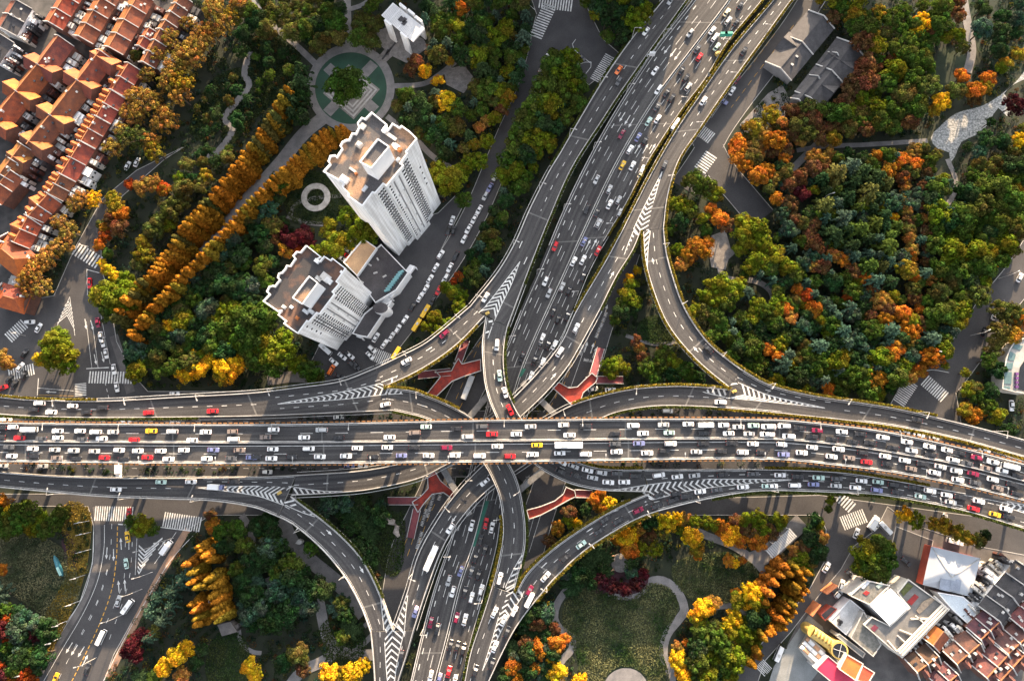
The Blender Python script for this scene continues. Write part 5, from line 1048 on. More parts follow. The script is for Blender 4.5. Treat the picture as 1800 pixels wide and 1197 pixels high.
BK = {'d': "evergreen tree", 'e': "evergreen tree", 'g': "camphor tree", 't': "cedar tree", 'l': "leafy tree"}  # broadleaf kinds go by crown colour, not by species
KN = {'b': ("broadleaf tree", "tree"), 'p': ("plane tree", "plane tree"), 'c': ("conifer", "conifer"), 's': ("pointed cypress", "cypress"), 'k': ("palm", "palm")}
TREES = []; TPOS = []
def tree(px, py, r, col, kind='b', place="in the park", tip=False, group=None, hz=None):
    """px, py: where the crown's middle shows (the tip for spires); r: crown radius in photo pixels"""
    rm = r*.255
    if kind == 's':
        H = 16.5*(r/11)**.6*RNG.uniform(.88, 1.1); q = P(px, py, H); sc = (r*.255/2.7*RNG.uniform(.95, 1.3),)*2+(H/16.5,); zc = .9; th = H*.35
    else:
        zc = hz or {'b': 3.0+rm*.85, 'p': 4.5+rm*.7, 'c': 4+rm*.9, 'k': 4.5}[kind]; q = P(px, py, zc); sc = (rm*RNG.uniform(.92, 1.18), rm*RNG.uniform(.92, 1.18), rm*RNG.uniform(.85, 1.15)); th = zc
    nm, c = TC[col]; noun, cat = KN[kind]
    if kind == 'b': noun = cat = BK.get(col, "autumn tree")
    root = empty({'b': BK.get(col, "autumn tree").replace(" ", "_"), 'p': "plane_tree", 'c': "conifer_tree", 's': "cypress_tree", 'k': "palm_tree"}[kind], (q.x, q.y, 0), RNG.uniform(0, 6.28)); root["category"] = cat; root["group"] = group or f"{noun}s {place}"
    ck = "B" if kind == "b" and r > 26 else kind; o = bpy.data.objects.new("crown", CR[ck][RNG.integers(len(CR[ck]))]); link(o, root); o.location = (0, 0, zc); o.scale = sc
    j = RNG.uniform(.82, 1.2); o.color = (c[0]*j*RNG.uniform(.85, 1.18), c[1]*j, c[2]*j, 1)
    t = bpy.data.objects.new("trunk", TRK[kind]); link(t, root); t.scale = (th, th, th)
    TREES.append((root, nm+" "+noun, place, px, py, 'x')); TPOS.append((px, py, r))
def okpos(x, y, r, m):
    i, j = int(y/4), int(x/4)
    if 0 <= i < GH and 0 <= j < GW and KEEP[i, j]: return False
    for dx, dy in ((m, 0), (-m, 0), (0, m), (0, -m)):
        a, b = int((y+dy)/4), int((x+dx)/4)
        if 0 <= a < GH and 0 <= b < GW and KEEP[a, b]: return False
    return True
def fill(poly, rr, cols, place, kind='b', gap=1.25, tries=900, mx=999):
    xs = [p[0] for p in poly]; ys = [p[1] for p in poly]; n = 0
    for _ in range(tries):
        x, y = RNG.uniform(min(xs), max(xs)), RNG.uniform(min(ys), max(ys)); r = RNG.uniform(rr[0]*.9, rr[1]*1.22)
        if n >= mx or not (-12 < x < 1812 and -12 < y < 1209) or not inpoly(np.array(x), np.array(y), poly) or not okpos(x, y, r, r*.45): continue
        if any((x-a)**2+(y-b)**2 < ((r+c)*.5*gap*.9)**2 for a, b, c in TPOS): continue
        k = cols[RNG.integers(len(cols))]; tree(x, y, r, k[0], k[1] if len(k) > 1 else kind, place); n += 1
def many(txt, place, kind='b'):
    for t in txt.split():
        v = t.split(','); tree(float(v[0]), float(v[1]), float(v[2]), v[3][0], v[3][1] if len(v[3]) > 1 else kind, place)
def row(pts, n, r, cols, place, kind='s', jit=3):
    c = [Vector((p[0], p[1], 0)) for p in pts]
    for i in range(n):
        p = polyline_at(c, i/(n-1)); tree(p.x+RNG.uniform(-jit, jit), p.y+RNG.uniform(-jit, jit), r*RNG.uniform(.85, 1.15), cols[RNG.integers(len(cols))], kind, place)
# cypress rows
row([(498, 150), (463, 212), (391, 310), (326, 383), (271, 460), (208, 528), (190, 560)], 54, 13, "sshse", "in the left row of the long avenue", jit=2.5)
row([(596, 220), (560, 227), (498, 288), (434, 348), (373, 420), (303, 490), (238, 563), (220, 587)], 56, 12, "sshs", "in the right row of the long avenue", jit=2.5)
for x, y in ((120, 320), (180, 430), (180, 550), (260, 610), (200, 815), (235, 900), (260, 995), (260, 1075), (400, 510), (445, 600), (455, 720), (485, 790), (485, 885), (485, 975), (525, 1030), (290, 95), (320, 140), (365, 210), (415, 260)):
    tree(300+x/7.04, 950+y/7.04, 11, "shso"[RNG.integers(4)], 's', "in the clump at lower left")
for x, y in ((440, 750), (430, 830), (330, 840), (390, 880), (280, 940), (365, 940), (320, 970), (240, 1045), (315, 1045), (135, 1115), (170, 1090), (520, 680), (545, 610), (590, 575), (540, 490), (465, 580), (420, 610), (630, 360), (555, 430), (480, 530), (355, 770), (60, 1160), (20, 1100)):
    tree(1340+x/7.04, 960+y/7.04, 9.5, "shso"[RNG.integers(4)], 's', "in the dense row at lower right")
many("1388,1000,12,os 1380,1015,11,os 1395,1012,11,ss 1370,1030,11,os 1362,1048,11,os 1405,1000,11,hs 1412,1010,10,ss 1352,1062,10,ss 1338,1150,10,ss 1350,1128,10,hs 1330,1175,10,ss", "in the dense row at lower right")
# standout trees
many("610,152,35,g", "on the round plaza's stepped square")
many("748,126,15,y 770,143,10,y 785,181,19,y 792,108,10,h 765,143,9,y 738,290,14,h 645,405,28,l 612,378,20,l 590,430,24,l 578,400,20,l 555,445,16,l 620,420,18,l 790,318,28,l 770,305,20,l", "around the taller white tower")
many("855,250,14,l 845,285,15,l 825,285,16,l 815,300,16,l 870,210,15,l 880,160,16,l 890,130,15,l 885,185,13,l 868,180,13,e 810,310,15,l 835,255,12,h 842,224,12,b 855,215,12,b 882,195,13,n", "along the parked street")
many("805,485,8,r 797,495,7,r 810,490,7,o 795,512,14,l 812,520,13,l 808,540,14,l 782,505,11,l 765,560,13,l 788,568,13,l 750,575,12,l 775,585,14,l 800,565,11,l", "right of the parked street")
many("100,607,28,l 115,625,24,l 88,632,20,l 120,640,20,l 75,632,14,y 105,590,18,g", "on the traffic island at left", 'b')
many("215,525,32,l 190,515,24,l 200,545,24,g 175,520,20,l 222,495,18,l", "at the lower end of the avenue")
many("180,462,9,y 190,475,12,y 205,490,14,y 250,510,12,e 300,570,14,y", "beside the western crossing")
many("355,645,18,y 375,630,16,y 400,648,22,y 335,655,16,y 320,660,14,y 345,620,12,y 390,660,18,h 420,640,16,y", "above the left ramp")
many("455,560,30,g 440,590,28,g 475,620,24,l 500,625,24,l 465,600,22,l 440,625,20,g 430,560,22,g 500,600,20,l 545,650,20,g 525,640,18,l 555,665,16,g 455,640,18,g 480,650,18,g", "left of the shorter white tower")
many("515,425,18,m 535,415,18,m 505,440,16,o 525,440,14,r 545,430,12,m 495,405,14,m 480,420,14,n", "in the maroon grove by the avenue")
many("975,110,26,g 1000,105,22,l 990,130,24,l 965,130,22,g 1010,130,20,g 1000,150,22,l 960,150,24,g 985,165,24,g 940,185,26,g 965,185,24,l 930,210,26,g 955,215,24,d 915,230,24,g 940,245,24,l 905,260,22,g 925,275,22,d 890,285,20,g 910,300,20,l 885,310,18,l", "left of the top ramp")
many("1220,320,22,g 1240,330,20,g 1255,340,18,l 1190,360,16,l 1205,365,16,l 1235,385,13,l 1240,405,12,g 1215,375,16,g 1195,390,16,d 1190,440,12,l 1180,405,12,g 1250,370,14,o 1265,385,17,o 1275,395,14,n 1220,435,17,o 1235,440,16,o 1210,450,15,o 1195,465,13,b 1245,425,12,o", "inside the loop's bend")
many("1310,395,18,l 1330,400,20,l 1305,415,18,l 1340,420,18,l 1320,430,18,l 1345,440,18,l 1300,440,14,l 1335,460,18,l 1320,470,16,l 1350,470,16,g 1365,450,18,l 1385,470,18,l 1400,480,16,g", "right of the cobbled clearing")
many("1250,505,18,l 1270,500,20,l 1290,510,20,l 1260,525,18,l 1240,520,16,l 1280,530,18,g 1300,500,14,l 1220,545,14,l 1235,550,16,e 1255,550,18,g 1330,540,18,l 1345,550,18,g 1360,545,16,l 1325,560,16,l 1265,570,16,g 1300,560,14,g", "along the loop's outer edge")
many("1110,500,12,l 1100,520,15,l 1115,530,14,l 1095,535,15,g 1105,490,10,y 1120,475,8,y 1090,550,16,d 1080,562,13,g 1115,545,12,d", "between loop and straight ramp")
many("1070,645,14,l 1085,640,13,l 1075,655,13,l 1097,648,12,l 1135,645,16,g 1160,640,16,g 1185,635,16,l 1200,650,16,g 1150,660,14,g 1180,660,15,d 1215,660,14,g 1130,628,12,n 1118,598,11,n 1125,612,10,b 1230,665,12,d 1165,620,14,g", "below the loop's grass triangle")
many("1655,180,18,y 1680,160,18,e 1640,195,12,h 1730,155,14,h 1712,158,18,o 1735,140,16,o 1765,112,14,h 1790,95,14,h 1690,135,16,o 1710,175,14,n 1760,120,12,l", "beside the grey stream")
many("1790,250,16,y 1755,285,16,e 1730,245,16,d 1780,185,20,m 1740,215,10,d 1700,260,10,d 1760,250,16,d 1720,270,14,t", "right of the grey stream")
many("1560,300,16,o 1575,290,12,o 1610,290,14,o 1590,320,10,o 1600,275,12,b 1587,312,12,o", "at the head of the orange tree line")
many("1570,383,9,y 1645,430,20,g 1590,475,18,h 1600,600,14,b", "in the middle of the autumn wood")
many("1600,665,13,b 1615,652,14,o 1625,640,10,o 1700,685,14,l 1715,695,14,g 1712,680,14,e 1695,720,14,h 1710,730,13,o 1722,725,12,h 1668,622,8,l 1660,642,8,l 1697,655,9,l", "around the right-hand crossing")
many("15,640,14,b 5,625,12,b 60,480,22,bp 75,505,20,bp 55,510,18,bp 85,450,20,bp 110,430,20,bp 70,465,18,bp 45,495,18,bp 120,405,18,bp 105,390,16,bp 145,350,18,bp 130,360,16,bp 165,350,16,yp", "along the street beside the red roofs")
many("270,320,16,b 290,335,14,o 230,325,12,r 255,330,18,b 285,330,13,r 205,365,17,h 215,375,16,o 195,385,14,n 185,400,11,o 185,415,12,r 175,430,13,o 190,445,11,g 210,400,16,n 200,350,14,h 178,395,10,e", "in the orange grove left of the avenue")
row([(380, 5), (360, 60), (320, 110), (300, 150), (255, 190), (240, 235), (215, 245)], 13, 22, "bbbe", "over the street at upper left", 'p', 10)
row([(415, 10), (395, 55), (350, 85), (335, 125), (320, 165), (290, 225), (265, 270)], 13, 22, "bbhb", "over the street at upper left", 'p', 10)
row([(325, 40), (280, 100), (250, 150), (225, 195), (195, 260)], 8, 18, "bbb", "over the street at upper left", 'p', 6)
many("240,98,12,e 440,20,20,g 430,60,18,d 425,90,16,d 415,30,20,e", "at the park's upper left corner")
# right: wood
A_ = "in the autumn wood at right"
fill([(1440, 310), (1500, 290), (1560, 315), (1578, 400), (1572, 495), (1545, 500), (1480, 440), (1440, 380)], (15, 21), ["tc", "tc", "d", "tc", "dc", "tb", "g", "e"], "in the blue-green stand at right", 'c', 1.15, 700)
row([(1600, 280), (1585, 340), (1600, 400), (1605, 470), (1612, 540), (1620, 580)], 18, 12, "obnebn", "in the vertical orange line", 'b', 5)
row([(1625, 300), (1620, 360), (1630, 460), (1640, 520)], 9, 12, "nnbg", "in the vertical orange line", 'b', 5)
row([(1350, 330), (1400, 380), (1450, 440), (1510, 490), (1560, 545)], 14, 15, "obrnbe", "in the slanting orange line", 'b', 6)
row([(1365, 300), (1400, 340), (1430, 420), (1420, 460), (1480, 500), (1530, 560)], 12, 15, "nnbdgm", "in the slanting orange line", 'b', 8)
fill([(1640, 330), (1720, 300), (1800, 270), (1810, 400), (1760, 470), (1720, 560), (1690, 590), (1650, 560), (1640, 460)], (15, 21), ["g", "g", "l", "d", "g", "l", "e", "g"], "at the right edge", 'b', 1.1, 900)
many("1790,340,14,o 1780,330,14,h 1760,420,12,y 1770,440,10,y 1750,460,10,y 1680,560,12,o 1660,545,12,b", "at the right edge")
many("1415,520,14,r 1430,545,16,o 1400,510,12,o 1380,540,14,o 1390,560,14,b 1365,530,16,l 1410,575,16,t 1490,520,12,r", A_)
fill([(1375, 490), (1440, 520), (1520, 560), (1570, 540), (1620, 570), (1690, 590), (1650, 640), (1590, 650), (1570, 690), (1460, 690), (1380, 660), (1320, 610), (1290, 570), (1350, 560)], (13, 18), ["d", "d", "g", "t", "tc", "g", "e", "o", "l"], A_, 'b', 1.12, 900)
fill([(1200, 600), (1260, 570), (1310, 620), (1380, 670), (1550, 705), (1550, 725), (1400, 690)], (11, 14), ["d", "g", "l"], "below the right wood", 'b', 1.1, 300)
many("1385,640,13,l 1440,650,12,l 1520,655,16,l 1535,665,14,l 1500,665,13,l 1395,650,10,y", "below the right wood")
fill([(1420, -10), (1500, -10), (1540, 30), (1700, -10), (1715, 80), (1690, 100), (1660, 170), (1600, 220), (1540, 250), (1470, 230), (1440, 200), (1530, 100), (1490, 60)], (15, 20), "gglegng", "behind the grey courtyard halls", 'b', 1.12, 800)
many("1620,40,18,y 1610,60,16,y 1500,30,18,h 1530,60,16,h 1545,25,16,h 1580,100,14,r 1560,110,13,n 1540,120,12,n", "behind the grey courtyard halls")
fill([(1290, 240), (1400, 170), (1470, 220), (1480, 250), (1340, 330), (1300, 290)], (13, 17), "obobehn", "in the orange grove below the courtyard halls", 'b', 1.1, 400)
fill([(1340, 330), (1420, 270), (1560, 265), (1650, 255), (1640, 300), (1560, 310), (1500, 290), (1430, 320)], (12, 16), "dgebon", "in the band below the courtyard halls", 'b', 1.12, 400)
fill([(1700, 10), (1790, 0), (1800, 60), (1740, 100)], (14, 20), "ddt", "on the dark lawn at upper right", 'b', 1.5, 120)
fill([(1690, 300), (1760, 270), (1800, 220), (1800, 290), (1720, 320)], (13, 17), "dge", "right of the grey stream", 'b', 1.1, 200)
fill([(440, 70), (520, 100), (500, 200), (400, 265), (390, 230), (430, 130)], (7, 12), ["d", "g", "d", "dc"], "on the dark winding-path lawn", 'b', 1.9, 300, 26)
fill([(345, 190), (375, 140), (440, 120), (410, 200), (360, 250)], (7, 11), "dde", "on the dark winding-path lawn", 'b', 1.9, 200, 14)
# top centre park
fill([(430, 0), (600, -5), (605, 90), (560, 110), (540, 90), (480, 60), (440, 40)], (14, 20), "eegde", "above the round plaza", 'b', 1.1, 500)
fill([(620, 5), (670, -5), (670, 60), (650, 95), (622, 90)], (13, 17), "eeg", "above the round plaza", 'b', 1.1, 200)
fill([(520, 60), (600, 95), (545, 130), (530, 210), (500, 200), (505, 100)], (12, 17), ["d", "d", "g", "dc"], "left of the round plaza", 'b', 1.1, 400)
fill([(440, 100), (420, 230), (370, 300), (330, 330), (340, 260), (400, 270)], (12, 15), "dgde", "along the winding path", 'b', 1.2, 300)
fill([(745, 0), (930, -5), (940, 60), (920, 140), (890, 140), (850, 200), (820, 260), (770, 290), (740, 240), (700, 210), (700, 160), (780, 160), (830, 110), (740, 100)], (13, 19), ["g", "d", "e", "l", "tc", "dc", "g"], "in the park right of the plaza", 'b', 1.1, 1100)
many("810,15,16,o 825,5,12,o 730,110,15,n 720,125,14,n 760,90,14,n 775,85,12,n 820,100,12,o", "in the park right of the plaza")
fill([(1010, -5), (1130, -5), (1135, 20), (1090, 75), (1050, 70), (1020, 40)], (13, 18), "dgdl", "beside the crossing at top", 'b', 1.1, 300)
# parkland left of towers
fill([(395, 395), (470, 310), (510, 300), (505, 395), (480, 470), (470, 530), (390, 540), (260, 640), (220, 640), (240, 580), (320, 500)], (13, 18), ["d", "d", "t", "g", "d", "e"], "right of the long avenue", 'b', 1.12, 800)
fill([(240, 600), (300, 560), (420, 540), (420, 630), (300, 660), (240, 660)], (14, 18), "dggel", "above the left ramp", 'b', 1.1, 400)
fill([(330, 275), (400, 260), (420, 290), (380, 330), (330, 390), (280, 440), (240, 470), (235, 430), (300, 370)], (14, 18), "hhele", "left of the long avenue", 'b', 1.08, 400)
fill([(860, 330), (885, 300), (900, 330), (880, 400), (850, 480), (830, 490), (820, 450)], (11, 15), ["d", "g", "e", "tc"], "right of the parked street", 'b', 1.15, 400)
fill([(955, 95), (1030, 95), (1035, 160), (985, 230), (940, 300), (905, 360), (870, 430), (835, 490), (800, 520), (850, 420), (890, 330), (930, 240), (960, 160)], (11, 16), ["g", "l", "g", "l", "d"], "right of the parked street", 'b', .95, 700)
fill([(925, 60), (945, 110), (915, 170), (885, 240), (855, 310), (825, 370), (810, 360), (850, 290), (880, 220), (905, 130)], (10, 14), ["g", "l", "h", "g"], "left of the parked street", 'b', 1.0, 500)
fill([(1290, 300), (1440, 270), (1650, 260), (1690, 330), (1800, 270), (1800, 400), (1700, 580), (1640, 650), (1560, 715), (1400, 680), (1250, 580), (1300, 480), (1400, 480), (1330, 390)], (9, 13), ["g", "t", "tc", "g", "l"], "deep in the right wood", 'b', .98, 1000, 110)
# bottom
fill([(-10, 880), (90, 875), (115, 900), (95, 940), (40, 935), (-10, 960)], (16, 22), "gglg", "above the left lawn", 'b', 1.05, 300)
many("8,880,14,o 110,905,12,n 20,900,14,y 5,1000,10,o", "above the left lawn")
fill([(-10, 1050), (60, 1080), (90, 1100), (60, 1200), (-10, 1200)], (12, 17), ["d", "tc", "t", "d", "r", "d", "m", "tk", "g"], "below the left lawn", 'b', 1.1, 400)
many("52,1102,9,o 35,1165,13,r 20,1190,14,o 60,1180,10,b", "below the left lawn")
many("255,920,17,l 245,932,14,l 268,930,13,g 232,915,12,g", "on the small lower left island")
many("375,922,13,o 395,935,18,g 420,930,16,g 405,955,16,d 430,960,16,g 390,960,14,d 435,985,14,d 415,1000,14,g", "right of the clump at lower left")
many("300,1040,15,tc 320,1020,14,tc 275,1050,13,tc 265,1075,15,tc 300,1065,14,tc 285,1090,14,tc 270,1110,13,ek 260,1120,12,tc", "by the lower left road")
many("235,1130,16,m 250,1115,14,m 240,1150,14,m 225,1145,12,m 312,1150,17,y 290,1170,16,y 330,1140,14,y 320,1185,14,b 440,1170,16,y 450,1185,14,y 345,1165,14,d 355,1140,13,d 245,1190,14,dk 270,1190,13,gk", "in the lower left park")
fill([(440, 915), (490, 915), (560, 970), (600, 1020), (640, 1080), (650, 1110), (560, 1130), (560, 1080), (440, 1100), (420, 1040)], (13, 19), ["d", "d", "t", "tk", "dk", "g", "d"], "inside the lower left loop", 'b', 1.12, 800)
many("485,1045,18,t 530,1050,20,t 545,1065,16,t 460,1070,18,t 465,945,10,l 600,1060,14,e", "inside the lower left loop")
many("580,1180,18,y 600,1185,14,h 620,1180,18,y 640,1170,13,y 525,1150,18,e 500,1165,16,d 535,1175,14,n", "at the bottom edge inside the loop")
fill([(560, 880), (680, 880), (670, 920), (660, 1000), (640, 975), (600, 920)], (12, 17), ["d", "dk", "t"], "beside the red walkway", 'b', 1.2, 300)
fill([(690, 1000), (720, 985), (712, 1040), (695, 1060), (680, 1030)], (11, 14), "gdl", "in the lower left ramp point", 'b', 1.1, 200)
# lower centre/right park
many("1045,880,13,o 1060,895,12,o 1070,885,12,y 980,928,13,o 1000,915,12,l 1012,920,11,y 965,950,12,n 1000,900,13,n 1030,895,12,d 1055,870,12,o", "by the lower right footbridge")
many("1100,945,18,y 1083,950,9,o 1115,940,13,y 1150,965,14,l 1170,920,17,y 1190,912,13,y 1215,945,17,y 1225,965,14,h 1285,940,18,y 1300,950,14,o 1250,920,15,l 1270,930,16,o 1330,910,17,l 1335,930,16,l 1310,915,15,l 1280,985,10,o 1305,985,7,o 1290,990,9,y 1225,975,9,o", "above the round lawn")
fill([(1090, 910), (1170, 885), (1230, 880), (1350, 880), (1420, 885), (1400, 910), (1340, 960), (1260, 960), (1180, 930), (1130, 960), (1100, 980)], (11, 15), ["n", "b", "d", "l", "n", "e", "o"], "above the round lawn", 'b', 1.15, 500)
fill([(990, 985), (1060, 960), (1075, 1000), (1050, 1030), (1010, 1030), (990, 1010)], (12, 16), ["d", "t", "dk", "d"], "left of the round platform", 'b', 1.1, 300)
many("1110,985,14,d 1125,970,14,dk 1110,1005,12,t", "left of the round platform")
many("1055,1020,13,m 1075,1030,13,m 1100,1035,14,m 1120,1025,13,m 1130,1010,11,m", "in the maroon bed by the round lawn")
fill([(880, 1200), (910, 1110), (950, 1060), (975, 1080), (1000, 1120), (990, 1170), (970, 1200)], (11, 15), ["n", "d", "o", "dk", "t", "d"], "left of the round lawn", 'b', 1.15, 400)
many("960,1068,9,y 955,1085,8,o 925,1060,7,l 980,1180,16,y 970,1165,12,y 1020,1195,13,y 930,1170,14,tk 950,1180,14,tk 920,1155,13,tk", "left of the round lawn")
many("1240,1065,16,y 1225,1075,15,y 1250,1060,14,b 1230,1090,15,l 1250,1100,14,e 1295,1045,11,o 1320,1045,20,y 1330,1060,18,l 1300,1055,16,l 1290,1085,15,y 1280,1095,13,y 1190,1160,14,y 1200,1180,14,y 1205,1195,14,y 1195,1150,10,y 1190,1135,9,b 1205,1128,7,o", "right of the round lawn")
fill([(1225, 1100), (1330, 1090), (1345, 1110), (1330, 1150), (1300, 1200), (1220, 1200)], (13, 17), "lglldl", "right of the round lawn", 'b', 1.08, 500)
many("1335,1090,11,o 1332,1150,9,o 1345,1105,10,o", "right of the round lawn")
fill([(1100, 1165), (1140, 1180), (1050, 1165), (1060, 1190)][:3], (6, 8), "on", "around the white round stage", 'b', 1.3, 60)
fill([(1355, 890), (1430, 890), (1450, 940), (1440, 1000), (1400, 1010), (1370, 980), (1420, 930)], (11, 15), "ndbhl", "by the slatted walkway", 'b', 1.12, 300)
many("1520,970,24,l 1545,960,22,g 1530,990,24,g 1555,985,20,g 1515,995,20,l 1540,1005,20,g 1560,965,14,l", "on the walled island in the plaza")
many("1590,905,14,y 1610,915,14,l 1660,925,14,h 1680,935,15,h 1700,945,14,h 1720,950,13,e 1640,920,13,h 1730,940,10,d", "below the right flyover")
many("1760,545,18,e 1780,555,20,e 1755,580,20,e 1775,590,18,h 1745,610,17,e 1735,635,16,g 1750,650,16,d 1790,560,16,o 1740,690,16,d 1735,715,16,g 1750,730,15,l 1770,755,14,d", "beside the curved cream office")
many("370,905,10,n 345,1000,8,r", "right of the clump at lower left")
many("1460,880,9,l 1455,895,8,g", "by the slatted walkway")
label_all(TREES)
# low planting between the trees: nobody could count it
def undergrowth(n=9000, leaves=26):
    C, N, Sz, T = [], [], [], []; cols = np.array([(.020, .036, .016), (.030, .048, .018), (.018, .042, .030), (.055, .055, .02), (.07, .035, .015), (.11, .10, .014)]); m = 0
    while m < n:
        x, y = RNG.uniform(-20, 1820), RNG.uniform(-20, 1217)
        if not okpos(x, y, 4, 6) or (x < 260 and y < 520 and x+.8*y < 420) or (x > 1440 and y > 900): continue
        q = P(x, y, .4); r_ = RNG.uniform(.7, 1.7); v = sph(leaves); v[:, 2] = abs(v[:, 2])
        k = cols[RNG.choice(6, p=(.32, .25, .2, .1, .08, .05))]*RNG.uniform(.7, 1.3)
        C.append(np.array([q.x, q.y, .3])+v*r_*np.array([1, 1, .8])); N.append(v+RNG.normal(0, .4, (leaves, 3))); Sz.append(RNG.uniform(.18, .36, leaves)); T.append(np.tile(k, (leaves, 1))); m += 1
    o = bpy.data.objects.new("undergrowth", leaf_mesh("undergrowth", *[np.concatenate(a) for a in (C, N, Sz, T)])); link(o); tag(o, kind="stuff")
undergrowth()
def grass(polys, per=9.):
    C, N, Sz, T = [], [], [], []
    for poly, c0, c1 in polys:
        lawnkeep = c1 is GC and poly[0][1] < 200
        w_ = crom([P(x, y, 0) for x, y in poly], True, 3); xs = np.array([p.x for p in w_]); ys = np.array([p.y for p in w_]); n = int((xs.max()-xs.min())*(ys.max()-ys.min())*per)
        x = RNG.uniform(xs.min(), xs.max(), n); y = RNG.uniform(ys.min(), ys.max(), n); k = inpoly(x, y, [(p.x, p.y) for p in w_]); x, y = x[k], y[k]
        px_ = [PX((u, v, 0)) for u, v in zip(x, y)]; k = np.array([(not (lawnkeep and KEEP[min(max(int(v/4), 0), GH-1), min(max(int(u/4), 0), GW-1)])) and (u-1100)**2+(v-1213)**2 > 43**2 for u, v in px_]); x, y = x[k], y[k]; n = len(x)
        f = np.zeros(n)
        for i in range(26):
            a = RNG.uniform(0, 6.283); q = 2*math.pi/RNG.uniform(3, 26); f += np.sin((x*math.cos(a)+y*math.sin(a))*q+RNG.uniform(0, 6.3))
        f = np.clip(f/6*.5+.6, 0, 1)[:, None]; t = np.array(c0)*(1-f)+np.array(c1)*f; t = t*RNG.uniform(.78, 1.24, (n, 1))
        C.append(np.stack([x, y, np.full(n, .1)+RNG.uniform(0, .12, n)+.25], 1)); N.append(RNG.normal(0, .55, (n, 3))+np.array([0, 0, 1.])); Sz.append(RNG.uniform(.16, .36, n)); T.append(t)
    o = bpy.data.objects.new("grass", leaf_mesh("grass", *[np.concatenate(v) for v in (C, N, Sz, T)])); link(o); tag(o, kind="stuff")
GA, GB, GC = (.024, .048, .016), (.115, .118, .056), (.045, .058, .022)
grass([([(1002, 1042), (1040, 1033), (1110, 1051), (1140, 1024), (1180, 1034), (1193, 1065), (1178, 1098), (1165, 1140), (1170, 1205), (1032, 1205), (1012, 1150), (988, 1090)], GA, GB), ([(1190, 985), (1280, 970), (1330, 1000), (1320, 1040), (1260, 1062), (1210, 1050), (1180, 1010)], GA, GB),
       ([(-40, 960), (30, 935), (100, 955), (135, 1000), (140, 1050), (105, 1090), (60, 1070), (10, 1040), (-40, 1040)], (.045, .060, .030), (.13, .125, .072)), ([(110, 890), (155, 890), (158, 960), (140, 1040), (100, 1130), (60, 1197), (40, 1197), (80, 1080), (120, 1000)], (.09, .08, .02), (.22, .15, .03)),
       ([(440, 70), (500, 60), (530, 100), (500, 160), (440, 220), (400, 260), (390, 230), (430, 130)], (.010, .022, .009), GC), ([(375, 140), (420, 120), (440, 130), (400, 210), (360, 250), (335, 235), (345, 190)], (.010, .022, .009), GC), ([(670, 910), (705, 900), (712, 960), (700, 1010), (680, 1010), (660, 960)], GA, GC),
       ([(560, 1110), (600, 1080), (640, 1110), (640, 1150), (600, 1190)], GA, GC), ([(375, 1120), (420, 1110), (440, 1150), (430, 1210), (370, 1210)], GA, GC), ([(505, 315), (545, 300), (610, 320), (600, 385), (560, 395), (510, 385)], (.010, .022, .009), GC), ([(1130, 560), (1190, 560), (1190, 595), (1150, 605), (1120, 590)], GA, GC)])

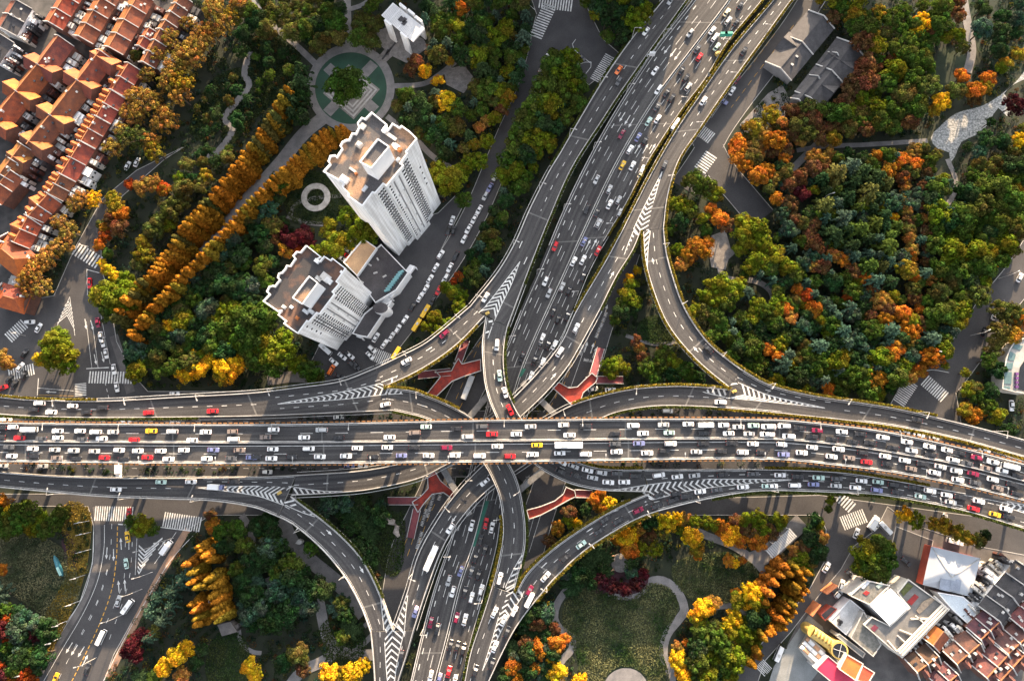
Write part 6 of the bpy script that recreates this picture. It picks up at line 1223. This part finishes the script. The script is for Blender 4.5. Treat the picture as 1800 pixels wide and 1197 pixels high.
# ---------------------------------------------------------------- vehicles
def rrect(L, W, z, r=.35, n=4, front=.0):
    out = []
    for cx, cy, a0 in ((L/2-r, W/2-r, 0), (-L/2+r, W/2-r, 90), (-L/2+r, -W/2+r, 180), (L/2-r, -W/2+r, 270)):
        for i in range(n+1): a = math.radians(a0+90*i/n); out.append(Vector((cx+r*math.cos(a), cy+r*math.sin(a), z)))
    return out
def loft(b, rings, ms):
    for (p, q), m in zip(zip(rings, rings[1:]), ms):
        k = len(p)
        for i in range(k): b.face([p[i], p[(i+1) % k], q[(i+1) % k], q[i]], m)
def car_meshes(kind):
    """x forward; materials: 0 paint, 1 tyre, 2 glass, 3 tail lamp, 4 head lamp"""
    b = MB(); G = {}
    if kind in ('c', 'h', 'v'):
        L, W, H = {'c': (4.7, 1.82, 1.45), 'h': (4.5, 1.86, 1.68), 'v': (4.9, 1.86, 1.92)}[kind]; hood = .88 if kind == 'c' else 1.0
        loft(b, [rrect(L*.97, W*.95, .25), rrect(L, W, .5), rrect(L*.99, W*.98, hood-.1), rrect(L*.95, W*.90, hood)], [0, 0, 0]); b.face(rrect(L*.95, W*.90, hood), 0)
        x0, x1, t0, t1 = {'c': (-1.75, 1.0, -1.05, .25), 'h': (-2.1, .95, -1.75, .2), 'v': (-2.32, 1.35, -2.15, .75)}[kind]; wb, wt = W*.45, W*.36
        B4 = [Vector((x1, wb, hood)), Vector((x0, wb, hood)), Vector((x0, -wb, hood)), Vector((x1, -wb, hood))]; T4 = [Vector((t1, wt, H)), Vector((t0, wt, H)), Vector((t0, -wt, H)), Vector((t1, -wt, H))]
        b.face([B4[0], B4[1], T4[1], T4[0]], 2); b.face([B4[2], B4[3], T4[3], T4[2]], 2); b.face([B4[1], B4[2], T4[2], T4[1]], 0); b.face([B4[3], B4[0], T4[0], T4[3]], 0)
        cr = [p+Vector((0, -math.copysign(.12, p.y), .05)) for p in T4]; loft(b, [T4, cr], [0]); b.face(cr, 0)
        def pane(p, q, r_, s_, f=.9):
            c = (p+q+r_+s_)/4; n = (q-p).cross(s_-p).normalized()*.015; g = MB(); g.face([c+(v-c)*f+n for v in (p, q, r_, s_)]); return g.mesh("pane", GLASS)
        G["windscreen"] = pane(B4[3], B4[0], T4[0], T4[3]); G["rear_window"] = pane(B4[1], B4[2], T4[2], T4[1])
        for sx in (-1, 1):
            for sy in (-1, 1): b.tube([(sx*L*.3, sy*(W/2-.2), .32), (sx*L*.3, sy*(W/2-.01), .32)], [.32, .32], 10, 1)
        for sy in (-1, 1): b.box((-L*.485, sy*W*.34, hood-.16), (.12, .42, .16), m=3); b.box((L*.475, sy*W*.34, .66), (.14, .42, .14), m=4); b.box((x1-.15, sy*(W/2+.08), hood+.08), (.18, .2, .14), m=0)
    elif kind == 'b':
        L, W, H = 11.0, 2.5, 3.1; loft(b, [rrect(L, W, .4, .3), rrect(L, W, 1.3, .3), rrect(L, W, 2.5, .3), rrect(L, W, H-.2, .35), rrect(L-.4, W-.4, H, .4)], [0, 2, 0, 0]); b.face(rrect(L-.4, W-.4, H, .4), 0)
        for sx in (-.32, .3):
            for sy in (-1, 1): b.tube([(sx*L, sy*(W/2-.3), .48), (sx*L, sy*(W/2-.01), .48)], [.48, .48], 10, 1)
        g = MB(); g.box((L/2+.01, 0, 1.95), (.06, W*.86, 1.2)); G["windscreen"] = g.mesh("pane", GLASS)
        g = MB(); g.box((-1.5, 0, H+.1), (2.4, 1.5, .24));  G["roof_unit"] = g.mesh("unit", PARA)
    elif kind == 'm':  # minibus
        L, W, H = 6.6, 2.1, 2.5; loft(b, [rrect(L, W, .35, .3), rrect(L, W, 1.2, .3), rrect(L*.97, W*.96, 2.0, .3), rrect(L*.95, W*.9, H-.1, .3), rrect(L*.92, W*.8, H, .3)], [0, 2, 0, 0]); b.face(rrect(L*.92, W*.8, H, .3), 0)
        for sx in (-.3, .32):
            for sy in (-1, 1): b.tube([(sx*L, sy*(W/2-.25), .38), (sx*L, sy*(W/2-.01), .38)], [.38, .38], 10, 1)
        g = MB(); g.face([(L/2+.01, -W*.42, 1.15), (L/2+.01, W*.42, 1.15), (L/2-.55, W*.38, H+.02), (L/2-.55, -W*.38, H+.02)]); G["windscreen"] = g.mesh("pane", GLASS)
        g = MB(); g.box((-.6, 0, H+.08), (1.2, .9, .16)); G["roof_unit"] = g.mesh("unit", PARA)
    else:              # light truck
        L, W = 6.2, 2.1; loft(b, [rrect(1.7, W*.95, .4, .25), rrect(1.7, W*.95, 1.3, .25), rrect(1.35, W*.85, 2.1, .25)], [0, 0]); b.face(rrect(1.35, W*.85, 2.1, .25), 0); b.v = [(x+2.2, y, z) for x, y, z in b.v]; b.box((-.7, 0, .55), (4.6, .9, .3), m=1)
        for sx in (-2.0, 2.2):
            for sy in (-1, 1): b.tube([(sx, sy*(W/2-.3), .4), (sx, sy*(W/2-.03), .4)], [.4, .4], 10, 1)
        g = MB(); g.face([(3.07, -.85, 1.3), (3.07, .85, 1.3), (2.89, .75, 2.0), (2.89, -.75, 2.0)]); G["windscreen"] = g.mesh("pane", GLASS)
        g = MB(); g.box((-.85, 0, 1.75), (4.4, W, 2.1)); g.box((-.85, 0, 2.83), (4.2, W*.9, .06)); G["cargo_box"] = g.mesh("cargo", WHITE)
    return b.mesh("body", [PAINT, TYRE, GLASS, LAMPR, LAMPW]), G
CARS = {k: car_meshes(k) for k in 'chvbmt'}
CC = {'W': ("white", (.80, .80, .80)), 'S': ("silver", (.42, .43, .44)), 'G': ("dark grey", (.075, .078, .085)), 'K': ("black", (.020, .020, .023)), 'R': ("red", (.55, .012, .018)), 'Y': ("yellow", (.72, .43, .02)), 'O': ("orange", (.75, .16, .02)), 'B': ("blue-grey", (.17, .19, .36)), 'T': ("pale green", (.42, .58, .53)), 'M': ("crimson", (.22, .010, .045)), 'N': ("brown-grey", (.20, .16, .14)), 'C': ("cream", (.75, .66, .42))}
KIND = {'c': ("car", "car"), 'h': ("car", "car"), 'v': ("van", "van"), 'b': ("bus", "bus"), 'm': ("minibus", "minibus"), 't': ("box truck", "truck")}
VEH = []; TAXI = {'Y', 'T', 'O', 'C'}
def vehicle(px, py, code, z, ang, place, ax='x', dz=.03):
    col, k = code[0], (code[1] if len(code) > 1 else ('h' if RNG.random() < .22 else 'c')); q = P(px, py, z+.8); noun, cat = KIND[k]
    if k in 'ch' and col in TAXI: noun, cat, k = "taxi", "taxi", 'c'
    elif k == 'h': noun = cat = "suv"
    elif k == 'c' and dz > .1: cat = "parked car"
    root = empty({'c': cat.replace(' ', '_'), 'h': "suv", 'v': "van", 'b': "bus", 'm': "minibus", 't': "truck"}[k], (q.x, q.y, z+dz), ang); root["category"] = cat; root["group"] = ("vehicles " if k not in 'ch' else "cars ")+place
    body, G = CARS[k]; o = bpy.data.objects.new("body", body); link(o, root); c = CC[col][1]; j = RNG.uniform(.9, 1.05); o.color = (c[0]*j, c[1]*j, c[2]*j, 1)
    for nm, me in G.items(): link(bpy.data.objects.new(nm, me), root)
    s_ = RNG.uniform(.96, 1.04); root.scale = (s_, s_, s_)
    VEH.append((root, CC[col][0]+" "+noun, place, px, py, 'y' if ax == 'y' else 'x'))
def cars(ox, oy, key, txt):
    rd = ROADS[key]; vert = key in ("NSW", "NSE", "L1", "A1", "B", "SB", "R0", "V2", "D", "SL")
    for t in txt.split():
        x, y, c = t.split(','); px, py = ox+float(x)/3.99, oy+float(y)/3.99; z = rd.at(.5, rd.near(P(px, py, 10)))[2]
        d = rd.near(P(px, py, z)); z = rd.at(.5, d).z; dr = rd.dirn(d)*rd.flow
        vehicle(px, py, c, z, math.atan2(dr.y, dr.x)+RNG.uniform(-.02, .02), "on the "+rd.phrase, 'y' if vert else 'x')
def parked(ox, oy, txt, dx, dy, place, ax='x'):
    for t in txt.split():
        v = t.split(','); px, py = ox+float(v[0])/3.99, oy+float(v[1])/3.99; a, b_ = (float(v[3]), float(v[4])) if len(v) > 4 else (dx, dy)
        p, q = P(px, py), P(px+a, py+b_); vehicle(px, py, v[2], 0, math.atan2(q.y-p.y, q.x-p.x)+RNG.uniform(-.04, .04), place, ax, .15)
cars(0, 600, "WN", "277,433,Wv 235,477,K 358,497,W 508,452,W 605,498,K 720,463,K 1040,500,R 1490,488,R")
cars(0, 600, "EWN", "90,601,W 210,618,Wm 402,628,W 560,628,W 670,635,Wv 792,635,S 1060,628,Y 1208,632,Sv 1442,635,W 1630,632,N 135,677,R 288,682,G 405,675,W 578,687,G 712,682,W 940,690,R 1348,693,W 1637,685,Wv 5,605,K 0,672,K")
cars(0, 600, "EWS", "62,742,G 228,752,W 382,760,S 517,765,S 660,770,S 835,762,W 965,767,W 1125,768,W 1288,762,W 1495,760,B 1680,762,N 80,803,W 235,803,K 398,817,N 530,822,K 730,815,R 865,828,K 1032,813,R 1180,825,W 1450,822,W 1620,820,G 1765,813,B")
cars(0, 600, "WS", "812,1037,W 1128,985,T 1338,983,W 1640,980,K 1520,1020,Bt")
cars(450, 600, "LW", "1055,137,W"); cars(450, 600, "WN", "907,443,W"); cars(450, 600, "A1", "1690,25,Wv 1708,240,T 1745,358,W 1780,480,R")
cars(450, 600, "EWN", "123,618,W 460,620,Sv 1193,598,T 1405,613,K 1585,597,Gv 65,672,N 337,673,W 580,675,K 936,672,W 1113,640,Nv 1485,668,Sv 1655,650,R")
cars(450, 600, "EWS", "117,755,W 370,752,Wv 710,748,W 920,743,W 1108,743,K 1337,745,M 1693,735,W 0,810,K 107,820,W 250,808,K 447,808,W 630,803,W 820,808,K 1020,800,B 1210,800,W 1393,798,W 1567,802,Wv 1780,805,R")
cars(450, 600, "D", "1605,985,W"); cars(900, 600, "V2", "335,75,W"); cars(900, 600, "D", "1463,427,Wv"); cars(900, 600, "LR", "1378,52,K")
cars(900, 600, "NSE", "200,15,G 253,20,K 160,130,K 298,25,W 213,150,W 133,245,W"); cars(900, 600, "NSW", "70,110,K")
cars(900, 600, "EWN", "130,597,S 362,585,W 520,593,K 850,590,Wv 1063,585,S 1237,580,W 1355,587,Wm 1485,587,W 1588,600,S 1695,590,T 30,650,W 403,657,W 722,648,K 918,645,W 1103,640,T 1350,643,K 1520,645,W 1663,648,S 1780,650,W 1790,597,W")
cars(900, 600, "EWS", "175,727,Y 395,727,Wb 723,718,G 890,715,B 1112,717,Wv 1343,715,K 1543,713,K 1690,718,W 145,792,W 335,783,W 515,790,Wv 733,773,W 948,782,W 1068,768,K 1293,773,S 1468,768,K 1618,777,W 1755,780,K")
cars(900, 600, "A1", "432,875,S 347,845,W 530,903,W 628,920,S 340,912,K 738,925,G 450,943,K 868,943,K 565,955,S 675,987,W 787,985,W")
cars(900, 600, "SEM", "1030,937,Wv 1160,948,W 1280,940,S 1478,932,K 1693,928,G 1150,1067,K 1320,1052,W 1437,1040,G 1225,1085,K 1620,1020,W 1790,1015,T"); cars(900, 600, "RE", "1035,1075,K 1130,1112,K 1018,1152,K 885,1185,M")
cars(1350, 600, "RN", "1047,550,K")
cars(1350, 600, "EWN", "15,597,W 112,593,Wv 222,608,K 345,625,M 518,633,W 650,650,K 803,673,Wv 975,705,W 1133,737,W 1257,762,W 1343,783,K 1463,815,M 1577,845,W 1693,877,Wm 10,653,W 145,665,Wv 310,668,K 450,685,K 597,705,K 717,712,K 878,747,K 1008,765,W 1143,795,K 1295,830,Wv 1397,855,G 1530,888,N 1640,905,W 1755,945,K")
cars(1350, 600, "EWS", "97,722,W 310,742,W 495,755,W 665,780,K 822,805,W 960,835,W 1087,858,K 1210,878,S 1322,908,W 1440,927,M 1578,968,W 1715,1003,K 110,793,B 237,780,W 447,807,W 572,817,N 692,845,R 840,860,K 1005,893,N 1170,920,W 1332,970,W 1455,992,G 1612,1030,N 1750,1070,K")
cars(1350, 600, "SEM", "85,937,W 210,947,K 355,955,T 485,962,G 657,977,W 773,985,T 880,1005,K 1027,1025,K 1137,1047,W 1255,1077,W 1350,1092,K 1480,1120,W 30,1013,W 187,1008,Wv 320,1002,B 478,1012,S 613,1025,W 763,1042,B 910,1058,K 1070,1087,T 1283,1127,S 1443,1172,R 1670,1175,W")
cars(1350, 897, "SEM", "1593,28,Y 1690,45,K")
cars(900, 0, "L1", "940,220,W 748,492,O 750,572,G 1113,5,S"); cars(900, 0, "NSW", "1250,232,S 1003,498,W 1027,632,Wv 770,942,M")
cars(900, 0, "NSE", "1603,38,K 1507,88,C 1517,147,S 1575,158,K 1405,215,W 1425,265,Wv 1300,345,G 1437,330,T 1315,402,R 1190,495,K 1222,548,K 1237,610,S 1385,530,K 1085,650,K 1122,687,K 1018,748,G 958,853,T 1022,835,W 885,963,B 933,988,K 1145,880,Wm 827,1050,W 775,1160,Y 845,1163,W 915,1190,W")
cars(900, 0, "R0", "1627,358,K 1343,708,W 1070,1155,G")
cars(900, 300, "NSW", "593,62,S 525,268,K 303,530,R 235,775,W 260,858,S"); cars(900, 300, "NSE", "683,132,S 905,22,C 685,237,W 748,207,S 757,297,S 597,292,K 608,370,S 505,498,B 603,562,R 433,637,W 498,627,W 500,740,K 352,815,S 400,840,K 290,985,K 323,1040,K 390,1015,K 212,1175,W")
cars(900, 300, "V2", "450,1103,W"); cars(450, 300, "L1", "1610,888,W"); cars(450, 300, "LW", "1320,1147,M")
cars(450, 897, "D", "1362,125,W 1230,330,Wb 1118,710,B"); cars(450, 897, "SL", "1020,1020,K"); cars(450, 897, "NSW", "1512,105,W 1435,425,B 1352,490,S 1380,568,W 1225,785,M 1270,830,K 1225,1160,W 1285,1180,B")
cars(450, 897, "NSE", "1612,90,R 1655,120,W 1575,205,K 1605,275,K 1540,330,K 1510,430,G 1560,450,K 1465,570,K 1580,555,W 1512,610,W 1407,750,M 1465,765,W 1365,943,K 1412,955,K 1455,970,K 1352,1130,R 1395,1190,W")
cars(450, 897, "B", "1710,475,Wv"); cars(450, 897, "SB", "1672,715,W 1735,770,W 1760,850,K 1675,955,W 1655,1075,K 1540,1120,K")
cars(900, 897, "RE", "655,62,K 745,72,K 612,145,K 485,240,T 372,332,K 235,465,W 122,560,M"); cars(900, 897, "SB", "122,625,Wm 15,705,W")
parked(0, 600, "172,85,K,4,-6 142,182,W,4,-6 170,235,K,2,-6 66,262,K,4,-6 103,297,K,4,-6 18,325,Rv,6,-2 745,85,W 800,195,W 820,320,W 722,5,W", 1, 8, "at the crossing on the left", 'y')
parked(0, 300, "630,790,M,0,8 685,1065,M,1,8 708,1165,W,1,8 210,1063,W,8,-1 270,1103,W,5,-8 895,1165,W,3,-8 960,1140,W,3,-6", 0, 8, "on the street at far left", 'y') if 0 else None
parked(0, 300, "630,790,R,0,8 685,1065,M,1,8 708,1165,W,1,8 210,1063,W,8,-1 270,1103,W,5,-8", 0, 8, "on the street at far left", 'y')
parked(0, 0, "895,1165,W,4,-8 960,1140,W,4,-8", 4, -8, "under the plane trees at upper left")
parked(0, 600, "45,550,Wv 885,562,W 1225,575,W 300,873,S 20,870,S 1225,365,W,8,0", 8, 0, "on the street beneath the flyovers at left"); parked(0, 600, "840,905,Wt", 0, 8, "on the street beneath the flyovers at left")
parked(450, 600, "580,530,W 445,530,K 748,872,W 655,872,B 80,915,W", 8, 0, "on the street beneath the flyovers"); parked(900, 600, "567,335,W,8,-2 690,340,W,8,0 1090,488,Wv,8,0", 8, 0, "on the street beneath the flyovers")
parked(450, 600, "1488,325,Sb", -3, 8, "beneath the red footbridge")
parked(450, 600, "490,55,Wm,6,5 605,105,W,5,4 545,143,W,6,5 660,100,W,6,5 815,55,W,6,6 800,100,W,5,5 900,20,W,4,-6 645,90,K,6,5 680,165,K,6,5 705,170,K,5,6 528,200,Ov,3,-5 585,245,K,6,2 985,85,Ym,4,-6", 5, 5, "in the yard below the shorter white tower")
parked(450, 300, "1680,40,S 1640,120,B 1608,180,S 1565,275,W 1530,340,W 1490,410,W 1460,480,W 1400,600,K 1360,680,W 1330,755,W 1280,840,R 1240,910,K", -5, 9, "in the right-hand kerb row beside the towers", 'y')
parked(450, 300, "1190,990,Ym 1130,1085,Ym", -5, 8, "in the right-hand kerb row beside the towers", 'y')
parked(450, 300, "1375,350,W,3,-8 1350,420,K,2,-8 1385,420,K,2,-8 1295,590,W 1260,680,W 1220,760,W 1190,830,W 1150,890,W 1100,950,K 1045,1045,W 995,1110,W 950,1165,W 840,1170,W", 5, -8, "in the left-hand kerb row beside the towers", 'y')
parked(450, 300, "770,430,S 740,455,W 712,478,W 688,510,W 662,530,Y 650,565,S 628,590,R 600,615,W", 6, 4, "parked between the towers and the yellow-green trees"); parked(450, 300, "1310,185,K,6,3 1440,210,K,2,8", 5, 5, "beside the taller tower's foot")
parked(900, 0, "240,410,W 208,550,W 172,637,W 137,703,W 205,480,K 120,745,S", 4, -9, "on the street left of the ramp top", 'y'); parked(900, 0, "490,405,K", 6, 5, "at the crossing at top")
parked(900, 0, "1580,560,M 1543,640,W", 5, -8, "on the street right of the ramp top"); parked(900, 0, "1480,710,B", 6, 4, "on the street right of the ramp top")
parked(1350, 600, "1060,655,W 1520,760,W 1165,675,S 960,628,W", 8, 2, "on the street beneath the flyovers at right"); parked(1350, 600, "1708,450,W,0,8", 0, 8, "by the curved cream office")
parked(1350, 300, "1765,750,W 1650,945,K 1590,1015,W 1515,1130,K", 4, -8, "on the street at the right edge", 'y'); parked(1350, 300, "1700,965,S,8,-3", 8, -3, "on the street at the right edge", 'y')
parked(1350, 897, "968,360,K,5,4 410,398,W,4,-6 515,520,W,3,-8 495,583,W,5,-5 460,560,K,5,-6 735,82,Wt,5,-7 750,118,W,5,-5 815,120,Wm,5,5 620,160,W,3,-7 575,450,K,5,5 590,460,S,5,5 580,530,W,5,-5 70,1000,Wm,4,-9 1480,395,W,2,7 1242,58,S,1,8 1300,130,R,6,3", 5, 5, "around the plaza at lower right"); parked(1350, 897, "1305,218,Wm,8,2", 8, 2, "beside the pyramid-roofed hall")
parked(0, 897, "895,185,Y,-1,-8 885,372,T,-1,-8 830,635,S,2,-8 900,672,Wm,6,-8 715,887,Wm,4,-8 612,1110,K,3,-8 390,1178,Y,3,-8 1175,258,Wt,5,-7 905,20,R,0,-8", 3, -8, "on the wide road at lower left", 'y')
label_all(VEH, rng_=45)

# ---------------------------------------------------------------- street lamps
LAMPS = []
def lamp(p, n, place, h=9.0, ax='x'):
    root = empty("street_lamp", tuple(p), 0); root["category"] = "street lamp"; root["group"] = "street lamps "+place
    b = MB(); b.tube([(0, 0, 0), (0, 0, h*.6), (0, 0, h)], [.13, .10, .07], 7); b.build("pole", PARA, root)
    b = MB(); b.bar((0, 0, h), (n.x*2.2, n.y*2.2, h+.35), .12, .12); b.build("arm", PARA, root)
    b = MB(); a = math.atan2(n.y, n.x); b.box((n.x*2.5, n.y*2.5, h+.36), (1.0, .42, .18), a); b.box((n.x*2.5, n.y*2.5, h+.47), (.7, .28, .06), a); b.build("lamp_head", PARA, root)
    x, y = PX(Vector(p)+Vector((0, 0, h))); LAMPS.append((root, "street lamp", place, x, y, ax))
for key, side, st, d0, ax in (("EWN", 'L', 31, 12, 'x'), ("EWS", 'R', 31, 20, 'x'), ("WN", 'L', 30, 14, 'x'), ("WS", 'R', 30, 14, 'x'), ("LW", 'L', 28, 8, 'x'), ("L1", 'L', 29, 12, 'y'), ("R0", 'R', 29, 12, 'y'), ("RN", 'L', 31, 12, 'x'), ("LR", 'R', 28, 10, 'y'), ("LS", 'R', 28, 12, 'y'), ("RE", 'R', 27, 8, 'x'), ("SEM", 'R', 31, 16, 'x'), ("NSW", 'L', 32, 10, 'y'), ("NSE", 'R', 34, 14, 'y'), ("B", 'R', 28, 10, 'y'), ("D", 'L', 30, 8, 'x')):
    rd = ROADS[key]; d = d0
    while d < rd.len-4:
        p = rd.at(.025 if side == 'L' else .975, d); n = rd.at(.5, d)-p; n.z = 0; n.normalize(); q = PX(p+Vector((0, 0, 9)))
        hid = key not in ("EWN", "EWS") and -60 < p.y-P(PX(p)[0], 778, 21).y < 0 and False
        if -5 < q[0] < 1805 and -5 < q[1] < 1202 and not (key in ("NSW", "NSE", "B", "D") and 725 < PX(p)[1] < 830): lamp(p, n, f"along the {rd.phrase}".replace("beside the lower diagonal highway", "by the lower highway"), 7.5 if key in ("EWN", "EWS") else 9, ax)
        d += st
for x, y, nx, ny in ((1440, 355, 1, .3), (1705, 590, 1, .5), (1755, 490, 1, .5), (1640, 625, -1, .3), (160, 330, 1, -.4), (45, 590, 1, 0), (385, 1050, 0, 1)):
    lamp(P(x, y, 0), Vector((nx, ny, 0)).normalized(), "on the side streets")
for (x, y), s_ in zip(((157, 915), (160, 935), (160, 965), (150, 1010), (142, 1055), (120, 1090), (108, 1120), (55, 1175), (270, 960), (268, 1005), (250, 1035), (215, 1080), (170, 1155), (305, 945)), (1, 1, 1, 1, 1, 1, 1, 1, -1, -1, -1, -1, -1, -1)):
    lamp(P(x, y, 0), Vector((.95*s_, .25*s_, 0)), "along the wide lower left road", 10, 'y')
label_all(LAMPS, rng_=1)
